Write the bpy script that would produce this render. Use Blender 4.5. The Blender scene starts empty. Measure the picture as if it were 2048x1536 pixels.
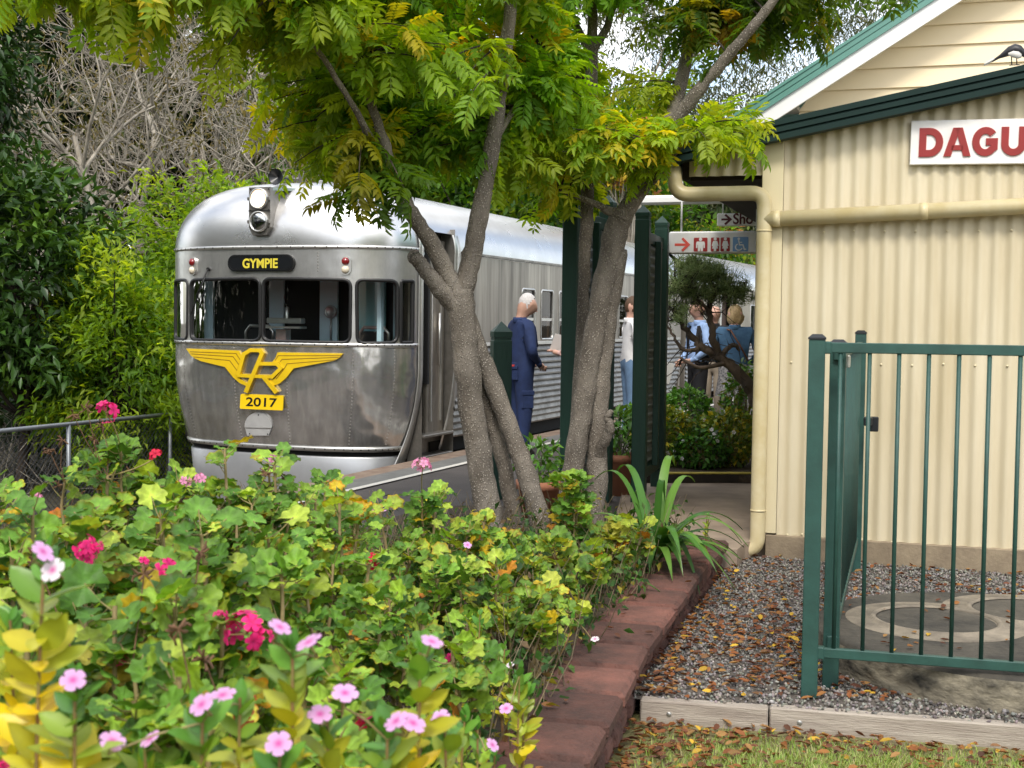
import bpy, bmesh, math, random
import numpy as np
from mathutils import Vector, Matrix
from mathutils.geometry import delaunay_2d_cdt
random.seed(7)
rng = np.random.default_rng(11)
S = bpy.context.scene
COL = S.collection
R = math.radians

# ------------------------------------------------------------------ camera
F = 2600.0
EYE = Vector((0, 0, 1.42))
PITCH, ROLL = math.atan(125 / F), 0.012
fwd = Vector((0, math.cos(PITCH), -math.sin(PITCH)))
up0 = Vector((0, math.sin(PITCH), math.cos(PITCH)))
rt0 = Vector((1, 0, 0))
RT = (math.cos(ROLL) * rt0 + math.sin(ROLL) * up0)
UP = (-math.sin(ROLL) * rt0 + math.cos(ROLL) * up0)
cd = bpy.data.cameras.new('camera')
cam = bpy.data.objects.new('camera', cd)
COL.objects.link(cam)
S.camera = cam
cam.matrix_world = Matrix(((RT.x, UP.x, -fwd.x, EYE.x), (RT.y, UP.y, -fwd.y, EYE.y), (RT.z, UP.z, -fwd.z, EYE.z), (0, 0, 0, 1)))
cd.sensor_width = 36
cd.lens = 36 * F / 2048
cd.clip_start, cd.clip_end = 0.1, 2000
cd.dof.use_dof = True
cd.dof.focus_distance = 9.5
cd.dof.aperture_fstop = 9.0


def ray(px, py):                      # measured photo pixel -> direction
    return fwd + RT * ((px - 1024) / F) - UP * ((py - 768) / F)


def at(px, py, Y):                    # point on that line at distance Y in front
    d = ray(px, py)
    return EYE + d * (Y / d.y)


def onz(px, py, z):                   # ... at height z
    d = ray(px, py)
    return EYE + d * ((z - EYE.z) / d.z)


def onplane(px, py, P, n):
    d = ray(px, py)
    return EYE + d * ((P - EYE).dot(n) / d.dot(n))


# ------------------------------------------------------------------ objects
def link(o):
    COL.objects.link(o)
    return o


def tag(o, label=None, cat=None, group=None, kind=None):
    if label: o['label'] = label
    if cat: o['category'] = cat
    if group: o['group'] = group
    if kind: o['kind'] = kind
    return o


def thing(name, label, cat, loc=(0, 0, 0), rz=0.0, group=None):
    o = link(bpy.data.objects.new(name, None))
    o.empty_display_size = 0.1
    o.location = loc
    o.rotation_euler = (0, 0, rz)
    return tag(o, label, cat, group)


def obj(name, me, parent=None):
    o = link(bpy.data.objects.new(name, me))
    if parent is not None: o.parent = parent
    return o


class MB:
    """collects shapes into one mesh"""
    def __init__(s):
        s.v, s.f, s.m, s.sm, s.c = [], [], [], [], []

    def add(s, verts, faces, m=0, smooth=False, col=None):
        b = len(s.v)
        s.v += [tuple(p) for p in verts]
        s.f += [tuple(b + i for i in f) for f in faces]
        s.m += [m] * len(faces)
        s.sm += [smooth] * len(faces)
        if col is not None:
            while len(s.c) < b: s.c.append((1, 1, 1, 1))
            s.c += [tuple(col)] * len(verts)
        return s

    def box(s, c, size, rz=0, m=0, bev=0.0, col=None):
        hx, hy, hz = size[0] / 2, size[1] / 2, size[2] / 2
        cs, sn = math.cos(rz), math.sin(rz)
        if bev <= 0:
            P = [(x, y, z) for z in (-hz, hz) for x, y in ((-hx, -hy), (hx, -hy), (hx, hy), (-hx, hy))]
            Fc = [(3, 2, 1, 0), (4, 5, 6, 7), (0, 1, 5, 4), (1, 2, 6, 5), (2, 3, 7, 6), (3, 0, 4, 7)]
        else:
            b = min(bev, hx * .95, hy * .95, hz * .95)
            P, rings = [], [(-hz, b), (-hz + b, 0), (hz - b, 0), (hz, b)]
            for z, i in rings:
                x, y = hx - i, hy - i
                k = b if i == 0 else b * .3
                P += [(-x + k, -y, z), (x - k, -y, z), (x, -y + k, z), (x, y - k, z), (x - k, y, z), (-x + k, y, z), (-x, y - k, z), (-x, -y + k, z)]
            Fc = [tuple(range(7, -1, -1)), tuple(range(24, 32))]
            for r in range(3):
                for i in range(8):
                    j = (i + 1) % 8
                    Fc.append((r * 8 + i, r * 8 + j, r * 8 + 8 + j, r * 8 + 8 + i))
        V = [(c[0] + x * cs - y * sn, c[1] + x * sn + y * cs, c[2] + z) for x, y, z in P]
        return s.add(V, Fc, m, False, col)

    def prism(s, poly, ax, off, m=0, smooth=False):
        """poly: list of 3D points (planar loop); extruded by vector off"""
        n = len(poly)
        off = Vector(off)
        V = [Vector(p) for p in poly] + [Vector(p) + off for p in poly]
        Fc = [tuple(range(n - 1, -1, -1)), tuple(range(n, 2 * n))] + [(i, (i + 1) % n, n + (i + 1) % n, n + i) for i in range(n)]
        return s.add(V, Fc, m, smooth)

    def tube(s, pts, rad, k=8, m=0, caps=True, col=None):
        pts = [Vector(p) for p in pts]
        n = len(pts)
        if not hasattr(rad, '__len__'): rad = [rad] * n
        V = []
        nrm = None
        for i in range(n):
            t = (pts[min(i + 1, n - 1)] - pts[max(i - 1, 0)])
            if t.length < 1e-9: t = Vector((0, 0, 1))
            t.normalize()
            if nrm is None:
                a = Vector((0, 0, 1)) if abs(t.z) < .9 else Vector((1, 0, 0))
                nrm = t.cross(a).normalized()
            else:
                nrm = (nrm - t * nrm.dot(t))
                nrm = nrm.normalized() if nrm.length > 1e-6 else t.orthogonal().normalized()
            bn = t.cross(nrm)
            for j in range(k):
                a = 2 * math.pi * j / k
                V.append(pts[i] + (nrm * math.cos(a) + bn * math.sin(a)) * rad[i])
        Fc = []
        for i in range(n - 1):
            for j in range(k):
                j2 = (j + 1) % k
                Fc.append((i * k + j, i * k + j2, i * k + k + j2, i * k + k + j))
        s.add(V, Fc, m, True, col)
        if caps:
            b = len(s.v) - len(V)
            s.f += [tuple(b + i for i in range(k - 1, -1, -1)), tuple(b + (n - 1) * k + i for i in range(k))]
            s.m += [m, m]
            s.sm += [False, False]
        return s

    def lathe(s, prof, c=(0, 0, 0), k=24, m=0, M=None, smooth=True):
        """prof list of (r,z)"""
        V = []
        for r, z in prof:
            for j in range(k):
                a = 2 * math.pi * j / k
                p = Vector((r * math.cos(a), r * math.sin(a), z))
                if M is not None: p = M @ p
                V.append(p + Vector(c))
        Fc = []
        for i in range(len(prof) - 1):
            for j in range(k):
                j2 = (j + 1) % k
                Fc.append((i * k + j, i * k + j2, i * k + k + j2, i * k + k + j))
        return s.add(V, Fc, m, smooth)

    def mesh(s, name, mats):
        me = bpy.data.meshes.new(name)
        me.from_pydata(s.v, [], s.f)
        for mt in (mats if isinstance(mats, (list, tuple)) else [mats]): me.materials.append(mt)
        me.polygons.foreach_set('material_index', s.m)
        me.polygons.foreach_set('use_smooth', s.sm)
        if s.c:
            while len(s.c) < len(s.v): s.c.append((1, 1, 1, 1))
            a = me.color_attributes.new('Col', 'FLOAT_COLOR', 'POINT')
            a.data.foreach_set('color', np.array(s.c, np.float32).ravel())
        me.validate()
        me.update()
        return me

    def build(s, name, mats, parent=None):
        return obj(name, s.mesh(name, mats), parent)


def npmesh(name, V, faces, mats, col=None, smooth=False, mi=None):
    """V (n,3); faces list of (m,k) int arrays"""
    me = bpy.data.meshes.new(name)
    V = np.asarray(V, np.float32)
    me.vertices.add(len(V))
    me.vertices.foreach_set('co', V.ravel())
    faces = [np.asarray(f, np.int32) for f in faces if len(f)]
    loops = np.concatenate([f.ravel() for f in faces])
    tot = np.concatenate([np.full(len(f), f.shape[1], np.int32) for f in faces])
    st = np.concatenate([[0], np.cumsum(tot)[:-1]]).astype(np.int32)
    me.loops.add(len(loops))
    me.loops.foreach_set('vertex_index', loops)
    me.polygons.add(len(tot))
    me.polygons.foreach_set('loop_start', st)
    me.polygons.foreach_set('loop_total', tot)
    if smooth: me.polygons.foreach_set('use_smooth', np.ones(len(tot), bool))
    for mt in (mats if isinstance(mats, (list, tuple)) else [mats]): me.materials.append(mt)
    if mi is not None: me.polygons.foreach_set('material_index', np.asarray(mi, np.int32))
    if col is not None:
        col = np.asarray(col, np.float32)
        if col.shape[1] == 3: col = np.concatenate([col, np.ones((len(col), 1), np.float32)], 1)
        a = me.color_attributes.new('Col', 'FLOAT_COLOR', 'POINT')
        a.data.foreach_set('color', col.ravel())
    me.update(calc_edges=True)
    return me


def norm(a):
    return a / np.maximum(np.linalg.norm(a, axis=-1, keepdims=True), 1e-9)


def frames(d, upv):
    """rotation matrices (N,3,3) with columns x=side, y=d, z=normal from directions d and approximate normals"""
    d = norm(d)
    x = norm(np.cross(d, upv))
    z = np.cross(x, d)
    return np.stack([x, d, z], -1)


def scatter(tv, tf, P, Rm, sc, cols, shade=None):
    """instances a template (tv verts, tf list of face arrays) -> V, faces, cols"""
    n, k = len(P), len(tv)
    sc = np.asarray(sc, float)
    if sc.ndim == 1: sc = np.repeat(sc[:, None], 3, 1)
    loc = tv[None] * sc[:, None, :]
    V = np.einsum('nij,nkj->nki', Rm, loc) + P[:, None, :]
    off = (np.arange(n) * k)[:, None, None]
    fs = [(f[None] + off).reshape(-1, f.shape[1]) for f in tf]
    C = np.repeat(cols[:, None, :], k, 1)
    if shade is not None: C = C * shade[None, :, None]
    return V.reshape(-1, 3), fs, C.reshape(-1, 3)


def merge(parts):
    Vs, Fs, Cs, b = [], {}, [], 0
    for V, fs, C in parts:
        Vs.append(V); Cs.append(C)
        for f in fs: Fs.setdefault(f.shape[1], []).append(f + b)
        b += len(V)
    return np.concatenate(Vs), [np.concatenate(x) for x in Fs.values()], np.concatenate(Cs)


def nptubes(paths, k=3):
    """paths: list of (pts (n,3), radii (n,)) all simple tubes -> V, [quads]"""
    by = {}
    for p, r in paths: by.setdefault(len(p), []).append((p, r))
    Vs, Fs, b = [], [], 0
    for n, lst in by.items():
        P = np.array([x[0] for x in lst], float); Rr = np.array([x[1] for x in lst], float)
        T = np.empty_like(P)
        T[:, 1:-1] = P[:, 2:] - P[:, :-2]; T[:, 0] = P[:, 1] - P[:, 0]; T[:, -1] = P[:, -1] - P[:, -2]
        T = norm(T)
        ref = np.where(np.abs(T[:, :1, 2:3]) < .9, np.array([0, 0, 1.0]), np.array([1.0, 0, 0]))
        A = norm(np.cross(T, np.broadcast_to(ref, T.shape)))
        B = np.cross(T, A)
        ang = np.arange(k) * 2 * np.pi / k
        ring = A[:, :, None] * np.cos(ang)[None, None, :, None] + B[:, :, None] * np.sin(ang)[None, None, :, None]
        V = P[:, :, None] + ring * Rr[:, :, None, None]
        m = len(lst)
        i, j = np.meshgrid(np.arange(n - 1), np.arange(k), indexing='ij')
        q = np.stack([i * k + j, i * k + (j + 1) % k, (i + 1) * k + (j + 1) % k, (i + 1) * k + j], -1).reshape(-1, 4)
        Fs.append((q[None] + (np.arange(m) * n * k)[:, None, None]).reshape(-1, 4) + b)
        Vs.append(V.reshape(-1, 3)); b += m * n * k
    return np.concatenate(Vs), [np.concatenate(Fs)]


# ------------------------------------------------------------------ materials
def mat(name, col, rough=.6, metal=0., var=0., vs=4., col2=None, bump=0., bs=60., attr=False, transl=0., tcol=None,
        stretch=(1, 1, 1), spec=.5, coat=0., emit=None, estr=0., detail=5., blk=False):
    m = bpy.data.materials.new(name)
    m.use_nodes = True
    nt = m.node_tree
    N, L = nt.nodes, nt.links
    b = N['Principled BSDF']
    out = N['Material Output']
    b.inputs['Roughness'].default_value = rough
    b.inputs['Metallic'].default_value = metal
    b.inputs['Specular IOR Level'].default_value = spec
    b.inputs['Coat Weight'].default_value = coat
    c4 = (*col, 1)
    src = None
    if attr:
        a = N.new('ShaderNodeVertexColor'); a.layer_name = 'Col'
        src = a.outputs['Color']
    if var or col2 or bump:
        tc = N.new('ShaderNodeTexCoord')
        mp = N.new('ShaderNodeMapping'); mp.inputs['Scale'].default_value = stretch
        L.new(tc.outputs['Object'], mp.inputs['Vector'])
    if var or col2:
        nz = N.new('ShaderNodeTexNoise'); nz.inputs['Scale'].default_value = vs; nz.inputs['Detail'].default_value = detail
        nz.inputs['Roughness'].default_value = .62
        L.new(mp.outputs['Vector'], nz.inputs['Vector'])
        rp = N.new('ShaderNodeMapRange'); rp.inputs['From Min'].default_value = .32; rp.inputs['From Max'].default_value = .68
        L.new(nz.outputs['Fac'], rp.inputs['Value'])
        mx = N.new('ShaderNodeMix'); mx.data_type = 'RGBA'
        L.new(rp.outputs['Result'], mx.inputs['Factor'])
        c2 = col2 if col2 else tuple(c * (1 - var) for c in col)
        mx.inputs[6].default_value = c4; mx.inputs[7].default_value = (*c2, 1)
        if src is not None:
            mx.blend_type = 'MULTIPLY'; mx.inputs['Factor'].default_value = 1
            mx2 = N.new('ShaderNodeMix'); mx2.data_type = 'RGBA'
            L.new(rp.outputs['Result'], mx2.inputs['Factor'])
            mx2.inputs[6].default_value = (1, 1, 1, 1); mx2.inputs[7].default_value = (1 - var, 1 - var, 1 - var, 1)
            for l in list(mx.inputs['Factor'].links): L.remove(l)
            L.new(src, mx.inputs[6]); L.new(mx2.outputs[2], mx.inputs[7])
        src = mx.outputs[2]
    if blk:                                # each block has its own tone
        a = N.new('ShaderNodeVertexColor'); a.layer_name = 'Col'
        mm = N.new('ShaderNodeMix'); mm.data_type = 'RGBA'; mm.blend_type = 'MULTIPLY'; mm.inputs['Factor'].default_value = 1
        L.new(src, mm.inputs[6]); L.new(a.outputs['Color'], mm.inputs[7]); src = mm.outputs[2]
    if src is not None: L.new(src, b.inputs['Base Color'])
    else: b.inputs['Base Color'].default_value = c4
    if bump:
        n2 = N.new('ShaderNodeTexNoise'); n2.inputs['Scale'].default_value = bs; n2.inputs['Detail'].default_value = 4
        L.new(mp.outputs['Vector'], n2.inputs['Vector'])
        bp = N.new('ShaderNodeBump'); bp.inputs['Strength'].default_value = 1; bp.inputs['Distance'].default_value = bump
        L.new(n2.outputs['Fac'], bp.inputs['Height'])
        L.new(bp.outputs['Normal'], b.inputs['Normal'])
    if transl:
        t = N.new('ShaderNodeBsdfTranslucent')
        if src is not None:
            hs = N.new('ShaderNodeMix'); hs.data_type = 'RGBA'; hs.blend_type = 'MULTIPLY'; hs.inputs['Factor'].default_value = 1
            L.new(src, hs.inputs[6]); hs.inputs[7].default_value = (*(tcol or (1.5, 1.4, .5)), 1)
            L.new(hs.outputs[2], t.inputs['Color'])
        else: t.inputs['Color'].default_value = (*[min(1, a * b_) for a, b_ in zip(col, tcol or (1.5, 1.4, .5))], 1)
        ms = N.new('ShaderNodeMixShader'); ms.inputs['Fac'].default_value = transl
        L.new(b.outputs['BSDF'], ms.inputs[1]); L.new(t.outputs['BSDF'], ms.inputs[2])
        L.new(ms.outputs['Shader'], out.inputs['Surface'])
    if emit:
        b.inputs['Emission Color'].default_value = (*emit, 1); b.inputs['Emission Strength'].default_value = estr
    return m


# ------------------------------------------------------------------ light
SUN_EL, SUN_AZ = R(50), R(186)          # azimuth clockwise from +Y: behind the camera, a little to its left
w = bpy.data.worlds.new('World'); S.world = w; w.use_nodes = True
nt = w.node_tree; N, L = nt.nodes, nt.links
bg = N['Background']
sky = N.new('ShaderNodeTexSky'); sky.sky_type = 'NISHITA'; sky.sun_disc = False
sky.sun_elevation, sky.sun_rotation = SUN_EL, SUN_AZ
sky.air_density, sky.dust_density = 1.0, 1.5
tc = N.new('ShaderNodeTexCoord'); mp = N.new('ShaderNodeMapping'); mp.inputs['Scale'].default_value = (1.2, 1.2, 2.2)
nz = N.new('ShaderNodeTexNoise'); nz.inputs['Scale'].default_value = 2.3; nz.inputs['Detail'].default_value = 7; nz.inputs['Roughness'].default_value = .55
rp = N.new('ShaderNodeMapRange'); rp.inputs['From Min'].default_value = .38; rp.inputs['From Max'].default_value = .58
L.new(tc.outputs['Generated'], mp.inputs['Vector']); L.new(mp.outputs['Vector'], nz.inputs['Vector']); L.new(nz.outputs['Fac'], rp.inputs['Value'])
mx = N.new('ShaderNodeMix'); mx.data_type = 'RGBA'
L.new(rp.outputs['Result'], mx.inputs['Factor']); L.new(sky.outputs['Color'], mx.inputs[6]); mx.inputs[7].default_value = (8.4, 8.3, 8.1, 1)
L.new(mx.outputs[2], bg.inputs['Color'])
bg.inputs['Strength'].default_value = .15
sl = bpy.data.lights.new('sun', 'SUN'); sl.energy = 1.5; sl.angle = R(14); sl.color = (1, .95, .86)
so = link(bpy.data.objects.new('sun', sl))
sd = Vector((math.sin(SUN_AZ) * math.cos(SUN_EL), math.cos(SUN_AZ) * math.cos(SUN_EL), math.sin(SUN_EL)))
so.rotation_euler = sd.to_track_quat('Z', 'Y').to_euler()
so.location = sd * 60
vs = S.view_settings
S.display_settings.display_device = 'sRGB'
vs.view_transform, vs.look, vs.exposure, vs.gamma = 'Standard', 'None', .85, 1
S.cycles.max_bounces = 7; S.cycles.diffuse_bounces = 3; S.cycles.glossy_bounces = 4; S.cycles.transmission_bounces = 5
S.cycles.transparent_max_bounces = 8; S.cycles.sample_clamp_indirect = 6
S.cycles.caustics_reflective = S.cycles.caustics_refractive = False
# ================================================================== setting: ground, platform, bed, path
M_earth = mat('bare_earth', (.07, .06, .035), .95, var=.5, vs=2, bump=.02, bs=8)
M_asph = mat('asphalt', (.055, .048, .045), .9, col2=(.085, .075, .07), vs=1.3, bump=.004, bs=180)
M_line = mat('line_paint', (.66, .64, .58), .7, var=.25, vs=30)
M_cope = mat('coping_stone', (.16, .10, .07), .85, col2=(.26, .2, .15), vs=6, bump=.004, bs=60)
M_copegrey = mat('coping_grey', (.17, .17, .16), .85, var=.3, vs=8, bump=.003, bs=90)
M_conc = mat('path_concrete', (.40, .31, .23), .75, col2=(.22, .17, .13), vs=2.5, bump=.003, bs=60)
M_soil = mat('bed_soil', (.035, .024, .016), .95, col2=(.09, .065, .04), vs=25, bump=.02, bs=40)
M_dirt = mat('gravel_dirt', (.13, .11, .09), .95, col2=(.06, .05, .045), vs=30, bump=.01, bs=90)
M_lawn = mat('lawn_soil', (.2, .2, .07), .95, col2=(.15, .12, .06), vs=5, bump=.012, bs=60)
M_yellow = mat('yellow_paint', (.62, .5, .09), .6, var=.3, vs=20)
M_darkw = mat('dark_timber', (.03, .022, .016), .8, var=.4, vs=10)

OT = Vector((-2.28, 13.79, 0)); TA = R(22.1)            # railcar datum and heading
TD = Vector((math.sin(TA), math.cos(TA), 0)); TE = Vector((math.cos(TA), -math.sin(TA), 0))


def tw(lat, t, z=0.):
    return OT + TE * lat + TD * t + Vector((0, 0, z))


def sheet(name, pts, z, m, zb=None, kind='structure', skirt=True):
    mb = MB()
    top = [(p[0], p[1], z) for p in pts]
    a = sum(top[i][0] * top[(i + 1) % len(top)][1] - top[(i + 1) % len(top)][0] * top[i][1] for i in range(len(top)))
    if a < 0: top.reverse()
    n = len(top)
    if zb is None: mb.add(top, [tuple(range(n))])
    else: mb.prism([(x, y, zb) for x, y, _ in top], None, (0, 0, z - zb))
    o = mb.build(name, m); o['kind'] = kind
    return o


G = -1.05
mb = MB(); s_ = 600
mb.add([(-s_, -s_, G), (s_, -s_, G), (s_, s_, G), (-s_, s_, G)], [(0, 1, 2, 3)])
mb.build('ground', M_earth)['kind'] = 'structure'
# retaining wall line (top right edge, near -> far)
WL = [Vector((-.62, 0)), Vector((-.3, 1.5)), Vector((.02, 2.8)), Vector((.25, 3.92)), Vector((.583, 5.36)), Vector((1.0, 6.85)), Vector((1.362, 8.03))]
wallA = onz(1512, 1112, -.1)             # shed corner
WX = Vector((math.cos(R(18)), -math.sin(R(18)), 0)); WN = Vector((-math.sin(R(18)), -math.cos(R(18)), 0))
edge = [(p.x, p.y) for p in WL]
c0 = tw(1.47, -22); c1 = tw(1.47, 60)
sheet('platform', [(c0.x, c0.y), (c1.x, c1.y), (60, 60), (60, 9.5), (wallA.x + .3, wallA.y + .4), (1.46, 8.5), (1.2, 8.25), (1.05, 8.0)] + [(x - .24, y) for x, y in edge[::-1][1:]] + [(-.86, -9)], 0, M_asph, G)
for lat0, lat1, z, m, nm in ((1.455, 1.72, .004, M_cope, 'platform_coping'), (1.72, 2.0, .008, M_copegrey, 'platform_edge_strip'), (2.0, 2.075, .012, M_line, 'platform_line')):
    q = [tw(lat0, -22), tw(lat0, 60), tw(lat1, 60), tw(lat1, -22)]
    sheet(nm, [(p.x, p.y) for p in q], z, m)
# track bed
q = [tw(-2.2, -40), tw(-2.2, 80), tw(1.46, 80), tw(1.46, -40)]
sheet('track_bed', [(p.x, p.y) for p in q], G + .08, mat('ballast', (.12, .1, .085), .95, var=.5, vs=40, bump=.03, bs=30))
# concrete path between bed and shed
PZ = .012
sheet('concrete_path', [(1.42, 8.07), (1.52, 8.34), (wallA.x + .3, wallA.y + .3), (2.6, 11.55), (1.05, 11.75), (.75, 9.3), (.9, 8.2)], PZ, M_conc, -.25)
# garden bed soil
bed = [(p.x - .25, p.y) for p in WL] + [(1.25, 8.25), (.6, 9.6), (-.6, 9.6), (-1.4, 7.3), (-1.7, 4.5), (-2.0, 1.2), (-1.8, 0)]
sheet('garden_bed', bed, .05, M_soil)
# far bed behind the path
fb = [onz(1262, 958, 0), onz(1500, 970, 0), Vector((4.0, 11.2, 0)), Vector((4.6, 13.6, 0)), Vector((1.35, 14.0, 0))]
sheet('far_garden_bed', [(p.x, p.y) for p in fb], .08, M_soil, .02)
# lawn and gravel
sheet('lawn', [(x - .2, y) for x, y in edge] + [(1.36, 8.03), (1.6, 8.4), (3.2, 8.4), (40, 9), (40, -12), (-.62, -12)], -.19, M_lawn)
gl = [onz(1310, 1398, -.1), onz(2048, 1452, -.1)]
gd = (gl[1] - gl[0])
gr_pts = [(gl[0].x - .1, gl[0].y + .02), (WL[5].x - .02, 6.85), (1.36, 8.05), (1.60, 8.50), (5.2, 7.45), (5.2, gl[0].y + .02 + gd.y / gd.x * (5.2 - gl[0].x))]
sheet('gravel_base', gr_pts, -.105, M_dirt)


# ------------------------------------------------------------------ red block retaining wall
M_block = mat('red_block', (.19, .085, .065), .95, col2=(.06, .036, .03), vs=5, detail=12, bump=.012, bs=60, blk=True)
M_cap = mat('red_cap', (.20, .082, .060), .95, col2=(.05, .03, .025), vs=3.6, detail=12, bump=.012, bs=55, blk=True)
rw = thing('retaining_wall', 'low wall of rough red blocks with flat cap edging the flower bed', 'retaining wall', (0, 0, 0))
capm, crs = MB(), MB()
seg = []
for a, b in zip(WL, WL[1:]):
    n = max(1, round((b - a).length / .42))
    for i in range(n): seg.append((a + (b - a) * (i / n), a + (b - a) * ((i + 1) / n)))
for i, (a, b) in enumerate(seg):
    d = (b - a).normalized(); nr = Vector((d.y, -d.x)); rz = math.atan2(d.y, d.x)
    ln = (b - a).length
    c = (a + b) / 2 - nr * (.16 + random.uniform(-.003, .003))
    capm.box((c.x, c.y, .045 + random.uniform(-.003, .003)), (ln - .02, .32, .07), rz + random.uniform(-.008, .008), bev=.018, col=[random.uniform(.6, 1.15)] * 3 + [1])
    for row in range(3):
        z = -.03 - row * .093
        for h in (0, 1):
            u = .5 * h + (.25 if row % 2 else 0)
            p = a + (b - a) * (u + .25) - nr * (.15 + random.uniform(-.006, .006))
            crs.box((p.x, p.y, z - .008), (ln * .5 - .012, .22, .086), rz, bev=.02, col=[random.uniform(.55, 1.2)] * 3 + [1])
capm.build('wall_cap', M_cap, rw); crs.build('wall_block', M_block, rw)

# ------------------------------------------------------------------ timber sleepers edging
M_sleep = mat('weathered_timber', (.42, .37, .31), .85, col2=(.24, .2, .165), vs=3, stretch=(1, 14, 14), bump=.004, bs=20)
sdir = math.atan2(gd.y, gd.x)
M_screw = mat('screw_zinc', (.4, .4, .38), .4, .8)
e0 = gl[0] - gd.normalized() * .06
joint = onz(1538, 1412, -.1)
L1 = (joint - e0).length
for a, ln, nm in ((e0, L1, 'weathered grey timber sleeper, short one meeting the red wall'), (joint, 2.4, 'long weathered grey timber sleeper running under the green fence')):
    d = gd.normalized(); p = a + d * ln / 2
    th = thing('timber_sleeper', nm, 'timber edging', (p.x, p.y, -.15), sdir, 'timber sleepers edging the gravel')
    MB().box((0, -.0, 0), (ln - .006, .06, .105), 0, bev=.006).build('beam', M_sleep, th)
    for sx in (-ln / 2 + .12, ln / 2 - .75):
        sc = MB()
        sc.lathe([(.0, -.033), (.009, -.033), (.011, -.031), (.011, -.028)], (sx, 0, 0), 10, M=Matrix(((1, 0, 0), (0, 0, 1), (0, -1, 0))))
        sc.build('screw', M_screw, th)

# ------------------------------------------------------------------ gravel stones, fallen leaves, grass
M_stone = mat('gravel_stone', (1, 1, 1), .85, attr=True)
ico = bmesh.new(); bmesh.ops.create_icosphere(ico, subdivisions=1, radius=1)
iv = np.array([v.co[:] for v in ico.verts]); ifc = np.array([[v.index for v in f.verts] for f in ico.faces]); ico.free()


def rand_rot(n):
    q = norm(rng.normal(size=(n, 4)))
    w_, x, y, z = q.T
    return np.stack([np.stack([1 - 2 * (y * y + z * z), 2 * (x * y - z * w_), 2 * (x * z + y * w_)], -1),
                     np.stack([2 * (x * y + z * w_), 1 - 2 * (x * x + z * z), 2 * (y * z - x * w_)], -1),
                     np.stack([2 * (x * z - y * w_), 2 * (y * z + x * w_), 1 - 2 * (x * x + y * y)], -1)], -2)


def in_poly(P, poly):
    x, y = P[:, 0], P[:, 1]; r = np.zeros(len(P), bool); n = len(poly)
    for i in range(n):
        x0, y0 = poly[i]; x1, y1 = poly[(i + 1) % n]
        c = ((y0 > y) != (y1 > y))
        r ^= c & (x < (x1 - x0) * (y - y0) / (y1 - y0 + 1e-12) + x0)
    return r


n = 36000
P = np.stack([rng.uniform(.5, 3.6, n), rng.uniform(4.6, 8.6, n)], -1)
P = P[in_poly(P, gr_pts)]
n = len(P)
P3 = np.concatenate([P, rng.uniform(-.105, -.092, n)[:, None]], 1)
sc = rng.uniform(.0055, .0105, n)[:, None] * rng.uniform(.6, 1.2, (n, 3)) * np.array([1, 1, .7])
g = np.clip(rng.normal(.17, .07, n), .04, .42)[:, None] * np.array([[1.05, .97, .88]]) * rng.uniform(.9, 1.1, (n, 3))
V, fs, C = scatter(iv, [ifc], P3, rand_rot(n), sc, g)
tag(obj('gravel', npmesh('gravel', V, fs, M_stone, C)), 'grey crushed stone between the flower bed and the shed wall', 'gravel', kind='stuff')

# fallen leaf template: pointed oval, curled
lt = np.array([(0, 0, 0), (-.22, .3, .10), (.22, .3, .06), (-.2, .7, .12), (.2, .7, .1), (0, 1, .05), (0, .35, -.02), (0, .7, .0)])
lf = [np.array([(0, 6, 1), (0, 2, 6), (3, 7, 5), (7, 4, 5)]), np.array([(1, 6, 7, 3), (6, 2, 4, 7)])]
M_fallen = mat('fallen_leaf', (1, 1, 1), .75, attr=True, transl=.2, tcol=(1.2, .9, .5))
slab_c, slab_r = Vector((2.25, 5.85)), .84
pts = []
def put_leaves(n, x0, x1, y0, y1, z, fn):
    Q = np.stack([rng.uniform(x0, x1, n), rng.uniform(y0, y1, n)], -1)
    k = fn(Q) > rng.random(n)
    Q = Q[k]
    zz = z(Q) if callable(z) else np.full(len(Q), z)
    pts.append(np.concatenate([Q, (zz + rng.uniform(0, .012, len(Q)))[:, None]], 1))
wx = np.interp
WLy = np.array([p.y for p in WL]); WLx = np.array([p.x for p in WL])
def dens_gravel(Q):
    d = Q[:, 0] - np.interp(Q[:, 1], WLy, WLx)
    inn = in_poly(Q, gr_pts) & (np.hypot(Q[:, 0] - 2.25, Q[:, 1] - 5.85) > .86)
    near = np.exp(-((Q[:, 1] - 5.9) / 1.0) ** 2)
    pat = .55 + .45 * np.sin(Q[:, 0] * 9 + 2 * np.sin(Q[:, 1] * 5)) * np.sin(Q[:, 1] * 7 + Q[:, 0] * 3)
    ring = np.exp(-((np.hypot(Q[:, 0] - 2.25, Q[:, 1] - 5.85) - .9) / .1) ** 2)
    return inn * np.clip((.12 + .95 * near * pat + .5 * np.exp(-d / .12)) + ring, 0, 1)
put_leaves(7500, .5, 3.4, 5.2, 8.5, -.09, dens_gravel)
def dens_lawn(Q):
    d = Q[:, 0] - np.interp(Q[:, 1], WLy, WLx)
    sl = (gl[0].y + gd.y / gd.x * (Q[:, 0] - gl[0].x)) - .05 - Q[:, 1]
    return (d > -.05) * (sl > 0) * np.clip(.9 * np.exp(-sl / .16) + 1.0 * np.exp(-d / .3) + .06, 0, 1)
put_leaves(6500, .2, 3.0, 3.7, 5.4, -.178, dens_lawn)
put_leaves(60, 1.4, 3.0, 5.1, 6.6, .055, lambda Q: np.hypot(Q[:, 0] - 2.25, Q[:, 1] - 5.85) < .8)
put_leaves(260, -.2, 1.4, 3.0, 8.0, .085, lambda Q: ((np.interp(Q[:, 1], WLy, WLx) - Q[:, 0] > .03) & (np.interp(Q[:, 1], WLy, WLx) - Q[:, 0] < .3)) * .4)
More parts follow.
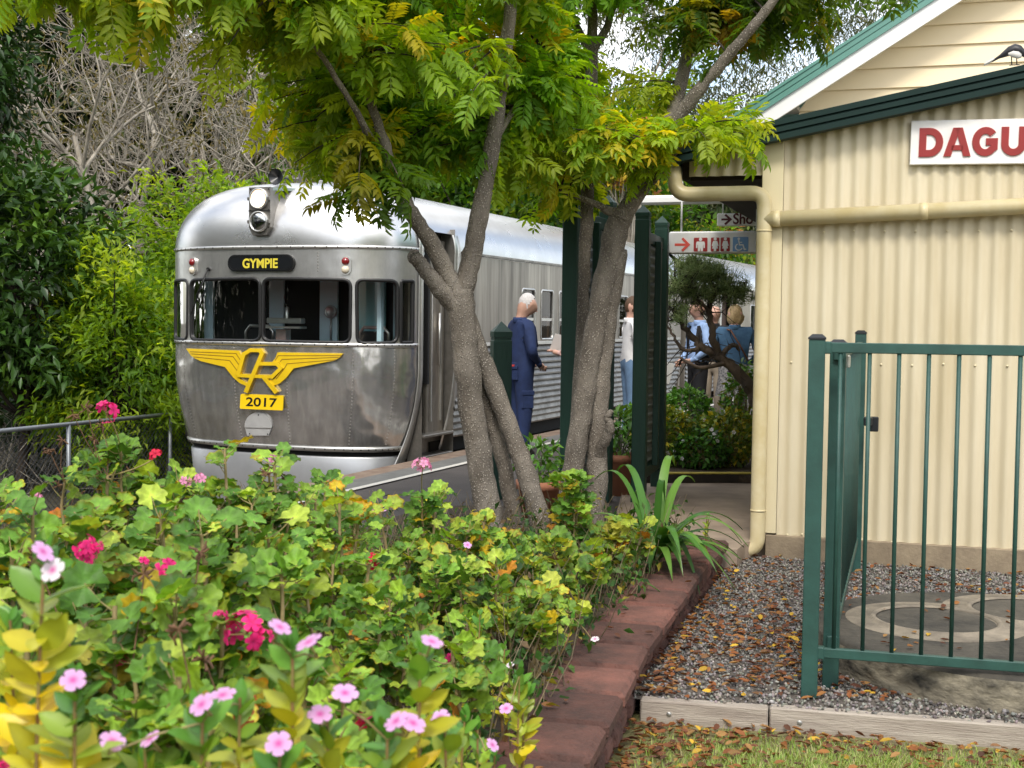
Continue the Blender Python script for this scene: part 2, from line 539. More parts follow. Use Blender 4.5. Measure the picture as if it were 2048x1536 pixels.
PL = np.concatenate(pts); n = len(PL)
up_ = norm(np.stack([rng.normal(0, .35, n), rng.normal(0, .35, n), np.ones(n)], -1)); a = rng.uniform(0, 6.28, n)
Rm = frames(np.stack([np.cos(a), np.sin(a), np.zeros(n)], -1) + up_ * rng.normal(0, .15, n)[:, None], up_)
pal = np.array([(.22, .075, .02), (.15, .05, .02), (.28, .12, .03), (.1, .04, .02), (.3, .16, .05), (.55, .34, .03), (.2, .1, .04)])
cl = pal[rng.choice(7, n, p=[.26, .2, .17, .14, .1, .07, .06])] * rng.uniform(.7, 1.2, (n, 1))
V, fs, C = scatter(lt, lf, PL, Rm, rng.uniform(.027, .054, n)[:, None] * np.array([[1, 1, 1.3]]), cl)
tag(obj('fallen_leaves', npmesh('fallen_leaves', V, fs, M_fallen, C)), 'brown and yellow dead leaves strewn over gravel, lawn edge and wall cap', 'dead leaves', kind='stuff')

# grass blades
n = 46000
Q = np.stack([rng.uniform(.2, 2.6, n), rng.uniform(3.6, 5.3, n)], -1)
d = Q[:, 0] - np.interp(Q[:, 1], WLy, WLx); sl_ = (gl[0].y + gd.y / gd.x * (Q[:, 0] - gl[0].x)) - .05 - Q[:, 1]
k = (d > -.05) & (sl_ > .02) & (rng.random(n) < np.clip((d - .05) * 2.2 + .2, 0, 1) * np.clip(sl_ * 3.5, .15, 1))
Q = Q[k]; n = len(Q)
bt = np.array([(-.06, 0, 0), (.06, 0, 0), (-.045, .15, .5), (.045, .15, .5), (0, .55, .92)])
bf = [np.array([(0, 1, 3, 2)]), np.array([(2, 3, 4)])]
a = rng.uniform(0, 6.28, n)
Rm = np.zeros((n, 3, 3)); Rm[:, 0, 0] = np.cos(a); Rm[:, 0, 1] = -np.sin(a); Rm[:, 1, 0] = np.sin(a); Rm[:, 1, 1] = np.cos(a); Rm[:, 2, 2] = 1
gc = np.array([(.27, .38, .08), (.36, .42, .12), (.19, .31, .05), (.46, .41, .19)])[rng.choice(4, n, p=[.4, .25, .2, .15])] * rng.uniform(.75, 1.2, (n, 1))
P3 = np.concatenate([Q, np.full((n, 1), -.192)], 1)
V, fs, C = scatter(bt, bf, P3, Rm, np.stack([rng.uniform(.03, .045, n), rng.uniform(.02, .06, n), rng.uniform(.016, .04, n)], -1), gc)
M_blade = mat('grass_blade', (1, 1, 1), .6, attr=True, transl=.35)
tag(obj('grass', npmesh('grass', V, fs, M_blade, C)), 'short yellow green lawn grass at the lower right corner', 'grass', kind='stuff')

# ------------------------------------------------------------------ concrete septic slab
M_lidc = mat('old_concrete', (.03, .028, .024), .9, col2=(.10, .088, .068), vs=3.2, bump=.01, bs=25)
M_side = mat('stained_concrete', (.34, .30, .22), .9, col2=(.02, .019, .017), vs=6, stretch=(1, 1, 1.6), bump=.02, bs=12)
M_pale = mat('pale_concrete', (.30, .255, .19), .85, col2=(.13, .11, .085), vs=6, bump=.004, bs=60)
th = thing('septic_tank', 'round weathered concrete tank top with lids set in the gravel behind the fence', 'concrete tank', (slab_c.x, slab_c.y, -.12))
MB().lathe([(.0, .17), (slab_r - .03, .17), (slab_r - .008, .165), (slab_r, .15)], k=72).build('tank_top', M_lidc, th)
MB().lathe([(slab_r, .15), (slab_r + .004, .08), (slab_r - .012, .02), (slab_r - .01, -.06)], k=72).build('tank_wall', M_side, th)
for (px, py, r) in ((1872, 1240, .30), (2062, 1222, .30)):
    p = onz(px, py, .055)
    q = (p.x - slab_c.x, p.y - slab_c.y, .171)
    collar = MB().lathe([(r - .03, .004), (r - .026, .012), (r - .006, .013), (r, .003), (r + .1, .002), (r + .11, .0)], q, 48).build('lid_collar', M_pale, th)
    MB().lathe([(0, .004), (r - .06, .006), (r - .035, .002)], q, 48).build('lid', M_lidc, th)

# ------------------------------------------------------------------ green pool fence
M_gpaint = mat('green_powdercoat', (.024, .084, .069), .5, var=.38, vs=9, detail=9, bump=.0006, bs=120)
M_cap_blk = mat('black_plastic', (.012, .014, .016), .4)
M_alu = mat('bare_aluminium', (.6, .58, .52), .35, .9)
P1 = onz(1618, 1392, -.1)
FD = Vector((.775, -.2, 0)).normalized(); FDa = math.atan2(FD.y, FD.x)
def post_cap(mb, c, w):
    h = w / 2 + .003
    for z0, z1, a, b in ((0, .008, h, h), (.008, .022, h, h * .55)):
        mb.add([(c[0] + x * r, c[1] + y * r, c[2] + z) for z, r in ((z0, a), (z1, b)) for x, y in ((-1, -1), (1, -1), (1, 1), (-1, 1))],
               [(0, 1, 5, 4), (1, 2, 6, 5), (2, 3, 7, 6), (3, 0, 4, 7), (4, 5, 6, 7)])
def metal_fence(nm, label, p0, d, ln, z0, ztop, zbot, nb, first, pitch, posts):
    a = math.atan2(d.y, d.x)
    t = thing(nm, label, 'metal fence', (p0.x, p0.y, z0), a)
    MB().box((ln / 2 + .03, 0, ztop), (ln - .03, .028, .042), 0, bev=.003).build('top_rail', M_gpaint, t)
    MB().box((ln / 2 + .03, 0, zbot), (ln - .03, .028, .04), 0, bev=.003).build('bottom_rail', M_gpaint, t)
    for i in range(nb):
        MB().tube([(first + i * pitch, 0, zbot + .018), (first + i * pitch, 0, ztop - .018)], .0088, 10).build('baluster', M_gpaint, t)
    for x, hh in posts:
        o = MB().box((x, 0, hh / 2), (.065, .065, hh), 0, bev=.003).build('post', M_gpaint, t)
        c = MB(); post_cap(c, (x, 0, hh), .065); c.build('post_cap', M_cap_blk, o)
    for z in (ztop, zbot):
        MB().box((.042, -.004, z), (.03, .04, .05), 0, bev=.004).build('bracket', M_gpaint, t)
    return t
Hh = 1.462
metal_fence('metal_fence', 'dark green metal fence panel with round upright bars facing the camera', P1, FD, 2.6, -.1, 1.43, .185, 22, .093, .1135, ((0, Hh), (2.62, Hh)))
P2 = P1 + Vector((.1, .07, 0)); D2 = Vector((.93, 3.06, 0)).normalized()
t2 = metal_fence('metal_fence', 'dark green metal fence panel running back to the shed, seen nearly end on', P2, D2, 2.75, -.1, 1.40, .2, 24, .1, .11, ((.08, 1.44), (2.75, 1.47)))
MB().box((.03, -.045, 1.372), (.05, .012, .05), 0, bev=.003).build('hinge_plate', M_alu, t2)
lb = MB(); lb.box((2.55, -.06, .95), (.1, .05, .05), 0, bev=.006); lb.box((2.6, -.09, .93), (.03, .06, .09), 0, bev=.006); lb.build('latch', M_cap_blk, t2)
tp = onz(1700, 1112, -.1)
th = thing('timber_post', 'short weathered black timber post by the shed wall behind the fence', 'post', (tp.x + .04, tp.y + .08, -.1), R(-18))
MB().box((0, 0, .76), (.09, .09, 1.56), 0, bev=.006).build('post_shaft', mat('burnt_timber', (.045, .04, .034), .9, col2=(.11, .095, .08), vs=4, stretch=(6, 6, .6), bump=.005, bs=25), th)
# ================================================================== station building
M_cream = mat('cream_paint', (.66, .58, .38), .45, var=.07, vs=1.5)
M_corr = mat('cream_corrugated', (.66, .59, .43), .42, col2=(.53, .45, .29), vs=2.8, stretch=(1, 1, .16))
M_wboard = mat('cream_weatherboard', (.88, .73, .48), .5, var=.05, vs=2)
M_white = mat('white_paint', (.8, .8, .78), .5, var=.04, vs=3)
M_grn_dk = mat('green_dark', (.004, .022, .018), .6, spec=.25, var=.15, vs=4)
M_grn_lt = mat('green_roof', (.11, .27, .22), .4, var=.12, vs=2)
M_soffit = mat('soffit_timber', (.035, .028, .02), .8, var=.4, vs=6)
M_plinth = mat('plinth_concrete', (.30, .24, .16), .9, col2=(.17, .13, .09), vs=5, bump=.004, bs=50)
BA = R(-18)
sb = thing('station_building', 'cream corrugated station building with green trimmed roof and weatherboard gable', 'building', (wallA.x, wallA.y, -.1), BA)
Bu, Bv = WX, -WN


def bl(px, py, v=0.):                 # measured point on a plane parallel to the end wall -> local (u, v, z)
    p = onplane(px, py, Vector((wallA.x, wallA.y, 0)) + Bv * v, WN) - Vector((wallA.x, wallA.y, -.1))
    return Vector((p.dot(Bu), p.dot(Bv), p.z))


# fascia lines (outer plane v = -.12)
fb0, fb1 = bl(1355, 326, -.12), bl(2048, 176, -.12)
ft0, ft1 = bl(1355, 283, -.12), bl(2048, 127, -.12)
def on_line(a, b, u): return a.z + (b.z - a.z) * (u - a.x) / (b.x - a.x)
cb0, cb1 = bl(1560, 1104), bl(2048, 1148)
UE = 5.2
def corrugated(u0, u1, zb, zt, v0, pitch=.0935, amp=.010, sub=8):
    mb = MB(); n = int((u1 - u0) / pitch * sub) + 1
    us = [u0 + (u1 - u0) * i / n for i in range(n + 1)]
    V = []
    for u in us:
        y = v0 - amp * math.sin(2 * math.pi * u / pitch)
        V += [(u, y, zb(u)), (u, y, (zb(u) + zt(u)) / 2), (u, y, zt(u))]
    mb.add(V, [f for i in range(n) for f in ((i * 3, i * 3 + 3, i * 3 + 4, i * 3 + 1), (i * 3 + 1, i * 3 + 4, i * 3 + 5, i * 3 + 2))], 0, True)
    return mb
corrugated(.13, UE, lambda u: on_line(cb0, cb1, u), lambda u: on_line(fb0, fb1, u) + .03, 0).build('corrugated_wall', M_corr, sb)
lap = corrugated(.13, 1.4, lambda u: on_line(cb0, cb1, u) + .002, lambda u: on_line(fb0, fb1, u) + .03, -.0025)
lap.build('corrugated_wall', M_corr, sb)
# wall core, corner board, plinth
mb = MB(); zc = on_line(fb0, fb1, 0)
mb.box((UE / 2 + .06, 1.3, 1.25), (UE - .06, 2.5, 2.4), 0)
mb.build('wall_core', M_cream, sb)
MB().box((.06, -.006, zc / 2 + .1), (.135, .05, zc - .12), 0, bev=.004).build('corner_board', M_cream, sb)
MB().box((UE / 2 + .04, .03, .05), (UE - .04, .12, .2), 0, bev=.006).build('plinth', M_plinth, sb)
# gable infill left of the corner
ib = bl(1450, 352).z
ul = bl(1378, 340).x
corrugated(ul, -.01, lambda u: ib, lambda u: on_line(fb0, fb1, u) + .03, 0).build('eave_infill', M_corr, sb)
mb = MB(); mb.box((ul / 2, 2.0, ib + .0), (-ul + .02, 3.8, .03), 0); mb.build('eave_soffit', M_soffit, sb)
mb = MB(); mb.box((ul - .03, 2.0, ib + .05), (.05, 3.9, .13), 0, bev=.004); mb.build('eave_board', M_soffit, sb)
# fascia with ribs
sl = (ft1 - ft0).normalized(); hgt = ft0.z - fb0.z
fm = MB()
prof = [(-.00, 0), (-.03, .02), (-.03, .28), (-.012, .31), (-.012, .36), (-.03, .39), (-.03, .6), (-.012, .63), (-.012, .68), (-.03, .71), (-.03, .97), (-.0, 1.0), (.05, 1.0), (.05, 0)]
a_, b_ = fb0 - (fb1 - fb0) * .02, fb0 + (fb1 - fb0) * (UE + 1.0) / (fb1.x - fb0.x)
loop = [a_ + Vector((0, y, z * hgt)) for y, z in prof]
fm.prism(loop[::-1], None, b_ - a_)
fm.build('fascia', M_grn_dk, sb)
rf = MB(); rb = b_ - a_
p0 = a_ + Vector((0, .05, hgt - .04))
rf.prism([p0, p0 + Vector((0, 2.6, 0)), p0 + Vector((0, 2.6, .03)), p0 + Vector((0, 0, .03))], None, rb)
rf.build('lean_to_roof', mat('lean_to_sheet', (.30, .31, .29), .5, .3, var=.2, vs=3), sb)
# eave end with gutter going back
gp = MB()
e = bl(1345, 330, -.1)
gp.prism([e + Vector((-.05, .1, -.02)), e + Vector((.02, .1, -.02)), e + Vector((.02, .1, .05)), e + Vector((-.05, .1, .05))], None, (0, 3.4, 0))
gp.build('eave_gutter', M_grn_lt, sb)
# pipes
M_pvc = mat('cream_pipe', (.64, .56, .36), .38, col2=(.56, .46, .24), vs=6)
pv = -.075
dp = bl(1523, 700, pv); rP = .049
tops = bl(1523, 386, pv); lft = bl(1352, 384, pv); ltop = bl(1346, 335, pv)
def arc(a, c, b, n=6, r=.1):
    d1, d2 = (a - c).normalized(), (b - c).normalized()
    A, B = c + d1 * r, c + d2 * r
    return [A * (1 - t) ** 2 + c * 2 * t * (1 - t) + B * t * t for t in [i / n for i in range(n + 1)]]
bot = Vector((dp.x, pv, .05)); out_ = Vector((dp.x - .23, pv - .01, .04))
base = Vector((dp.x, pv, 0))
T = Vector((dp.x, pv, tops.z)); Lf = Vector((lft.x, pv, tops.z)); Lt = Vector((ltop.x, pv + .02, ltop.z))
path = [out_] + arc(out_, bot, T, r=.09) + arc(bot, T, Lf, r=.09) + arc(T, Lf, Lt, r=.09) + [Lt]
MB().tube(path, rP, 20).build('downpipe', M_pvc, sb)
for z in (bl(1508, 1020, pv).z, bl(1510, 462, pv).z):
    MB().tube([(dp.x, pv, z - .006), (dp.x, pv, z + .006)], rP + .003, 20).build('pipe_collar', M_pvc, sb)
h0, h1 = bl(1545, 438, pv), bl(2048, 412, pv)
hd = (h1 - h0); h1 = h0 + hd * (UE / hd.x)
MB().tube([Vector((dp.x, pv, h0.z + hd.z / hd.x * (dp.x - h0.x))), h1], rP, 20).build('waste_pipe', M_pvc, sb)
for u in (.12, 1.02): MB().tube([h0 + hd * ((u - h0.x + .0) / hd.x) - hd.normalized() * .05, h0 + hd * ((u - h0.x) / hd.x)], rP + .0035, 20).build('pipe_collar', M_pvc, sb)
# cladding screws
scm = MB()
for i in range(44):
    u = .2 + i * .0935 * 1.0
    scm.lathe([(0, .006), (.006, .005), (.008, 0)], (u, -.012, on_line(cb0, cb1, u) + .12 + (.01 if i % 2 else 0)), 8, M=Matrix(((1, 0, 0), (0, 0, -1), (0, 1, 0))))
for zz in (1.28, 2.12):
    for i in range(24):
        u = .2 + i * .187
        scm.lathe([(0, .006), (.006, .005), (.008, 0)], (u, -.011, zz + random.uniform(-.008, .008)), 8, M=Matrix(((1, 0, 0), (0, 0, -1), (0, 1, 0))))
scm.build('cladding_screw', M_cream, sb)
# main gable behind
GV = 2.62
g0, g1 = bl(1475, 256, GV - .3), bl(1870, 0, GV - .3)
w0, w1 = bl(1542, 240, GV - .3), bl(1925, 0, GV - .3)
n0, n1 = bl(1415, 262, GV - .3), bl(1835, -10, GV - .3)
def ext(a, b, u): return a + (b - a) * ((u - a.x) / (b.x - a.x))
uL, uR = n0.x - .25, n0.x + 4.6
bg_ = MB()
A0, A1 = ext(g0, g1, uL), ext(g0, g1, uR)
drop = (ext(w0, w1, 1).z - ext(g0, g1, 1).z)
bg_.prism([A0, A0 + Vector((0, 0, drop)), A0 + Vector((0, .03, drop)), A0 + Vector((0, .03, 0))], None, A1 - A0)
bg_.build('barge_board', M_white, sb)
rise = ext(n0, n1, 1).z - ext(g0, g1, 1).z
tr = MB()
for k, (z0, z1, y) in enumerate(((0, .36, -.02), (.36, .44, -.012), (.44, .8, -.02), (.8, 1.0, -.03))):
    q = A0 + Vector((0, y, rise * z0)); dz = rise * (z1 - z0)
    tr.prism([q, q + Vector((0, .12, 0)), q + Vector((0, .12, dz)), q + Vector((0, 0, dz))][::-1], None, A1 - A0)
tr.build('roof_edge_trim', M_grn_lt, sb)
q = A0 + Vector((0, .1, rise * .5))
MB().prism([q, q + Vector((0, 9, 0)), q + Vector((0, 9, .08)), q + Vector((0, 0, .08))][::-1], None, A1 - A0).build('roof', M_grn_lt, sb)
MB().prism([A0 + Vector((0, .035, drop * .5)), A0 + Vector((0, .3, drop * .5)), A0 + Vector((0, .3, drop * .5 + .02)), A0 + Vector((0, .035, drop * .5 + .02))][::-1], None, A1 - A0).build('gable_soffit', M_white, sb)
wb = MB(); uc = bl(1598, 215, GV).x
z = 2.2; bh = .163
zoff = bl(1700, 215, GV).z % bh
for i in range(28):
    zb = 2.0 + i * bh
    zt = zb + bh
    gl_ = lambda z: max(uc, g0.x + (z - g0.z) / ((g1.z - g0.z) / (g1.x - g0.x)) + .06)
    ub, ut = gl_(zb), gl_(zt)
    if ub > uR: continue
    wb.add([(ub, GV - .026, zb), (8, GV - .026, zb), (8, GV - .004, zt + .002), (ut, GV - .004, zt + .002), (ub, GV, zb), (8, GV, zb)],
           [(0, 1, 2, 3), (4, 5, 1, 0), (4, 0, 3)])
wb.build('weatherboard_gable', M_wboard, sb)
mb = MB(); mb.prism([Vector((uc, GV + .01, 0)), Vector((8, GV + .01, 0)), Vector((8, GV + .01, 3.2)), Vector((uc, GV + .01, 3.2))], None, (0, 7, 0)); mb.build('main_wall', M_cream, sb)
MB().box((uc - .2, GV - .1, bl(1580, 222, GV).z), (.42, .3, .04), 0).build('eave_return', mat('eave_grey', (.3, .29, .25), .6), sb)
# awning over the platform
aw0, aw1 = bl(1270, 396, 3.6), bl(1470, 403, 3.6)
MB().box(((aw0.x + aw1.x) / 2 + .4, 3.6, (aw0.z + aw1.z) / 2), (aw1.x - aw0.x + .9, .09, .085), 0, bev=.02).build('awning_gutter', M_white, sb)

# ------------------------------------------------------------------ lettering helper
def text_mesh(s, h, bold=0., extr=.002, width=None, mats=None):
    cu = bpy.data.curves.new('t', 'FONT'); cu.body = s; cu.size = 1; cu.offset = bold; cu.extrude = 0.01; cu.align_x = 'LEFT'; cu.resolution_u = 6
    o = link(bpy.data.objects.new('t', cu)); dg = bpy.context.evaluated_depsgraph_get(); dg.update()
    me = bpy.data.meshes.new_from_object(o.evaluated_get(dg)); bpy.data.objects.remove(o); bpy.data.curves.remove(cu)
    P = np.array([v.co[:] for v in me.vertices]); lo, hi = P.min(0), P.max(0)
    sx = (width / (hi[0] - lo[0])) if width else h / (hi[1] - lo[1])
    P = (P - (lo + hi) / 2) * np.array([sx, h / (hi[1] - lo[1]), extr / .01])
    for v, p in zip(me.vertices, P): v.co = (p[0], -p[2], p[1])       # upright, facing -y
    me.materials.clear(); me.materials.append(mats)
    return me


def stroke(mb, pts, w, y=0., t=.003, m=0, closed=False, ends=None):
    """flat bar lettering in the xz plane, facing -y"""
    pts = [Vector((p[0], p[1])) for p in pts]; n = len(pts); Lp, Rp = [], []
    for i in range(n):
        a = pts[(i - 1) % n] if (closed or i) else None; b = pts[(i + 1) % n] if (closed or i < n - 1) else None
        d1 = (pts[i] - a).normalized() if a is not None else None; d2 = (b - pts[i]).normalized() if b is not None else None
        d1 = d1 or d2; d2 = d2 or d1
        n1, n2 = Vector((-d1.y, d1.x)), Vector((-d2.y, d2.x)); mt = (n1 + n2).normalized()
        k = w / 2 / max(.35, mt.dot(n1))
        Lp.append(pts[i] + mt * k); Rp.append(pts[i] - mt * k)
    if ends:                                   # force horizontal ends (slanted strokes)
        for i, j in ((0, 1), (n - 1, n - 2)):
            d = (pts[j] - pts[i]).normalized()
            if abs(d.y) > .2:
                for A in (Lp, Rp): A[i] = A[i] + d * ((pts[i].y - A[i].y) / d.y)
    V = [(p.x, y - t, p.y) for p in Lp] + [(p.x, y - t, p.y) for p in Rp] + [(p.x, y, p.y) for p in Lp] + [(p.x, y, p.y) for p in Rp]
    fs = []
    for i in range(n if closed else n - 1):
        j = (i + 1) % n
        fs += [(i, n + i, n + j, j), (i, j, 2 * n + j, 2 * n + i), (n + i, 3 * n + i, 3 * n + j, n + j)]
    if not closed: fs += [(0, 2 * n, 3 * n, n), (n - 1, 2 * n - 1, 4 * n - 1, 3 * n - 1)]
    mb.add(V, fs, m)


def disc2(mb, c, r, y, t=.003, k=20, m=0):
    mb.prism([(c[0] + r * math.cos(2 * math.pi * i / k), y, c[1] + r * math.sin(2 * math.pi * i / k)) for i in range(k)][::-1], None, (0, -t, 0), m)


def poly2(mb, pts, y, t=.003, m=0):
    a = sum(pts[i][0] * pts[(i + 1) % len(pts)][1] - pts[(i + 1) % len(pts)][0] * pts[i][1] for i in range(len(pts)))
    if a < 0: pts = pts[::-1]
    mb.prism([(x, y, z) for x, z in pts], None, (0, -t, 0), m)


def rrect(x0, x1, z0, z1, r, n=5):
    o = []
    for cx, cz, a0 in ((x1 - r, z1 - r, 0), (x0 + r, z1 - r, 90), (x0 + r, z0 + r, 180), (x1 - r, z0 + r, 270)):
        o += [(cx + r * math.cos(R(a0 + 90 * i / n)), cz + r * math.sin(R(a0 + 90 * i / n))) for i in range(n + 1)]
    return o


# station name board
M_signw = mat('sign_white', (.86, .85, .83), .45, col2=(.76, .74, .71), vs=7)
M_sred = mat('sign_red', (.3, .018, .014), .4, var=.15, vs=9)
M_bevel = mat('sign_pink_edge', (.62, .3, .28), .5)
tl, tr_, br_ = bl(1822, 240, -.05), bl(2048, 238, -.05), bl(2048, 326, -.05); blf = bl(1818, 331, -.05)
hs = ((tl.z - blf.z) + (tr_.z - br_.z)) / 2
zc_ = (tl.z + blf.z) / 2; slope = ((tr_.z + br_.z) / 2 - zc_) / (tr_.x - tl.x)
Wd = 1.02
cpos = Vector((wallA.x, wallA.y, -.1)) + Bu * tl.x + Bv * -.012 + Vector((0, 0, zc_))
sg = thing('station_name_board', 'weathered white station name board with red raised capital letters on the corrugated wall', 'sign', cpos, BA)
sg.rotation_euler = (0, -math.atan(slope), BA)
bd = MB(); bd.box((Wd / 2, -.02, 0), (Wd, .03, hs), 0, bev=.004); bd.build('sign_board', M_signw, sg)
k = hs / 92.0; yb = -.036
LH = 59 * k; xh = 22 * k; wS = 13.5 * k          # letter geometry in board units
def arcpts(c, rx, rz, a0, a1, n=14): return [(c[0] + rx * math.cos(R(a0 + (a1 - a0) * i / n)), c[1] + rz * math.sin(R(a0 + (a1 - a0) * i / n))) for i in range(n + 1)]
def letters(mb, w, y, t):
    h = LH / 2 - wS / 2
    X = lambda v: v * k
    stroke(mb, [(X(24.7), -h), (X(24.7), h)] + arcpts((X(38), 0), X(20.2), h, 90, -90), w, y, t, closed=True)      # D
    stroke(mb, [(X(74), -LH / 2), (X(91.5), LH / 2)], w * .98, y, t, ends=1)
    stroke(mb, [(X(113), -LH / 2), (X(95.5), LH / 2)], w * .98, y, t, ends=1)
    stroke(mb, [(X(82), -LH * .2), (X(105), -LH * .2)], w * .75, y, t)                # A
    stroke(mb, arcpts((X(148), 0), X(18.5), h, 40, 318, 22) + [(X(165), -h * .55), (X(165), -h * .02), (X(149), -h * .02)], w, y, t)        # G
    x, uw = X(185.8), X(33.5)
    stroke(mb, [(x, LH / 2), (x, -h * .1)] + arcpts((x + uw / 2, -h * .25), uw / 2, h * .75, 180, 360) + [(x + uw, -h * .1), (x + uw, LH / 2)], w, y, t)     # U
    x, nw = X(239), X(33.5)
    stroke(mb, [(x, -LH / 2), (x, LH / 2)], w, y, t); stroke(mb, [(x + nw, -LH / 2), (x + nw, LH / 2)], w, y, t)
    stroke(mb, [(x - wS * .2, LH / 2), (x + nw + wS * .2, -LH / 2)], w, y, t * .98, ends=1)       # N
    return x + nw
lm = MB(); letters(lm, wS * 1.14, yb + .002, .005); lm.build('letter_edge', M_bevel, sg)
lm = MB(); letters(lm, wS, yb, .009); lm.build('lettering', M_sred, sg)

# toilet direction sign and the sign behind it
M_pic_r = mat('pictogram_red', (.36, .03, .03), .5); M_pic_a = mat('arrow_red', (.75, .11, .08), .5); M_pic_b = mat('pictogram_blue', (.2, .36, .62), .5)
M_pic_w = mat('pictogram_white', (.82, .82, .8), .5); M_mar = mat('sign_maroon', (.09, .012, .02), .5)
SV = 2.3
def spt(zx, zy, v=SV): return bl(1300 + zx / 5.4875, 380 + zy / 5.4875, v)
s0, s1 = spt(207, 457), spt(1133, 697)
o = Vector((wallA.x, wallA.y, -.1)) + Bu * s0.x + Bv * SV + Vector((0, 0, s1.z))
tg = thing('toilet_sign', 'white hanging sign with red arrow and toilet pictograms beside the downpipe', 'sign', o, BA)
sw, sh = s1.x - s0.x + .12, s0.z - s1.z
mb = MB(); mb.box((sw / 2, .03, sh / 2), (sw, .06, sh), 0, bev=.012); mb.build('sign_case', M_signw, tg)
KX, KZ = (s1.x - s0.x) / (1133 - 207), sh / (697 - 457)
def q2(zx, zy): return ((zx - 207) * KX, (697 - zy) * KZ)
def sc2(l): return [q2(*p) for p in l]
mb = MB()
stroke(mb, sc2([(275, 598), (425, 598)]), 26 * KZ, 0, .002); stroke(mb, sc2([(358, 530), (428, 598), (358, 664)]), 26 * KZ, 0, .003); mb.build('arrow', M_pic_a, tg)
for x0, x1 in ((485, 636), (673, 764), (780, 879)):
    mb = MB(); a, b = q2(x0, 673), q2(x1, 525); poly2(mb, rrect(a[0], b[0], a[1], b[1], .008), 0, .002); mb.build('pictogram_panel', M_pic_r, tg)
a, b = q2(911, 673), q2(1078, 521); mb = MB(); poly2(mb, rrect(a[0], b[0], a[1], b[1], .008), 0, .002); mb.build('pictogram_panel', M_pic_b, tg)
mb = MB()
disc2(mb, q2(560, 543), 18 * KX, -.002)
poly2(mb, sc2([(520, 566), (600, 566), (608, 582), (608, 636), (594, 636), (592, 600), (588, 600), (588, 671), (565, 671), (561, 625), (556, 671), (532, 671), (532, 600), (528, 600), (526, 636), (512, 636), (512, 582)]), -.002)
mb.build('pictogram', M_pic_w, tg)
for cx in (720, 830):
    mb = MB(); disc2(mb, q2(cx, 540), 17 * KX, -.002)
    poly2(mb, sc2([(cx - 22, 561), (cx + 22, 561), (cx + 37, 612), (cx + 27, 618), (cx + 16, 590), (cx + 32, 642), (cx + 14, 642), (cx + 12, 671), (cx - 12, 671), (cx - 14, 642), (cx - 32, 642), (cx - 16, 590), (cx - 27, 618), (cx - 37, 612)]), -.002); mb.build('pictogram', M_pic_w, tg)
mb = MB()
disc2(mb, q2(975, 541), 14 * KX, -.002)
stroke(mb, sc2([(974, 556), (984, 605), (1022, 605), (1038, 655), (1056, 650)]), 13 * KX, -.002)
stroke(mb, sc2([(978, 578), (1012, 578)]), 9 * KX, -.002)
stroke(mb, arcpts(q2(978, 628), 36 * KX, 34 * KZ, 110, 340, 16), 12 * KX, -.002, .0032)
mb.build('pictogram', M_pic_w, tg)
# hanger rods up to the awning
for x in (.1, sw - .1): MB().tube([(x, .03, sh), (x, .03, sh + .42)], .008, 8).build('hanger', M_white, tg)
S2 = 3.9
s0, s1 = spt(738, 258, S2), spt(1135, 392, S2)
o = Vector((wallA.x, wallA.y, -.1)) + Bu * s0.x + Bv * S2 + Vector((0, 0, s1.z))
t3 = thing('direction_sign', 'small grey white hanging sign with dark arrow and cut off word above the toilet sign', 'sign', o, BA)
sw, sh = s1.x - s0.x + .05, s0.z - s1.z
KX, KZ = (s1.x - s0.x) / (1135 - 738), sh / (392 - 258)
mb = MB(); mb.box((sw / 2, .02, sh / 2), (sw, .04, sh), 0, bev=.006); mb.build('sign_board', M_signw, t3)
def q3(zx, zy): return ((zx - 738) * KX, (392 - zy) * KZ)
mb = MB(); stroke(mb, [q3(785, 322), q3(882, 322)], 20 * KZ, 0, .002); stroke(mb, [q3(825, 272), q3(886, 322), q3(825, 374)], 22 * KZ, 0, .003); mb.build('arrow', M_mar, t3)
to = obj('lettering', text_mesh('Sho', 118 * KZ, .02, .003, 215 * KX, M_mar), t3); c = q3(1022, 316); to.location = (c[0], -.002, c[1])
for x in (.05, sw - .06): MB().tube([(x, .02, sh), (x, .02, sh + .3)], .007, 8).build('hanger', M_white, t3)

# ------------------------------------------------------------------ magpie on the lean-to roof
bp = onplane(2022, 131, Vector((wallA.x, wallA.y, 0)) - WN * .25, WN)
bd_ = thing('magpie', 'black and white bird preening on the dark green roof edge at the top right', 'bird', bp, BA)
def loft(prof, k=14):
    """prof: (center Vector, rx(side), rz(up), axis tilt) rings along x"""
    mb = MB(); V = []
    for c, ry, rz in prof:
        for j in range(k): V.append((c[0], c[1] + ry * math.cos(2 * math.pi * j / k), c[2] + rz * math.sin(2 * math.pi * j / k)))
    n = len(prof)
    mb.add(V, [(i * k + j, i * k + (j + 1) % k, (i + 1) * k + (j + 1) % k, (i + 1) * k + j) for i in range(n - 1) for j in range(k)], 0, True)
    mb.f += [tuple(range(len(mb.v) - k, len(mb.v)))]; mb.m.append(0); mb.sm.append(True)
    return mb
M_bblk = mat('feather_black', (.012, .012, .016), .45); M_bwht = mat('feather_white', (.6, .58, .54), .7); M_beak = mat('beak_grey', (.35, .36, .42), .4)
loft([((-.115, 0, .03), .012, .006), ((-.07, 0, .058), .02, .012), ((-.02, 0, .088), .034, .03), ((.02, 0, .098), .04, .036), ((.055, 0, .09), .034, .032), ((.075, 0, .072), .026, .026), ((.088, 0, .05), .022, .022), ((.092, -.004, .03), .012, .014)]).build('body', M_bblk, bd_)
mb = loft([((-.02, -.02, .07), .01, .01), ((.01, -.024, .066), .02, .022), ((.04, -.02, .06), .02, .024), ((.06, -.015, .055), .01, .012)]); mb.build('belly', M_bwht, bd_)
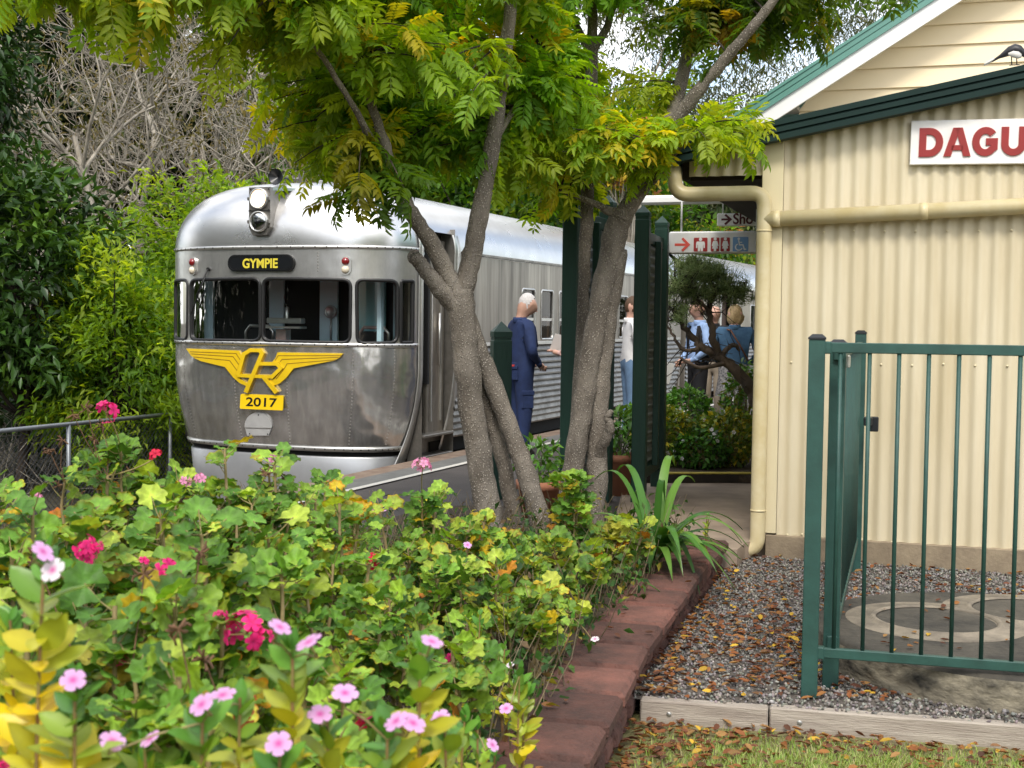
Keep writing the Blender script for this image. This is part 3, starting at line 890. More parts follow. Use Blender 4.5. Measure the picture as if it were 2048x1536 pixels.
loft([((-.16, .0, .012), .018, .006), ((-.13, 0, .028), .02, .01), ((-.1, 0, .045), .016, .01)]).build('tail', M_bwht, bd_)
loft([((.09, -.004, .045), .008, .008), ((.105, -.006, .028), .005, .006), ((.118, -.006, .012), .001, .002)]).build('beak', M_beak, bd_)
mb = MB()
for x in (.0, .03): mb.tube([(x, -.01, .07), (x + .004, -.012, .0)], .004, 6); mb.tube([(x - .01, -.012, 0.0), (x + .02, -.012, 0.0)], .003, 6)
mb.build('leg', M_bblk, bd_)

# ------------------------------------------------------------------ green posts and corrugated screens
M_gwood = mat('green_painted_timber', (.011, .05, .034), .5, var=.25, vs=6, stretch=(3, 3, .4), bump=.002, bs=30)
M_galv = mat('galvanised_sheet', (.34, .36, .36), .45, .6, var=.25, vs=5)
def pointed_post(mb, c, w, h, cap=True):
    mb.box((c[0], c[1], c[2] + (h - w) / 2), (w, w, h - w), 0, bev=.006)
    z = c[2] + h - w
    mb.box((c[0], c[1], z + .012), (w * .93, w * .93, .022), 0)
    hh = w / 2
    for z0, a, z1, b in ((z + .024, 1, z + w * .45, 1), (z + w * .45, 1, z + w, .02)):
        mb.add([(c[0] + x * hh * r, c[1] + y * hh * r, zz) for zz, r in ((z0, a), (z1, b)) for x, y in ((-1, -1), (1, -1), (1, 1), (-1, 1))],
               [(3, 2, 1, 0), (0, 1, 5, 4), (1, 2, 6, 5), (2, 3, 7, 6), (3, 0, 4, 7), (4, 5, 6, 7)])
p = at(1001, 800, 10.4)
th = thing('timber_post', 'short dark green timber post with pointed top behind the left tree trunk', 'post', (p.x, p.y, 0), R(12))
mb = MB(); pointed_post(mb, (0, 0, 0), .15, 1.42); mb.build('post_shaft', M_gwood, th)
def screen(label, pxa, ya, pxb, yb_, h, w):
    a, b = at(pxa, 700, ya), at(pxb, 700, yb_)
    d = Vector((b.x - a.x, b.y - a.y)); L_ = d.length; an = math.atan2(d.y, d.x)
    t = thing('corrugated_screen', label, 'screen', (a.x, a.y, 0), an, 'green framed corrugated screens')
    for x in (0, L_):
        mb = MB(); pointed_post(mb, (x, 0, 0), w, h); mb.build('post', M_gwood, t)
    mb = MB()
    for z in (.22, h - .24): mb.box((L_ / 2, 0, z), (L_ - w, .05, .09), 0, bev=.004)
    mb.box((L_ / 2, -.05, h / 2), (.06, .05, h - .5), 0, bev=.004)
    mb.build('frame_rail', M_gwood, t)
    mb = MB(); n = 200; V = []
    for i in range(n + 1):
        z = .26 + (h - .54) * i / n; y = .018 * math.sin(2 * math.pi * z / .076)
        V += [(w / 2, y + .02, z), (L_ - w / 2, y + .02, z)]
    mb.add(V, [(2 * i, 2 * i + 1, 2 * i + 3, 2 * i + 2) for i in range(n)], 0, True); mb.build('corrugated_sheet', M_galv, t)
screen('corrugated screen between green posts behind the leaning right tree trunk', 1141, 9.4, 1212, 10.25, 2.42, .112)
screen('corrugated screen between green posts just left of the hanging toilet sign', 1282, 10.2, 1320, 11.2, 2.34, .112)

# ------------------------------------------------------------------ terracotta pots
M_terra = mat('terracotta', (.42, .17, .09), .8, col2=(.34, .15, .09), vs=5, bump=.002, bs=50)
def pot(label, px, Y, r, h):
    p = at(px, 800, Y)
    t = thing('terracotta_pot', label, 'plant pot', (p.x, p.y, 0))
    MB().lathe([(0, .0), (r * .78, 0), (r * .95, h - .06), (r * 1.06, h - .058), (r * 1.08, h), (r * .97, h), (r * .93, h - .04)], k=32).build('pot_body', M_terra, t)
    MB().lathe([(0, h - .03), (r * .93, h - .035)], k=24).build('pot_soil', M_soil, t)
    return Vector((p.x, p.y, h - .03))
potA = pot('terracotta pot holding a bushy plant between the two tree trunks', 1080, 9.0, .15, .32)
potB = pot('tall terracotta pot between the two corrugated screens', 1243, 10.7, .15, .34)

# ------------------------------------------------------------------ yellow topped kerb in front of the far bed
k0, k1 = onz(1262, 968, 0), onz(1512, 968, 0)
d = (k1 - k0); th = thing('garden_edging', 'dark timber garden edging with yellow painted top along the far flower bed', 'edging', ((k0.x + k1.x) / 2, (k0.y + k1.y) / 2, 0), math.atan2(d.y, d.x))
MB().box((0, 0, .045), (d.length + .5, .06, .09), 0, bev=.004).build('edging_beam', M_darkw, th)
MB().box((0, 0, .098), (d.length + .5, .062, .012), 0).build('painted_top', M_yellow, th)

# ------------------------------------------------------------------ chain link fence beyond the track
M_galvp = mat('galvanised_pipe', (.25, .27, .29), .45, .55, var=.2, vs=8)
M_wire = mat('dark_wire', (.05, .055, .06), .5, .5)
def on_lat(px, py, lat):
    n = TE; P = OT + TE * lat
    p = onplane(px, py, P, n); return p, (p - OT).dot(TD)
_, ta = on_lat(137, 860, -3.1); pz, tb = on_lat(340, 838, -3.1)
ztop = .17; G0 = G
fe = thing('chain_link_fence', 'galvanised chain link fence with pipe top rail at the far left beyond the track', 'fence', tw(-3.1, ta, G0), math.atan2(TD.y, TD.x))
sp = tb - ta; Lr = 4 * sp
MB().tube([(-2 * sp, 0, ztop - G0), (Lr - 2 * sp + .5, 0, ztop - G0)], .026, 10).build('top_rail', M_galvp, fe)
for i in range(-2, 3):
    MB().tube([(i * sp, 0.0, -.1), (i * sp, 0, ztop - G0)], .026, 10).build('post', M_galvp, fe)
paths = []
hgt_ = ztop - G0 - .05
for s in (-1, 1):
    x = -1.6 * sp - hgt_
    while x < 1.5 * sp + hgt_:
        a = np.array([x, .03 if s > 0 else .035, 0.]); b = np.array([x + s * hgt_, .03 if s > 0 else .035, hgt_])
        if s < 0: a, b = np.array([x, .035, 0.]), np.array([x - hgt_, .035, hgt_])
        paths.append((np.stack([a, b]), np.array([.0035, .0035]))); x += .075
V, fs = nptubes(paths, 3)
obj('wire_mesh', npmesh('wire_mesh', V, fs, M_wire), fe)
# ================================================================== stainless railcar
def steel(name, col, rough, aniso_scale, dent=0., dscale=1.5, streak=.35, dark=None):
    m = bpy.data.materials.new(name); m.use_nodes = True
    nt = m.node_tree; N, L = nt.nodes, nt.links; b = N['Principled BSDF']
    b.inputs['Metallic'].default_value = .86
    tc = N.new('ShaderNodeTexCoord')
    mp = N.new('ShaderNodeMapping'); mp.inputs['Scale'].default_value = aniso_scale; L.new(tc.outputs['Object'], mp.inputs['Vector'])
    nz = N.new('ShaderNodeTexNoise'); nz.inputs['Scale'].default_value = 3; nz.inputs['Detail'].default_value = 6; nz.inputs['Roughness'].default_value = .65
    L.new(mp.outputs['Vector'], nz.inputs['Vector'])
    rp = N.new('ShaderNodeMapRange'); rp.inputs['From Min'].default_value = .3; rp.inputs['From Max'].default_value = .7
    L.new(nz.outputs['Fac'], rp.inputs['Value'])
    mx = N.new('ShaderNodeMix'); mx.data_type = 'RGBA'; L.new(rp.outputs['Result'], mx.inputs['Factor'])
    mx.inputs[6].default_value = (*col, 1); mx.inputs[7].default_value = (*(dark or tuple(c * (1 - streak) for c in col)), 1)
    L.new(mx.outputs[2], b.inputs['Base Color'])
    r2 = N.new('ShaderNodeMapRange'); r2.inputs['To Min'].default_value = rough * .8; r2.inputs['To Max'].default_value = rough * 1.35
    L.new(nz.outputs['Fac'], r2.inputs['Value']); L.new(r2.outputs['Result'], b.inputs['Roughness'])
    if dent:
        n2 = N.new('ShaderNodeTexNoise'); n2.inputs['Scale'].default_value = dscale; n2.inputs['Detail'].default_value = 2.5
        L.new(tc.outputs['Object'], n2.inputs['Vector'])
        bp = N.new('ShaderNodeBump'); bp.inputs['Distance'].default_value = dent; L.new(n2.outputs['Fac'], bp.inputs['Height']); L.new(bp.outputs['Normal'], b.inputs['Normal'])
    return m


M_face = steel('steel_front', (.80, .79, .77), .21, (4, 4, .5), .08, 1.7, .42)
M_fup = steel('steel_upper', (.76, .75, .73), .3, (3, 3, 1.2), .012, 2.5, .3)
M_roof = steel('steel_roof', (.67, .67, .67), .27, (1.2, 1.2, 1.2), .01, 1.8, .12)
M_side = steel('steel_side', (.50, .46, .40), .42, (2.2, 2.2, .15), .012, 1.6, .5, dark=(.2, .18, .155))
M_lou = steel('steel_louvre', (.33, .31, .28), .4, (2, 2, 2), 0, 1, .45)
M_trim = steel('steel_trim', (.7, .69, .66), .3, (4, 4, 4), 0, 1, .2)
M_alsk = mat('aluminium_paint', (.52, .53, .55), .36, .6, var=.15, vs=3)
M_hatch = mat('hatch_paint', (.62, .62, .61), .5, .2, var=.12, vs=8)
M_rub = mat('black_rubber', (.012, .012, .012), .45)
M_glass = bpy.data.materials.new('cab_glass'); M_glass.use_nodes = True
_n = M_glass.node_tree; _b = _n.nodes['Principled BSDF']; _b.inputs['Base Color'].default_value = (.8, .86, .85, 1); _b.inputs['Roughness'].default_value = .03
_tr = _n.nodes.new('ShaderNodeBsdfTransparent'); _tr.inputs['Color'].default_value = (.9, .94, .93, 1)
_gl = _n.nodes.new('ShaderNodeBsdfGlossy'); _gl.inputs['Roughness'].default_value = .02
_fr = _n.nodes.new('ShaderNodeFresnel'); _fr.inputs['IOR'].default_value = 1.33
_mx = _n.nodes.new('ShaderNodeMixShader'); _n.links.new(_fr.outputs['Fac'], _mx.inputs['Fac']); _n.links.new(_tr.outputs[0], _mx.inputs[1]); _n.links.new(_gl.outputs[0], _mx.inputs[2])
_n.links.new(_mx.outputs[0], _n.nodes['Material Output'].inputs['Surface'])
M_cabblue = mat('cab_pale_blue', (.62, .82, .93), .5, var=.12, vs=4)
M_cabteal = mat('cab_teal', (.30, .66, .72), .5, var=.15, vs=3)
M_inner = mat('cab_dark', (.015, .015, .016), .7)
M_sash = mat('window_brown', (.16, .07, .02), .5)
M_gold = mat('emblem_gold', (.80, .54, .012), .38, var=.12, vs=8)
M_goldd = mat('emblem_groove', (.25, .13, .008), .5)
M_yel = mat('plate_yellow', (.84, .56, .008), .35)
M_blk = mat('sign_black', (.008, .009, .011), .3)
M_letty = mat('roll_yellow', (.72, .6, .05), .5)
M_red = mat('lens_red', (.22, .008, .01), .12, coat=.6)
M_amb = mat('lens_clear', (.75, .66, .5), .15, coat=.6)
M_lamp = mat('lamp_lit', (.9, .8, .65), .2, emit=(1, .72, .42), estr=1.2)
M_refl = mat('lamp_reflector', (.62, .62, .63), .12, 1)
M_rust = mat('brown_underframe', (.09, .055, .04), .85, var=.5, vs=6)
M_under = mat('underframe_black', (.012, .011, .01), .85)

car = thing('railcar', 'silver stainless steel railcar with yellow winged emblem, standing front first at the platform', 'train', OT, -TA)
Wm, Bm, NX = 1.43, .69, 2.35
def wz(z): return Wm - (.15 * ((.9 - z) / .8) ** 1.6 if z < .9 else 0)
def bz(z): return Bm - (.13 * ((.9 - z) / .8) ** 1.6 if z < .9 else 0)
Mi = Matrix.Rotation(TA, 4, 'Z') @ Matrix.Translation(-OT)
OL = Mi @ EYE
def hit(px, py, extra=0.):
    """measured point on the curved front -> local position"""
    d = Mi.to_3x3() @ ray(px, py)
    def f(t):
        p = OL + d * t; w_, b_ = wz(p.z) + extra, bz(p.z) + extra
        return (abs(p.x) / w_) ** NX + (max(-p.y, 0) / b_) ** NX - 1 if p.y < 0 else abs(p.x) / w_ - 1
    t, prev = 8.0, None
    while t < 22:
        if f(t) < 0: break
        t += .02
    else:
        best = min((f(8 + .01 * i), 8 + .01 * i) for i in range(1400)); return OL + d * best[1]
    lo, hi = t - .02, t
    for _ in range(30):
        m_ = (lo + hi) / 2
        if f(m_) < 0: hi = m_
        else: lo = m_
    return OL + d * hi
def th_of(p):
    """angle parameter 0 (right corner) .. pi (left corner)"""
    w_, b_ = wz(p.z), bz(p.z)
    return math.atan2(max(-p.y / b_, 0) ** (NX / 2), math.copysign(abs(p.x / w_) ** (NX / 2), p.x))
def surf(th, z, off=0.):
    c, s = math.cos(th), max(math.sin(th), 0)
    w_, b_ = wz(z), bz(z)
    p = Vector((math.copysign(abs(c) ** (2 / NX), c) * w_, -s ** (2 / NX) * b_, z))
    if off:
        n = Vector((math.copysign(abs(p.x / w_) ** (NX - 1), p.x) / w_, -(max(-p.y, 0) / b_) ** (NX - 1) / b_, 0)).normalized()
        p += n * off
    return p
def Z1(zx, zy): return 320 + zx / 2.438, 330 + zy / 2.438
def loop_px(corners, r, n=7):
    """rounded quad in photo pixels"""
    o = []; C = [Vector(c) for c in corners]
    for i in range(4):
        p, a, b = C[i], C[i - 1], C[(i + 1) % 4]
        A = p + (a - p).normalized() * r; B = p + (b - p).normalized() * r
        o += [A * (1 - t) ** 2 + p * 2 * t * (1 - t) + B * t * t for t in [k / n for k in range(n + 1)]]
    return o
def densify(lp, m=.06):
    o = []
    for i in range(len(lp)):
        a, b = Vector(lp[i]), Vector(lp[(i + 1) % len(lp)]); k = max(1, int((b - a).length / m))
        o += [a + (b - a) * (j / k) for j in range(k)]
    return o
wins = []
for cor, r in (((( 503, 553), (930, 560), (926, 867), (499, 858)), 40), (((958, 559), (1160, 565), (1158, 866), (962, 870)), 38), (((1176, 566), (1236, 566), (1232, 866), (1174, 866)), 10)):
    lp = []
    for q in loop_px([Z1(*c) for c in cor], r / 2.438):
        p = hit(q.x, q.y); lp.append(Vector((th_of(p), p.z)))
    wins.append(lp)
wins += [[Vector((math.pi - p.x, p.y)) for p in reversed(l)] for l in wins]
wins = [densify(l) for l in wins]
def cdt_panel(outer, holes, step, mapf, flip=False):
    """2D outline with holes, filled with a fine triangulation, mapped into space"""
    x0, x1 = min(p[0] for p in outer), max(p[0] for p in outer); y0, y1 = min(p[1] for p in outer), max(p[1] for p in outer)
    V = [Vector((p[0], p[1])) for p in outer]; E = [(i, (i + 1) % len(outer)) for i in range(len(outer))]
    for h in holes:
        b = len(V); V += [Vector((p[0], p[1])) for p in h]; E += [(b + i, b + (i + 1) % len(h)) for i in range(len(h))]
    nx, ny = max(2, int((x1 - x0) / step[0])), max(2, int((y1 - y0) / step[1]))
    for i in range(1, nx):
        for j in range(1, ny): V.append(Vector((x0 + (x1 - x0) * i / nx, y0 + (y1 - y0) * j / ny)))
    r = delaunay_2d_cdt(V, E, [], 0, 1e-5)
    vs_, fs_ = r[0], r[2]
    C = np.array([[sum(vs_[i].x for i in f) / len(f), sum(vs_[i].y for i in f) / len(f)] for f in fs_])
    keep = in_poly(C, [(p[0], p[1]) for p in outer])
    for h in holes: keep &= ~in_poly(C, [(p[0], p[1]) for p in h])
    fs_ = [tuple(f) if not flip else tuple(reversed(f)) for f, k_ in zip(fs_, keep) if k_]
    return [mapf(v.x, v.y) for v in vs_], fs_
def rect(x0, x1, y0, y1, sx, sy):
    return densify2([(x0, y0), (x1, y0), (x1, y1), (x0, y1)], sx, sy)
def densify2(lp, sx, sy):
    o = []
    for i in range(len(lp)):
        a, b = lp[i], lp[(i + 1) % len(lp)]; k = max(1, int(max(abs(a[0] - b[0]) / sx, abs(a[1] - b[1]) / sy)))
        o += [(a[0] + (b[0] - a[0]) * j / k, a[1] + (b[1] - a[1]) * j / k) for j in range(k)]
    return o
ZB, ZK, ZG = .115, 1.165, 2.14          # bottom rim, belt, gutter
PI = math.pi
fr = obj('front_shell', None, car) if False else None
mb = MB(); v_, f_ = cdt_panel(rect(0, PI, ZB, ZK, .05, .06), [], (.05, .06), lambda t, z: surf(t, z)); mb.add(v_, f_, 0, True)
front = mb.build('lower_front', M_face, car)
mb = MB(); v_, f_ = cdt_panel(rect(0, PI, ZK, ZG, .045, .06), wins, (.045, .06), lambda t, z: surf(t, z, .0)); mb.add(v_, f_, 0, True)
upper = mb.build('upper_front', M_fup, car)
def sweep(mb, lp, prof, closed=True, m=0, mapf=surf):
    """lp: (theta,z) loop; prof list of (inward 2D offset metres, out offset)"""
    n = len(lp); V = []
    P3 = [mapf(p[0], p[1], 0) for p in lp]
    for i in range(n):
        for (du, do) in prof:
            a, b = P3[(i - 1) % n] if closed or i else P3[i], P3[(i + 1) % n] if closed or i < n - 1 else P3[i]
            t = (b - a).normalized(); o = (mapf(lp[i][0], lp[i][1], .01) - P3[i]).normalized(); s_ = t.cross(o).normalized()
            V.append(P3[i] + s_ * du + o * do)
    k = len(prof); fs = []
    for i in range(n if closed else n - 1):
        for j in range(k if closed else k):
            j2 = (j + 1) % k; i2 = (i + 1) % n
            fs.append((i * k + j, i * k + j2, i2 * k + j2, i2 * k + j))
    mb.add(V, fs, m, True)
for i, l in enumerate(wins):
    mb = MB(); sweep(mb, l, [(-.018, .0), (-.012, .012), (.004, .014), (.016, .006), (.016, -.03), (-.016, -.03)])
    wf = mb.build('window_seal', M_rub, car)
    if i in (2, 5): pass
    mb = MB(); v_, f_ = cdt_panel([tuple(p) for p in l], [], (.08, .1), lambda t, z: surf(t, z, -.012)); mb.add(v_, f_, 0, True)
    mb.build('window_pane', M_glass, wf)
# belts
def belt(name, z0, z1, out, m, riv=True, t0=-.0, t1=PI):
    mb = MB(); n = 90; V = []
    for i in range(n + 1):
        t = t0 + (t1 - t0) * i / n
        for z, o in ((z0, .0), (z0 + .004, out), (z1 - .004, out), (z1, .0)): V.append(surf(t, z, o))
    mb.add(V, [(i * 4 + j, i * 4 + j + 1, i * 4 + 5 + j, i * 4 + 4 + j) for i in range(n) for j in range(3)], 0, True)
    b_ = mb.build(name, m, car)
    if riv:
        mb = MB()
        for i in range(1, 34):
            p = surf(t0 + (t1 - t0) * i / 34, (z0 + z1) / 2, out); n_ = (surf(t0 + (t1 - t0) * i / 34, (z0 + z1) / 2, out + .01) - p).normalized()
            mb.lathe([(0, .005), (.006, .003), (.008, 0)], p, 6, M=n_.to_track_quat('Z', 'Y').to_matrix())
        mb.build('rivet', M_under, b_)
belt('belt_strip', ZK - .02, ZK + .022, .012, M_trim)
belt('gutter_strip', ZG - .022, ZG + .016, .014, M_trim)
belt('bottom_rim', ZB - .03, ZB + .02, .016, M_trim)
# rivet seams
mb = MB()
for t in [th_of(hit(*Z1(x, 980))) for x in (118, 618, 940, 1145)] + [th_of(hit(*Z1(360, 980)))]:
    z = ZB + .05
    while z < ZK - .04:
        p = surf(t, z); n_ = (surf(t, z, .01) - p).normalized(); mb.lathe([(0, .0045), (.005, .003), (.0075, 0)], p, 6, M=n_.to_track_quat('Z', 'Y').to_matrix()); z += .034
for t in (th_of(hit(*Z1(770, 480))),):
    z = 1.9
    while z < 2.1:
        p = surf(t, z); n_ = (surf(t, z, .01) - p).normalized(); mb.lathe([(0, .0045), (.005, .003), (.0075, 0)], p, 6, M=n_.to_track_quat('Z', 'Y').to_matrix()); z += .03
mb.build('rivet_row', M_lou, front)
# black gap and silver skirt
mb = MB(); n = 60; V = []
for i in range(n + 1):
    t = PI * i / n
    for z, o in ((-.03, -.05), (ZB + .0, -.05)): V.append(surf(t, max(z, .1), o) * 1 if False else Vector((*surf(t, .1, o).xy, z)))
mb.add(V, [(2 * i, 2 * i + 1, 2 * i + 3, 2 * i + 2) for i in range(n)], 0, True); mb.build('shadow_gap', M_under, car)
mb = MB(); V = []
for i in range(n + 1):
    t = PI * i / n
    for z, o in ((-.75, -.12), (-.3, -.05), (.02, -.02), (.035, -.03), (.035, -.08)): V.append(Vector((*surf(t, .1, o).xy, z)))
mb.add(V, [(i * 5 + j, i * 5 + j + 1, i * 5 + 6 + j, i * 5 + 5 + j) for i in range(n) for j in range(4)], 0, True); mb.build('skirt', M_alsk, car)

# roof dome and arch
ZC = .70; Y0 = .06
def arch(ph): return (math.cos(ph) ** .62 if math.cos(ph) > 0 else 0, math.sin(ph) ** 1.0)
NPH, NT = 26, 64
mb = MB(); V = []
for j in range(NPH + 1):
    ph = PI / 2 * j / NPH; c, s = arch(ph)
    for i in range(NT + 1):
        p = surf(PI * i / NT, ZG); V.append((p.x * c, Y0 + (p.y - Y0) * c, ZG + ZC * s))
mb.add(V, [(j * (NT + 1) + i, (j + 1) * (NT + 1) + i, (j + 1) * (NT + 1) + i + 1, j * (NT + 1) + i + 1) for j in range(NPH) for i in range(NT)], 0, True)
mb.build('roof_dome', M_roof, car)
LC = 10.4; DO0, DO1, DZ = .09, .86, 2.32
def arch_roof(mb, y0, y1, ny, cut=None):
    V = []; npf = 2 * NPH
    for k in range(ny + 1):
        y = y0 + (y1 - y0) * k / ny
        for j in range(npf + 1):
            ph = PI * j / npf; c, s = arch(min(ph, PI - ph)); V.append(((Wm if ph < PI / 2 else -Wm) * c, y, ZG + ZC * s))
    fs = []
    for k in range(ny):
        for j in range(npf):
            if cut and V[k * (npf + 1) + j + 1][2] < cut and V[k * (npf + 1) + j][0] > 0: continue
            fs.append((k * (npf + 1) + j, (k + 1) * (npf + 1) + j, (k + 1) * (npf + 1) + j + 1, k * (npf + 1) + j + 1))
    mb.add(V, fs, 0, True)
mb = MB(); arch_roof(mb, Y0, DO0, 1); arch_roof(mb, DO0, DO1, 2, 2.36); arch_roof(mb, DO1, LC, 24); mb.build('roof', M_roof, car)
mb = MB(); mb.box((0, 1.1, 2.87), (.5, .5, .12), 0, bev=.02); mb.box((.1, 1.0, 2.94), (.56, .62, .03), 0, bev=.01); mb.build('roof_vent', M_trim, car)
mb = MB()
for y in (3.2, 5.2, 7.2, 9.2): mb.box((0, y, 2.86), (.3, .42, .1), 0, bev=.03)
mb.build('roof_vent', M_roof, car)
# side walls
SW = [(2.83 + i * .655 + (0.14 if i % 2 else .0) * 0, .44) for i in range(10)]
holes = [densify2(rrect(y, y + w_, 1.2, 1.82, .05), .1, .1) for y, w_ in SW]
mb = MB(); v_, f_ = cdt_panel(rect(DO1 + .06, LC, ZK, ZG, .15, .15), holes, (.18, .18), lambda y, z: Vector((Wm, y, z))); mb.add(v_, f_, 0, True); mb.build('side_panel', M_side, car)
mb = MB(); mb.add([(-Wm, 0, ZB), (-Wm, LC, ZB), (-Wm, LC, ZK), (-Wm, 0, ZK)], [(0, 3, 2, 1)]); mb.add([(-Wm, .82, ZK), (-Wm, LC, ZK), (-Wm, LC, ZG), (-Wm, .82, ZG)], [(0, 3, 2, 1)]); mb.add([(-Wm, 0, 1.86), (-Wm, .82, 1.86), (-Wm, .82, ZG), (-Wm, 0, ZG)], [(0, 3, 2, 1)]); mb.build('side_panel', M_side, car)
mb = MB(); mb.add([(-Wm + .01, .02, ZK), (-Wm + .01, .82, ZK), (-Wm + .01, .82, 1.86), (-Wm + .01, .02, 1.86)], [(0, 3, 2, 1)]); mb.build('cab_daylight_pane', M_glass, car)  # glazed opening added on the unseen left side to let daylight into the cab
for y, w_ in SW:
    l = rrect(y, y + w_, 1.2, 1.82, .05); f = MB()
    side = lambda a, b, o=0.: Vector((Wm + o, a, b))
    sweep(f, l, [(-.014, 0), (-.01, .008), (.012, .008), (.012, -.04), (-.014, -.04)], mapf=side); sf = f.build('window_frame', M_trim, car)
    mb = MB(); mb.add([side(a, b, -.015) for a, b in l], [tuple(range(len(l)))]); mb.build('window_pane', M_glass, sf)
    mb = MB(); mb.box((Wm - .02, y + w_ / 2, 1.45), (.03, w_ - .03, .035), 0); mb.build('window_sash', M_trim, sf)
    mb = MB(); mb.box((Wm - .06, y + w_ - .06, 1.33), (.03, .09, .24), 0); mb.build('window_post', M_sash, sf)
mb = MB(); z = .16; prof = []
NL = 13; dz = (ZK - .03 - .14) / NL
V = []; ys = (DO1 + .1, LC)
for i in range(NL):
    z = .14 + i * dz
    for (o, zz) in ((0.028, z), (.028, z + dz * .25), (.0, z + dz * .92), (-.004, z + dz)): V += [(Wm - .03 + o - (.10 * max(0, (.75 - zz) / .65) ** 1.7), ys[0], zz), (Wm - .03 + o - (.10 * max(0, (.75 - zz) / .65) ** 1.7), ys[1], zz)]
mb.add(V, [(2 * i, 2 * i + 1, 2 * i + 3, 2 * i + 2) for i in range(NL * 4 - 1)], 0, False); mb.build('louvred_panel', M_lou, car)
mb = MB(); mb.box((Wm - .0, (DO1 + LC) / 2, ZK - .01), (.03, LC - DO1 - .1, .04), 0, bev=.004); mb.build('side_belt', M_trim, car)
mb = MB(); mb.box((Wm + .006, (DO1 + LC) / 2 + .05, ZG + .02), (.03, LC - DO1 - .2, .03), 0, bev=.004); mb.build('side_gutter', M_lou, car)
mb = MB(); mb.box((.6, (DO1 + LC) / 2, -.35), (1.2, LC - 1.2, .5), 0); mb.box((1.05, LC / 2, .05), (.45, LC - 1.2, .14), 0); mb.build('underframe', M_under, car)
# door recess with flared jambs
dr = MB()
xi = Wm - .17
dr.add([(xi, DO0, -.05), (xi, DO1, -.05), (xi, DO1, 2.5), (xi, DO0, 2.5)], [(0, 1, 2, 3)])
dr.add([(xi, DO0, -.2), (Wm, DO0, -.2), (Wm, DO0, 2.4), (xi, DO0, 2.4)], [(0, 3, 2, 1)])
dr.add([(xi, DO1, -.2), (Wm, DO1, -.2), (Wm, DO1, 2.4), (xi, DO1, 2.4)], [(0, 1, 2, 3)])
dr.add([(xi, DO0, 2.40), (Wm - .1, DO0, 2.40), (Wm - .1, DO1, 2.40), (xi, DO1, 2.40)], [(0, 1, 2, 3)])
dr.build('door_recess', M_lou, car)
def flare(y0, y1, sgn):
    mb = MB(); V = []; n = 40
    for i in range(n + 1):
        z = -.12 + (2.34 + .12) * i / n
        x = Wm + .008 - (.15 * ((.9 - z) / .8) ** 1.6 if z < .9 else 0)
        wid = (y1 - y0) * (1 if z > .6 else 1 + 1.6 * ((.6 - z) / .7) ** 2)
        if z > ZG:
            s = (z - ZG) / ZC; c = (math.sqrt(max(0, 1 - s * s))) ** .62; x = Wm * c + .012
        ya, yb2 = (y0, y0 + wid) if sgn > 0 else (y1 - wid, y1)
        V += [(x, ya, z), (x + .012, ya, z), (x + .012, yb2, z), (x, yb2, z), (x - .16, yb2 if sgn < 0 else ya, z)]
    mb.add(V, [(i * 5 + j, i * 5 + j + 1, i * 5 + 6 + j, i * 5 + 5 + j) for i in range(n) for j in range(3)], 0, True)
    mb.build('door_jamb', M_trim, car)
flare(-.03, DO0 - .03, -1); flare(DO1 - .03, DO1 + .10, 1)
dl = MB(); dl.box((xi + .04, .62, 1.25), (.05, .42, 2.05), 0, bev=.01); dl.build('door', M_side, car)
dt = MB()
for y in (.5, .74): dt.box((xi + .07, y, 1.1), (.02, .02, 1.5), 0)
dt.tube([(xi + .09, .66, .95), (xi + .09, .66, 1.5)], .012, 8); dt.build('door_handle', M_trim, car)
st = MB()
for z, o in ((-.02, .1), (.22, .02), (.0, .0)):
    st.box((Wm - .1 + o * .5, .47, z), (.22, .74, .03), 0, bev=.006)
st.build('door_step', M_lou, car)
# destination sign
def nose_local(zx, zy, back=0.):
    p = hit(*Z1(zx, zy)); return p
c = nose_local(500, 478); zt_, zb_ = nose_local(500, 437).z, nose_local(500, 519).z
hw = .39; h_ = zt_ - zb_
ds = MB(); poly = rrect(-hw, hw, -h_ / 2, h_ / 2, h_ * .48, 8)
ds.prism([(x, 0, z) for x, z in poly][::-1], None, (0, .05, 0)); do = ds.build('destination_box', M_rub, car); do.location = (0, -Bm - .022, (zt_ + zb_) / 2)
mb = MB(); poly2(mb, rrect(-hw + .03, hw - .03, -h_ / 2 + .025, h_ / 2 - .025, h_ * .3, 6), -.0, .003); b2 = mb.build('destination_blind', M_blk, do)
mb = MB(); stroke(mb, [p for p in rrect(-hw + .015, hw - .015, -h_ / 2 + .013, h_ / 2 - .013, h_ * .42, 8)], .008, 0, .006, closed=True); mb.build('sign_rim', M_blk, do)
lt_ = obj('lettering', text_mesh('GYMPIE', .098, .028, .002, .415, M_letty), do); lt_.location = (.0, -.006, -.004)
# marker lights
for zx, zy0, zy1, sc_ in ((906, 443, 537, 1), (None, 443, 537, 1)):
    p = hit(*Z1(906, 490)); t = th_of(p)
    if zx is None: t = PI - t
    q = surf(t, p.z, .0); nrm = (surf(t, p.z, .01) - q).normalized()
    ang = math.atan2(nrm.x, -nrm.y)
    mb = MB(); poly2(mb, rrect(-.058, .058, -.095, .095, .056, 7), .01, .03); mk = mb.build('marker_light', M_trim, car); mk.location = q; mk.rotation_euler = (0, 0, ang)
    for z, m in ((.042, M_red), (-.042, M_amb)):
        mb = MB(); mb.lathe([(.04, -.0), (.036, .012), (.02, .024), (0, .028)], (0, -.02, z), 18, M=Matrix(((1, 0, 0), (0, 0, -1), (0, 1, 0)))); mb.build('lens', m, mk)
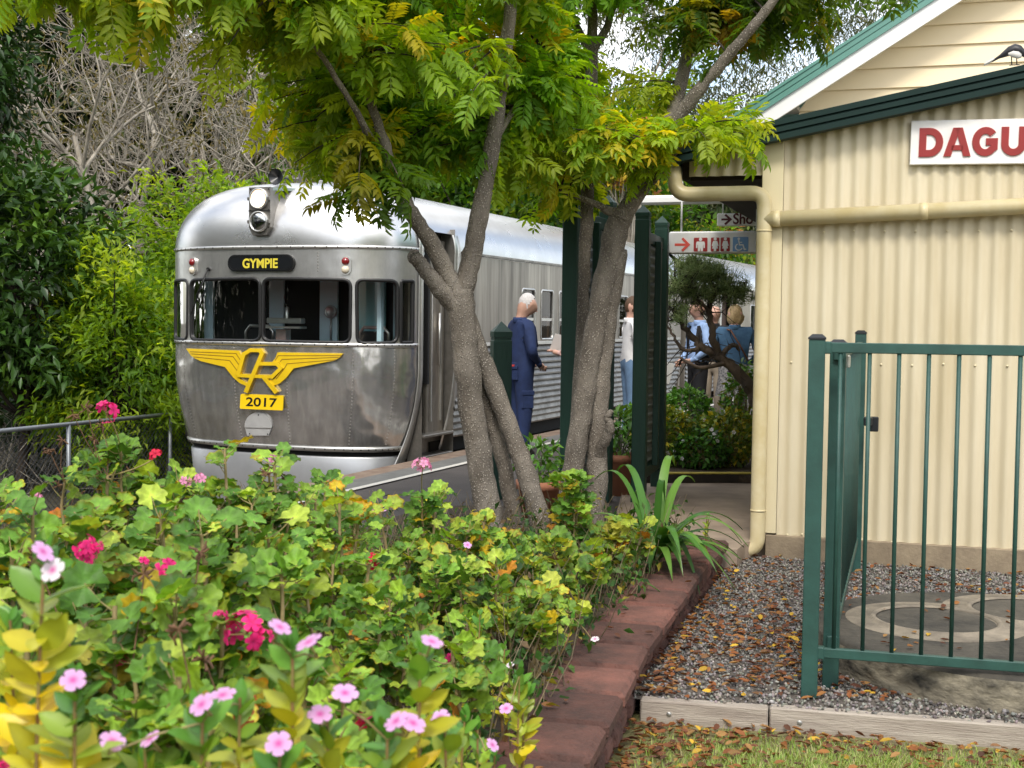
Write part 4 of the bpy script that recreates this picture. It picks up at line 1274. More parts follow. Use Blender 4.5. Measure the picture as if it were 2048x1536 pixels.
# headlight unit
p0, p1 = hit(*Z1(494, 215)), None
zc_ = 1.42 + (637 - (330 + 215 / 2.438)) / 197; hh = 240 / 2.438 / 197
ztop_, zbot_ = 2.735, 2.255
hl = MB(); yc = -.63
poly = [(-.125, ztop_), (.125, ztop_)] + [(.125, zbot_ + .08), (.08, zbot_), (-.08, zbot_), (-.125, zbot_ + .08)]
hl.prism([(x, yc - .1, z) for x, z in poly][::-1], None, (0, .75, 0)); ho = hl.build('headlight_unit', M_lou, car)
fl = MB()
fl.prism([(.125, yc - .05, ztop_), (.30, yc + .38, ztop_ + .02), (.125, yc + .42, ztop_ + .02)], None, (0, 0, -.03))
fl.build('housing_fairing', M_trim, ho)
for z, m in ((ztop_ - .115, M_lamp), (zbot_ + .135, M_refl)):
    lp = MB(); Mx = Matrix(((1, 0, 0), (0, 0, -1), (0, 1, 0)))
    lp.lathe([(.105, .0), (.105, .03), (.092, .034), (.088, .02)], (0, yc - .1, z), 28, M=Mx); a = lp.build('headlight', M_trim, ho)
    lp = MB(); lp.lathe([(.088, .022), (.07, .03), (.03, .036), (0, .038)], (0, yc - .1, z), 24, M=Mx)
    lp.build('lens', m, a)
    if m is M_refl:
        lp = MB(); lp.lathe([(.028, .04), (.03, .05), (0, .052)], (0, yc - .1, z), 14, M=Mx)
        for k_ in range(3): lp.tube([(.03 * math.cos(k_ * 2.09), yc - .145, z + .03 * math.sin(k_ * 2.09)), (.085 * math.cos(k_ * 2.09), yc - .125, z + .085 * math.sin(k_ * 2.09))], .006, 6)
        lp.build('bulb_holder', M_blk, a)
    for sx in (-.115, .115): MB().box((sx, yc - .115, z), (.03, .03, .035), 0, bev=.005).build('lamp_lug', M_lou, a)
mb = MB()
for x, z in [(sx * .105, z_) for sx in (-1, 1) for z_ in (ztop_ - .02, ztop_ - .23, zbot_ + .02 + .06, zbot_ + .25)]: mb.lathe([(0, .006), (.007, .004), (.009, 0)], (x, yc - .1, z), 8, M=Matrix(((1, 0, 0), (0, 0, -1), (0, 1, 0))))
mb.box((0, yc - .102, (ztop_ + zbot_) / 2 + .005), (.25, .012, .012), 0)
mb.build('bolt', M_under, ho)
# horn
ho2 = MB(); Mx = Matrix(((1, 0, 0), (0, 0, -1), (0, 1, 0)))
ho2.lathe([(.085, .0), (.07, -.03), (.035, -.09), (.022, -.2), (.022, -.34), (0, -.34)], (-.05, -.36, 2.88), 20, M=Mx); hn = ho2.build('horn', mat('horn_black', (.03, .032, .035), .35, .3), car)
mb = MB(); mb.lathe([(.0, -.05), (.05, -.02), (.078, -.004)], (-.05, -.362, 2.88), 20, M=Mx); mb.build('horn_mouth', M_blk, hn)
mb = MB(); mb.box((.10, -.1, 2.84), (.05, .05, .2), 0, bev=.006); mb.tube([(-.05, -.05, 2.88), (.1, -.1, 2.88)], .02, 8); mb.build('horn_bracket', M_lou, hn)
# cable from roof to lamp box
mb = MB(); mb.tube([(.13, -.5, 2.34), (.2, -.46, 2.44), (.25, -.33, 2.64), (.34, -.1, 2.8), (.42, .1, 2.85)], .012, 6); mb.build('cable', M_blk, car)
# winged emblem, conforming to the bowed front
def Z2(zx, zy): return 340 + zx / 5.121, 660 + zy / 5.121
def raised(mb, zpts, o0, o1, m=0, closed=True):
    """outline in crop pixels -> plate standing off the curved front"""
    P = []
    for i in range(len(zpts)):
        a, b = Vector(zpts[i]), Vector(zpts[(i + 1) % len(zpts)]); k_ = max(1, int((b - a).length / 60))
        P += [a + (b - a) * (j / k_) for j in range(k_)]
    UVp = []
    for q in P:
        p = hit(*Z2(q.x, q.y)); UVp.append((th_of(p), p.z))
    v_, f_ = cdt_panel(UVp, [], (.06, .2), lambda t, z: surf(t, z, o1))
    b0 = len(mb.v); mb.add(v_, f_, m, False)
    n = len(UVp); A = [surf(t, z, o1) for t, z in UVp]; B = [surf(t, z, o0) for t, z in UVp]
    mb.add(A + B, [(i, (i + 1) % n, n + (i + 1) % n, n + i) for i in range(n)], m, False)
def rband(mb, pts, wd, o0, o1, m=0):
    pts = [Vector(p) for p in pts]
    for a, b in zip(pts, pts[1:]):
        d = (b - a).normalized(); nr = Vector((-d.y, d.x)) * wd / 2
        a2, b2 = a - d * wd * .35, b + d * wd * .35
        raised(mb, [a2 + nr, b2 + nr, b2 - nr, a2 - nr], o0, o1, m)
em = MB()
raised(em, [(183, 190), (715, 212), (745, 265), (722, 330), (690, 440), (720, 495), (800, 545), (800, 575), (730, 545), (665, 490), (575, 378), (330, 318), (262, 285), (232, 262)], -.01, .022)
raised(em, [(1778, 240), (1112, 230), (1090, 290), (1060, 325), (1130, 330), (1170, 385), (1085, 500), (1030, 510), (1070, 570), (1130, 548), (1200, 490), (1275, 392), (1480, 352), (1690, 312), (1735, 285)], -.01, .022)
wings = em.build('emblem', M_gold, car)
gr_ = MB()
for l in ([(225, 222), (690, 240), (742, 320)], [(240, 245), (660, 272), (728, 368)], [(262, 275), (625, 312), (712, 430)], [(1760, 262), (1120, 262), (1090, 310)], [(1730, 280), (1160, 300), (1140, 322)], [(1700, 305), (1210, 345), (1178, 400), (1100, 500)]):
    rband(gr_, l, 7, .0, .0235)
gr_.build('wing_groove', M_goldd, wings)
mo = MB()
rband(mo, [(838, 208), (940, 208)], 36, -.01, .036); rband(mo, [(940, 208), (962, 240), (800, 625)], 40, -.01, .038)
rband(mo, [(838, 208), (775, 245), (718, 450)], 38, -.01, .035); rband(mo, [(718, 465), (1060, 480)], 34, -.01, .034)
rband(mo, [(930, 345), (1110, 345), (1152, 388), (1060, 480)], 36, -.01, .036); rband(mo, [(985, 490), (1098, 632)], 40, -.01, .037)
mo.build('monogram', M_gold, wings)
# number plate
pc = hit(*Z2(917, 735)); zt_, zb_ = hit(*Z2(917, 662)).z, hit(*Z2(917, 812)).z
mb = MB(); h_ = zt_ - zb_; poly2(mb, rrect(-.255, .255, -h_ / 2, h_ / 2, .014), 0, .012); np_ = mb.build('number_plate', M_yel, car); np_.location = (0, -bz(pc.z) - .014, (zt_ + zb_) / 2); np_.rotation_euler = (-.09, 0, 0)
lt_ = obj('lettering', text_mesh('2017', h_ * .60, .012, .002, .365, M_blk), np_); lt_.location = (0, -.014, 0)
# oval hatch
zc0 = hit(*Z2(915, 990)).z; zt_ = hit(*Z2(912, 842)).z; zb_ = hit(*Z2(912, 1082)).z
hp = [(912 + 140 * math.cos(R(a)), 985 - 143 * math.sin(R(a))) for a in range(0, 181, 12)] + [(800, 1080), (1018, 1080)]
mb = MB(); raised(mb, hp, -.01, .014); hb = mb.build('hatch', M_hatch, car)
mb = MB(); rband(mb, [(785, 1000), (1040, 1006)], 9, .0, .017); mb.build('hatch_hinge', M_trim, hb)
mb = MB()
for a_, b_ in ((815, 1062), (1000, 1066), (905, 870)):
    p = hit(*Z2(a_, b_), .016); mb.lathe([(0, .006), (.006, .004), (.008, 0)], p, 6, M=Matrix(((1, 0, 0), (0, 0, -1), (0, 1, 0))))
mb.build('bolt', M_under, hb)
# wiper
a, b, c2 = hit(*Z1(232, 508), .03), hit(*Z1(178, 640), .03), hit(*Z1(150, 728), .03)
mb = MB(); mb.tube([a, b], .009, 6); mb.tube([hit(*Z1(222, 540), .03), c2], .007, 6); mb.tube([a, a + Vector((0, .05, 0))], .02, 8); mb.build('wiper', M_rub, car)
# cab interior
YB = .3
def bulk_x(zx, y=YB):
    d = Mi.to_3x3() @ ray(*Z1(zx, 700)); return OL.x + d.x * (y - OL.y) / d.y
mb = MB()
def pan(x0, x1, z0, z1, y, m): mb.box(((x0 + x1) / 2, y, (z0 + z1) / 2), (abs(x1 - x0), .03, z1 - z0), 0, m=m)
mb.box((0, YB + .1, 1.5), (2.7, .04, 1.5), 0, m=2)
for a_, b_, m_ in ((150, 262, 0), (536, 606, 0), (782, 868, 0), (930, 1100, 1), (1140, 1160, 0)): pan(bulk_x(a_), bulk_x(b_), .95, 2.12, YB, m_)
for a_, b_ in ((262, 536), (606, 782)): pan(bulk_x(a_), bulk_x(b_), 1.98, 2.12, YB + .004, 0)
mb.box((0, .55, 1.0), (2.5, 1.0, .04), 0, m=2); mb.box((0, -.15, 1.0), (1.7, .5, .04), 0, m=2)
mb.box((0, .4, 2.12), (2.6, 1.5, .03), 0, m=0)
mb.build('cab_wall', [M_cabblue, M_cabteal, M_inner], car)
mb = MB(); mb.box((-1.1, -.2, 1.5), (.06, .06, .9), 0); mb.box((1.05, -.12, 1.5), (.05, .05, .9), 0); mb.build('cab_pillar', M_cabblue, car)
mb = MB(); mb.box((.1, -.3, 1.16), (1.5, .35, .05), 0); mb.build('dashboard', mat('dash_red', (.35, .03, .025), .6), car)
mb = MB()
mb.box((-.02, -.2, 1.40), (.42, .1, .06), 0, bev=.01); mb.box((-.02, -.25, 1.33), (.48, .14, .02), 0); mb.lathe([(.02, 0), (.02, .12), (.0, .13)], (.02, -.24, 1.42), 10); mb.box((-.05, -.2, 1.25), (.12, .1, .12), 0); mb.build('brake_handle', M_trim, car)
mb = MB(); mb.lathe([(.07, 0), (.07, .03), (.055, .035), (.05, .02), (0, .02)], (bulk_x(836, YB - .03), YB - .03, 1.5), 20, M=Matrix(((1, 0, 0), (0, 0, -1), (0, 1, 0)))); mb.tube([(bulk_x(836, YB - .03), YB - .04, 1.44), (bulk_x(836, YB - .03), YB - .04, 1.2)], .012, 6); mb.build('gauge', M_alsk, car)
for x in (-.55, .85):
    mb = MB(); mb.tube([(x - .17, .12, 1.15), (x - .17, .12, 1.28), (x - .12, .12, 1.34), (x + .12, .12, 1.34), (x + .17, .12, 1.28), (x + .17, .12, 1.15)], .018, 8); mb.box((x, .14, 1.2), (.32, .03, .2), 0, m=1, bev=.01); mb.build('seat_back', [M_trim, M_inner], car)
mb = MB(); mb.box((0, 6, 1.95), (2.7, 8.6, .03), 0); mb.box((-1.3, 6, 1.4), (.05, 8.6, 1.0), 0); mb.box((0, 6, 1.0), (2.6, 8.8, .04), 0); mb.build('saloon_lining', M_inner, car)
for i in range(9):
    mb = MB(); mb.box((.7, 2.9 + i * .8, 1.25), (.9, .12, .5), 0, bev=.03); mb.build('seat_back', M_sash, car)
# end of car
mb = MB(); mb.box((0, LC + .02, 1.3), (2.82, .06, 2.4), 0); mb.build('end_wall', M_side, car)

# ------------------------------------------------------------------ trailing carriage, curving away
C2 = OT + TD * (LC + .35) + TE * .03
car2 = thing('railway_carriage', 'second silver carriage coupled behind the front railcar, partly hidden by the station', 'train', C2, -TA - R(2.2))
LC2 = 14.0
mb = MB(); arch_roof(mb, 0, LC2, 24); mb.build('roof', M_roof, car2)
SW2 = [(4.6 + i * .66, .44) for i in range(13)]
holes = [densify2(rrect(y, y + w_, 1.2, 1.82, .05), .1, .1) for y, w_ in SW2]
DA = 2.2
mb = MB()
v_, f_ = cdt_panel(rect(0.02, DA, ZK, ZG, .15, .15), [], (.2, .2), lambda y, z: Vector((Wm, y, z))); mb.add(v_, f_, 0, True)
v_, f_ = cdt_panel(rect(DA + .8, LC2, ZK, ZG, .15, .15), holes, (.2, .2), lambda y, z: Vector((Wm, y, z))); mb.add(v_, f_, 0, True)
mb.add([(-Wm, 0, .1), (-Wm, LC2, .1), (-Wm, LC2, ZG), (-Wm, 0, ZG)], [(0, 3, 2, 1)]); mb.build('side_panel', mat('steel_cream', (.42, .38, .30), .45, .6, var=.4, vs=2), car2)
mb = MB()
for y0, y1 in ((.02, DA), (DA + .8, LC2)):
    V = []
    for i in range(NL):
        z = .14 + i * dz
        for (o, zz) in ((0.028, z), (.028, z + dz * .25), (.0, z + dz * .92), (-.004, z + dz)): V += [(Wm - .03 + o, y0, zz), (Wm - .03 + o, y1, zz)]
    mb.add(V, [(2 * i, 2 * i + 1, 2 * i + 3, 2 * i + 2) for i in range(NL * 4 - 1)])
mb.build('louvred_panel', M_lou, car2)
mb = MB(); mb.box((Wm - .12, DA + .4, 1.2), (.05, .8, 2.3), 0); mb.build('door', M_rust, car2)
mb = MB()
for y in (DA - .03, DA + .83): mb.box((Wm + .01, y, 1.22), (.05, .09, 2.4), 0, bev=.01)
mb.box((Wm - .03, DA + .4, 2.38), (.14, .92, .08), 0, bev=.02); mb.build('door_frame', M_trim, car2)
for y, w_ in SW2:
    mb = MB(); sweep(mb, rrect(y, y + w_, 1.2, 1.82, .05), [(-.014, 0), (-.01, .008), (.012, .008), (.012, -.04), (-.014, -.04)], mapf=side); sf = mb.build('window_frame', M_trim, car2)
    mb = MB(); l = rrect(y, y + w_, 1.2, 1.82, .05); mb.add([side(a, b, -.015) for a, b in l], [tuple(range(len(l)))]); mb.build('window_pane', M_glass, sf)
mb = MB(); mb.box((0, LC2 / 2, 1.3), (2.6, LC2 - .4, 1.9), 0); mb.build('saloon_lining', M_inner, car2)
mb = MB(); mb.box((.2, LC2 / 2, -.3), (2.0, LC2, .6), 0); mb.build('underframe', M_under, car2)
mb = MB(); mb.box((0, -.0, 1.3), (2.82, .05, 2.4), 0); mb.build('end_wall', M_side, car2)
mb = MB(); mb.box((0, -.2, 1.2), (1.1, .36, 2.1), 0, bev=.03); mb.build('gangway_bellows', M_rub, car2)
# ================================================================== trees
def bark(name, c1, c2, speck=None):
    m = bpy.data.materials.new(name); m.use_nodes = True
    nt = m.node_tree; N, L = nt.nodes, nt.links; b = N['Principled BSDF']; b.inputs['Roughness'].default_value = .85
    tc = N.new('ShaderNodeTexCoord'); mp = N.new('ShaderNodeMapping'); mp.inputs['Scale'].default_value = (1, 1, .45); L.new(tc.outputs['Object'], mp.inputs['Vector'])
    nz = N.new('ShaderNodeTexNoise'); nz.inputs['Scale'].default_value = 9; nz.inputs['Detail'].default_value = 6; L.new(mp.outputs['Vector'], nz.inputs['Vector'])
    rp = N.new('ShaderNodeMapRange'); rp.inputs['From Min'].default_value = .35; rp.inputs['From Max'].default_value = .65; L.new(nz.outputs['Fac'], rp.inputs['Value'])
    mx = N.new('ShaderNodeMix'); mx.data_type = 'RGBA'; L.new(rp.outputs['Result'], mx.inputs['Factor']); mx.inputs[6].default_value = (*c1, 1); mx.inputs[7].default_value = (*c2, 1)
    n3 = N.new('ShaderNodeTexNoise'); n3.inputs['Scale'].default_value = 2.6; n3.inputs['Detail'].default_value = 8; n3.inputs['Roughness'].default_value = .7; L.new(mp.outputs['Vector'], n3.inputs['Vector'])
    r3 = N.new('ShaderNodeMapRange'); r3.inputs['From Min'].default_value = .35; r3.inputs['From Max'].default_value = .65; r3.inputs['To Min'].default_value = .55; r3.inputs['To Max'].default_value = 1.25; L.new(n3.outputs['Fac'], r3.inputs['Value'])
    m3 = N.new('ShaderNodeMix'); m3.data_type = 'RGBA'; m3.blend_type = 'MULTIPLY'; m3.inputs['Factor'].default_value = 1; L.new(mx.outputs[2], m3.inputs[6]); L.new(r3.outputs['Result'], m3.inputs[7])
    out = m3.outputs[2]
    bp = N.new('ShaderNodeBump'); bp.inputs['Distance'].default_value = .010
    n2 = N.new('ShaderNodeTexNoise'); n2.inputs['Scale'].default_value = 45; n2.inputs['Detail'].default_value = 4; L.new(mp.outputs['Vector'], n2.inputs['Vector'])
    if speck:
        vo = N.new('ShaderNodeTexVoronoi'); vo.inputs['Scale'].default_value = 80; mp2 = N.new('ShaderNodeMapping'); mp2.inputs['Scale'].default_value = (1, 1, .8)
        L.new(tc.outputs['Object'], mp2.inputs['Vector']); L.new(mp2.outputs['Vector'], vo.inputs['Vector'])
        th_ = N.new('ShaderNodeMapRange'); th_.inputs['From Min'].default_value = .38; th_.inputs['From Max'].default_value = .22; L.new(vo.outputs['Distance'], th_.inputs['Value'])
        m2 = N.new('ShaderNodeMix'); m2.data_type = 'RGBA'; L.new(th_.outputs['Result'], m2.inputs['Factor']); L.new(out, m2.inputs[6]); m2.inputs[7].default_value = (*speck, 1)
        out = m2.outputs[2]
        ad = N.new('ShaderNodeMath'); L.new(n2.outputs['Fac'], ad.inputs[0]); L.new(th_.outputs['Result'], ad.inputs[1]); L.new(ad.outputs[0], bp.inputs['Height'])
    else: L.new(n2.outputs['Fac'], bp.inputs['Height'])
    L.new(bp.outputs['Normal'], b.inputs['Normal']); L.new(out, b.inputs['Base Color'])
    return m


M_bark = bark('bark_speckled', (.22, .19, .155), (.13, .108, .085), (.42, .37, .31))
M_twigd = bark('bark_dark', (.05, .035, .025), (.03, .022, .016))
M_pale = bark('bark_pale', (.44, .40, .33), (.27, .235, .185))
M_leafA = mat('leaf_pinnate', (1, 1, 1), .48, attr=True, transl=.56, tcol=(1.9, 1.7, .35), spec=.35)
M_leafD = mat('leaf_glossy', (1, 1, 1), .4, attr=True, transl=.2, tcol=(1.5, 1.4, .4), spec=.4)
M_leafB = mat('leaf_matt', (1, 1, 1), .6, attr=True, transl=.35, tcol=(1.5, 1.4, .5), spec=.3)


def smooth(pts, n=6):
    """Catmull-Rom through (Vector, r) control points"""
    P = [p for p, _ in pts]; Rr = [r for _, r in pts]; o, ro = [], []
    for i in range(len(P) - 1):
        p0, p1, p2, p3 = P[max(i - 1, 0)], P[i], P[i + 1], P[min(i + 2, len(P) - 1)]
        for k in range(n):
            t = k / n
            o.append(.5 * ((2 * p1) + (p2 - p0) * t + (2 * p0 - 5 * p1 + 4 * p2 - p3) * t * t + (3 * p1 - p0 - 3 * p2 + p3) * t ** 3))
            ro.append(Rr[i] + (Rr[i + 1] - Rr[i]) * t)
    o.append(P[-1]); ro.append(Rr[-1]); return o, ro


def limb(mb, ctrl, k=14, wob=.006):
    """ctrl: (px, py, Y, width in px)"""
    pts = [(at(x, y, Y), w * .86 * Y / F / 2) for x, y, Y, w in ctrl]
    P, Rr = smooth(pts, 7)
    P = [p + Vector((rng.normal(0, wob * .5), rng.normal(0, wob * .5), 0)) for p in P]
    Rr = [r * (1 + rng.normal(0, .035)) for r in Rr]
    mb.tube(P, Rr, k)
    return P, Rr


# pinnate leaf: rachis along +y, leaflets in pairs, drooping
def pinnate(pairs=6, droop=.35, seed=0):
    r = np.random.default_rng(seed); V, F3, F4, sh = [], [], [], []
    def leaflet(o, d, ln, wd, nrm):
        d = d / np.linalg.norm(d); s = np.cross(d, nrm); s /= np.linalg.norm(s); b = len(V)
        up = np.cross(s, d)
        for y, x, z in ((0, 0, 0), (.33, -.5, .10), (.33, 0, -.02), (.33, .5, .10), (.68, -.36, .04), (.68, 0, -.06), (.68, .36, .04), (1, 0, -.16)):
            V.append(o + d * y * ln + s * x * wd + up * z * ln * .8); sh.append(1.0 if x else 1.12)
        F3.extend([(b, b + 2, b + 1), (b, b + 3, b + 2), (b + 4, b + 5, b + 7), (b + 5, b + 6, b + 7)])
        F4.extend([(b + 1, b + 2, b + 5, b + 4), (b + 2, b + 3, b + 6, b + 5)])
    pt = lambda t: np.array([.03 * math.sin(3 * t), t, -droop * t * t])
    for i in range(pairs):
        t = .22 + .7 * i / (pairs - 1); o = pt(t)
        for s in (-1, 1):
            an = R(r.uniform(48, 66)); d = np.array([s * math.sin(an), math.cos(an), -droop * 1.2 * t - .18 + r.normal(0, .1)])
            leaflet(o, d, r.uniform(.34, .44) * (1 - .25 * abs(t - .5)), r.uniform(.115, .145), np.array([r.normal(0, .25), 0, 1.]))
    leaflet(pt(.95), np.array([0, 1, -.6]), .32, .11, np.array([0, 0, 1.]))
    b = len(V)
    for t in (0, .5, .97):
        for x in (-.008, .008): V.append(pt(t) + np.array([x, 0, 0])); sh.append(.7)
    F4.extend([(b, b + 1, b + 3, b + 2), (b + 2, b + 3, b + 5, b + 4)])
    return np.array(V), [np.array(F3), np.array(F4)], np.array(sh)


PIN = [pinnate(6, .1, 1), pinnate(5, .2, 2), pinnate(7, .35, 3), pinnate(4, .1, 4)]


def foliage_tree(name, label, base, zones, limbs, mats_, scale=.195):
    """zones: (x0,x1,y0,y1,Y0,Y1,n,palette index,droop) in photo pixels; sprays hang from the nearest limb"""
    t = thing(name, label, 'tree', base)
    LP = np.array([p[:] for P, _ in limbs for p in P]); LR = np.array([r for _, Rr in limbs for r in Rr])
    thin = LR < .075
    LP = LP[thin]
    tw, parts = [], {i: [] for i in range(4)}
    for (x0, x1, y0, y1, Y0, Y1, n, pal, dr) in zones:
        for _ in range(n):
            u, v = rng.uniform(-1, 1, 2)
            c = np.array(at(x0 + (x1 - x0) * (u + 1) / 2, y0 - 15 + (y1 - y0 - 15) * (v + 1) / 2, rng.uniform(Y0, Y1)))
            j = np.argmin(np.linalg.norm(LP - c, axis=1) + np.maximum(0, LP[:, 2] - c[2] - .2) * .3)
            s = LP[j]; d = c - s; dl = np.linalg.norm(d) + 1e-6
            mid = s + d * .5 + np.array([0, 0, .12 * dl])
            end = c + norm(d) * .12 + np.array([0, 0, -dr * .12])
            tt = np.linspace(0, 1, 6)[:, None]
            P = s * (1 - tt) ** 2 + mid * 2 * tt * (1 - tt) + end * tt ** 2
            tw.append((P, np.linspace(.006 + .006 * min(dl, 1.5), .0025, 6)))
            m = rng.integers(10, 16); tl = rng.uniform(max(0, 1 - .75 / max(dl, .3)), 1, m)[:, None]
            tl[-1] = 1
            Q = s * (1 - tl) ** 2 + mid * 2 * tl * (1 - tl) + end * tl ** 2
            ax = norm(end - mid)
            rd = rng.normal(size=(m, 3)); rd = rd - (rd @ ax)[:, None] * ax; rd = norm(rd)
            D = norm(rd * .9 + ax * .6 + np.array([0, 0, -dr * .22]))
            D[-1] = norm(ax + np.array([0, 0, -dr * .7]))
            U = norm(np.array([0, 0, 1.0]) + rng.normal(0, .35, (m, 3)))
            Rm = frames(D, U); k = rng.integers(0, 4)
            cb = np.array(PALS[pal])[rng.choice(len(PALS[pal]), p=PALW[pal])] * .65 + np.array(PALS[pal])[rng.choice(len(PALS[pal]), m, p=PALW[pal])] * .35; cb = cb * rng.uniform(.8, 1.2, (m, 1))
            parts[k].append((Q, Rm, scale * rng.uniform(.8, 1.25, m), cb))
    out = []
    for k, l in parts.items():
        if l: out.append(scatter(PIN[k][0], PIN[k][1], np.concatenate([x[0] for x in l]), np.concatenate([x[1] for x in l]), np.concatenate([x[2] for x in l]), np.concatenate([x[3] for x in l]), PIN[k][2]))
    V, fs, C = merge(out)
    bs = np.array(base)
    cr = obj('crown', npmesh('crown', V - bs, fs, M_leafA, C), t)
    V, fs = nptubes(tw, 5)
    obj('twig', npmesh('twig', V - bs, fs, M_twigd, smooth=True), t)
    return t


PALS = [[(.15, .31, .019), (.10, .23, .016), (.23, .38, .025), (.30, .36, .024), (.62, .42, .018)],
        [(.07, .14, .01), (.045, .10, .009), (.12, .19, .015), (.26, .23, .015), (.36, .2, .015)],  # darker olive set: backlit look of the right crown put into leaf colour
        [(.24, .37, .024), (.16, .29, .02), (.34, .40, .028), (.62, .48, .025)]]
PALW = [[.42, .25, .2, .09, .04], [.4, .3, .18, .08, .04], [.42, .3, .22, .06]]
# ---- left tree
mb = MB(); limbs = []
limbs.append(limb(mb, [(992, 1130, 7.85, 80), (982, 1060, 7.85, 68), (964, 950, 7.85, 60), (945, 830, 7.83, 58), (932, 720, 7.8, 62), (924, 640, 7.8, 66), (916, 585, 7.8, 70)]))
limbs.append(limb(mb, [(1092, 1110, 7.9, 56), (1066, 990, 7.9, 48), (1028, 880, 7.9, 44), (990, 780, 7.88, 44), (955, 690, 7.86, 42), (935, 630, 7.83, 40)]))
limbs.append(limb(mb, [(1036, 1090, 8.1, 42), (1014, 960, 8.05, 36), (985, 850, 8.0, 34), (960, 760, 7.95, 30), (945, 690, 7.9, 28)]))
limbs.append(limb(mb, [(925, 620, 7.8, 58), (890, 590, 7.75, 44), (862, 555, 7.7, 38), (838, 524, 7.68, 33), (828, 514, 7.67, 31)]))       # cut stub
limbs.append(limb(mb, [(918, 600, 7.8, 56), (892, 545, 7.75, 44), (858, 480, 7.7, 40), (822, 425, 7.65, 37), (790, 370, 7.6, 30), (768, 280, 7.5, 24), (735, 190, 7.4, 19), (700, 90, 7.3, 15), (660, -60, 7.2, 12)]))
limbs.append(limb(mb, [(925, 590, 7.8, 52), (942, 520, 7.8, 47), (958, 430, 7.75, 43), (984, 290, 7.7, 37), (1008, 130, 7.6, 32), (1022, 10, 7.5, 28), (1035, -120, 7.5, 22)]))
limbs.append(limb(mb, [(822, 428, 7.65, 26), (800, 330, 8.0, 20), (760, 180, 8.2, 18), (720, 40, 8.3, 14), (690, -80, 8.3, 10)]))
limbs.append(limb(mb, [(790, 370, 7.6, 20), (700, 200, 7.2, 14), (600, 60, 6.9, 12), (480, -40, 6.7, 9), (300, -90, 6.6, 7), (160, -80, 6.5, 5)]))
limbs.append(limb(mb, [(984, 290, 7.7, 16), (1040, 200, 7.9, 12), (1090, 120, 8.1, 9)]))
base = at(985, 1085, 7.85); base = Vector((base.x, base.y, .03))
t = foliage_tree('courtyard_tree', 'left foreground tree with speckled forked trunk and a sawn off branch stub', base, [
    (140, 480, -170, 0, 6.2, 7.2, 46, 2, .9), (450, 690, -120, 100, 6.6, 7.8, 56, 2, .8), (580, 760, 90, 265, 7.7, 8.6, 44, 2, .7), (620, 780, 250, 320, 7.6, 8.3, 16, 2, .7),
    (690, 960, -80, 240, 7.75, 8.8, 64, 0, .7), (800, 960, 230, 310, 7.8, 8.4, 16, 0, .7), (720, 850, 300, 365, 7.0, 7.4, 7, 1, 1.0), (980, 1130, 40, 270, 7.75, 8.8, 38, 0, .7), (960, 1100, -180, 0, 7, 8.4, 34, 2, .8), (480, 900, -320, -120, 6.6, 8.4, 40, 0, .8), (10, 130, -110, -40, 6.2, 6.6, 8, 2, 1), (760, 980, 30, 190, 7.0, 7.4, 12, 2, .7), (1000, 1090, 270, 330, 7.8, 8.4, 10, 2, .7)], limbs, None)
me = mb.mesh('trunk', M_bark)
me.transform(Matrix.Translation(-base)); obj('trunk', me, t)
# ---- right tree
mb = MB(); limbs = []
limbs.append(limb(mb, [(1128, 1075, 8.6, 70), (1140, 980, 8.6, 52), (1160, 850, 8.6, 48), (1180, 720, 8.6, 50), (1205, 590, 8.6, 56), (1228, 480, 8.55, 56), (1248, 415, 8.5, 56)]))
limbs.append(limb(mb, [(1186, 1070, 8.65, 58), (1194, 960, 8.65, 46), (1196, 850, 8.65, 46), (1205, 720, 8.65, 46), (1220, 600, 8.62, 48), (1236, 500, 8.58, 48)]))
limbs.append(limb(mb, [(1240, 440, 8.5, 46), (1290, 362, 8.45, 38), (1330, 285, 8.4, 36), (1378, 205, 8.3, 32), (1440, 130, 8.2, 28), (1500, 60, 8.1, 24), (1570, -30, 8.0, 18), (1640, -140, 7.9, 12)]))
limbs.append(limb(mb, [(1262, 400, 8.5, 40), (1300, 330, 8.6, 34), (1340, 240, 8.7, 32), (1368, 140, 8.8, 30), (1390, 20, 8.9, 27), (1400, -120, 9.0, 20)]))
limbs.append(limb(mb, [(1150, 860, 9.0, 26), (1165, 640, 9.0, 27), (1172, 450, 9.0, 30), (1180, 280, 9.0, 30), (1184, 110, 9.0, 28), (1186, -40, 9.0, 16)]))
limbs.append(limb(mb, [(1183, 110, 9.0, 22), (1150, 50, 9.0, 18), (1105, -10, 9.0, 15), (1060, -70, 9, 10)]))
limbs.append(limb(mb, [(1186, 100, 9.0, 22), (1215, 50, 9.0, 18), (1232, -20, 9.0, 14)]))
limbs.append(limb(mb, [(1192, 915, 8.65, 34), (1208, 885, 8.55, 26), (1220, 858, 8.5, 21), (1216, 836, 8.48, 16), (1222, 822, 8.47, 12)]))         # broken stub
limbs.append(limb(mb, [(1262, 395, 8.45, 16), (1300, 370, 8.3, 13), (1340, 320, 8.2, 11), (1380, 270, 8.1, 8)]))
limbs.append(limb(mb, [(1240, 430, 8.5, 26), (1212, 420, 8.5, 20), (1196, 410, 8.5, 16), (1120, 380, 8.5, 9)]))
limbs.append(limb(mb, [(1180, 330, 9.0, 12), (1120, 300, 8.8, 10), (1060, 290, 8.6, 7)]))
base = at(1160, 1050, 8.6); base = Vector((base.x, base.y, .03))
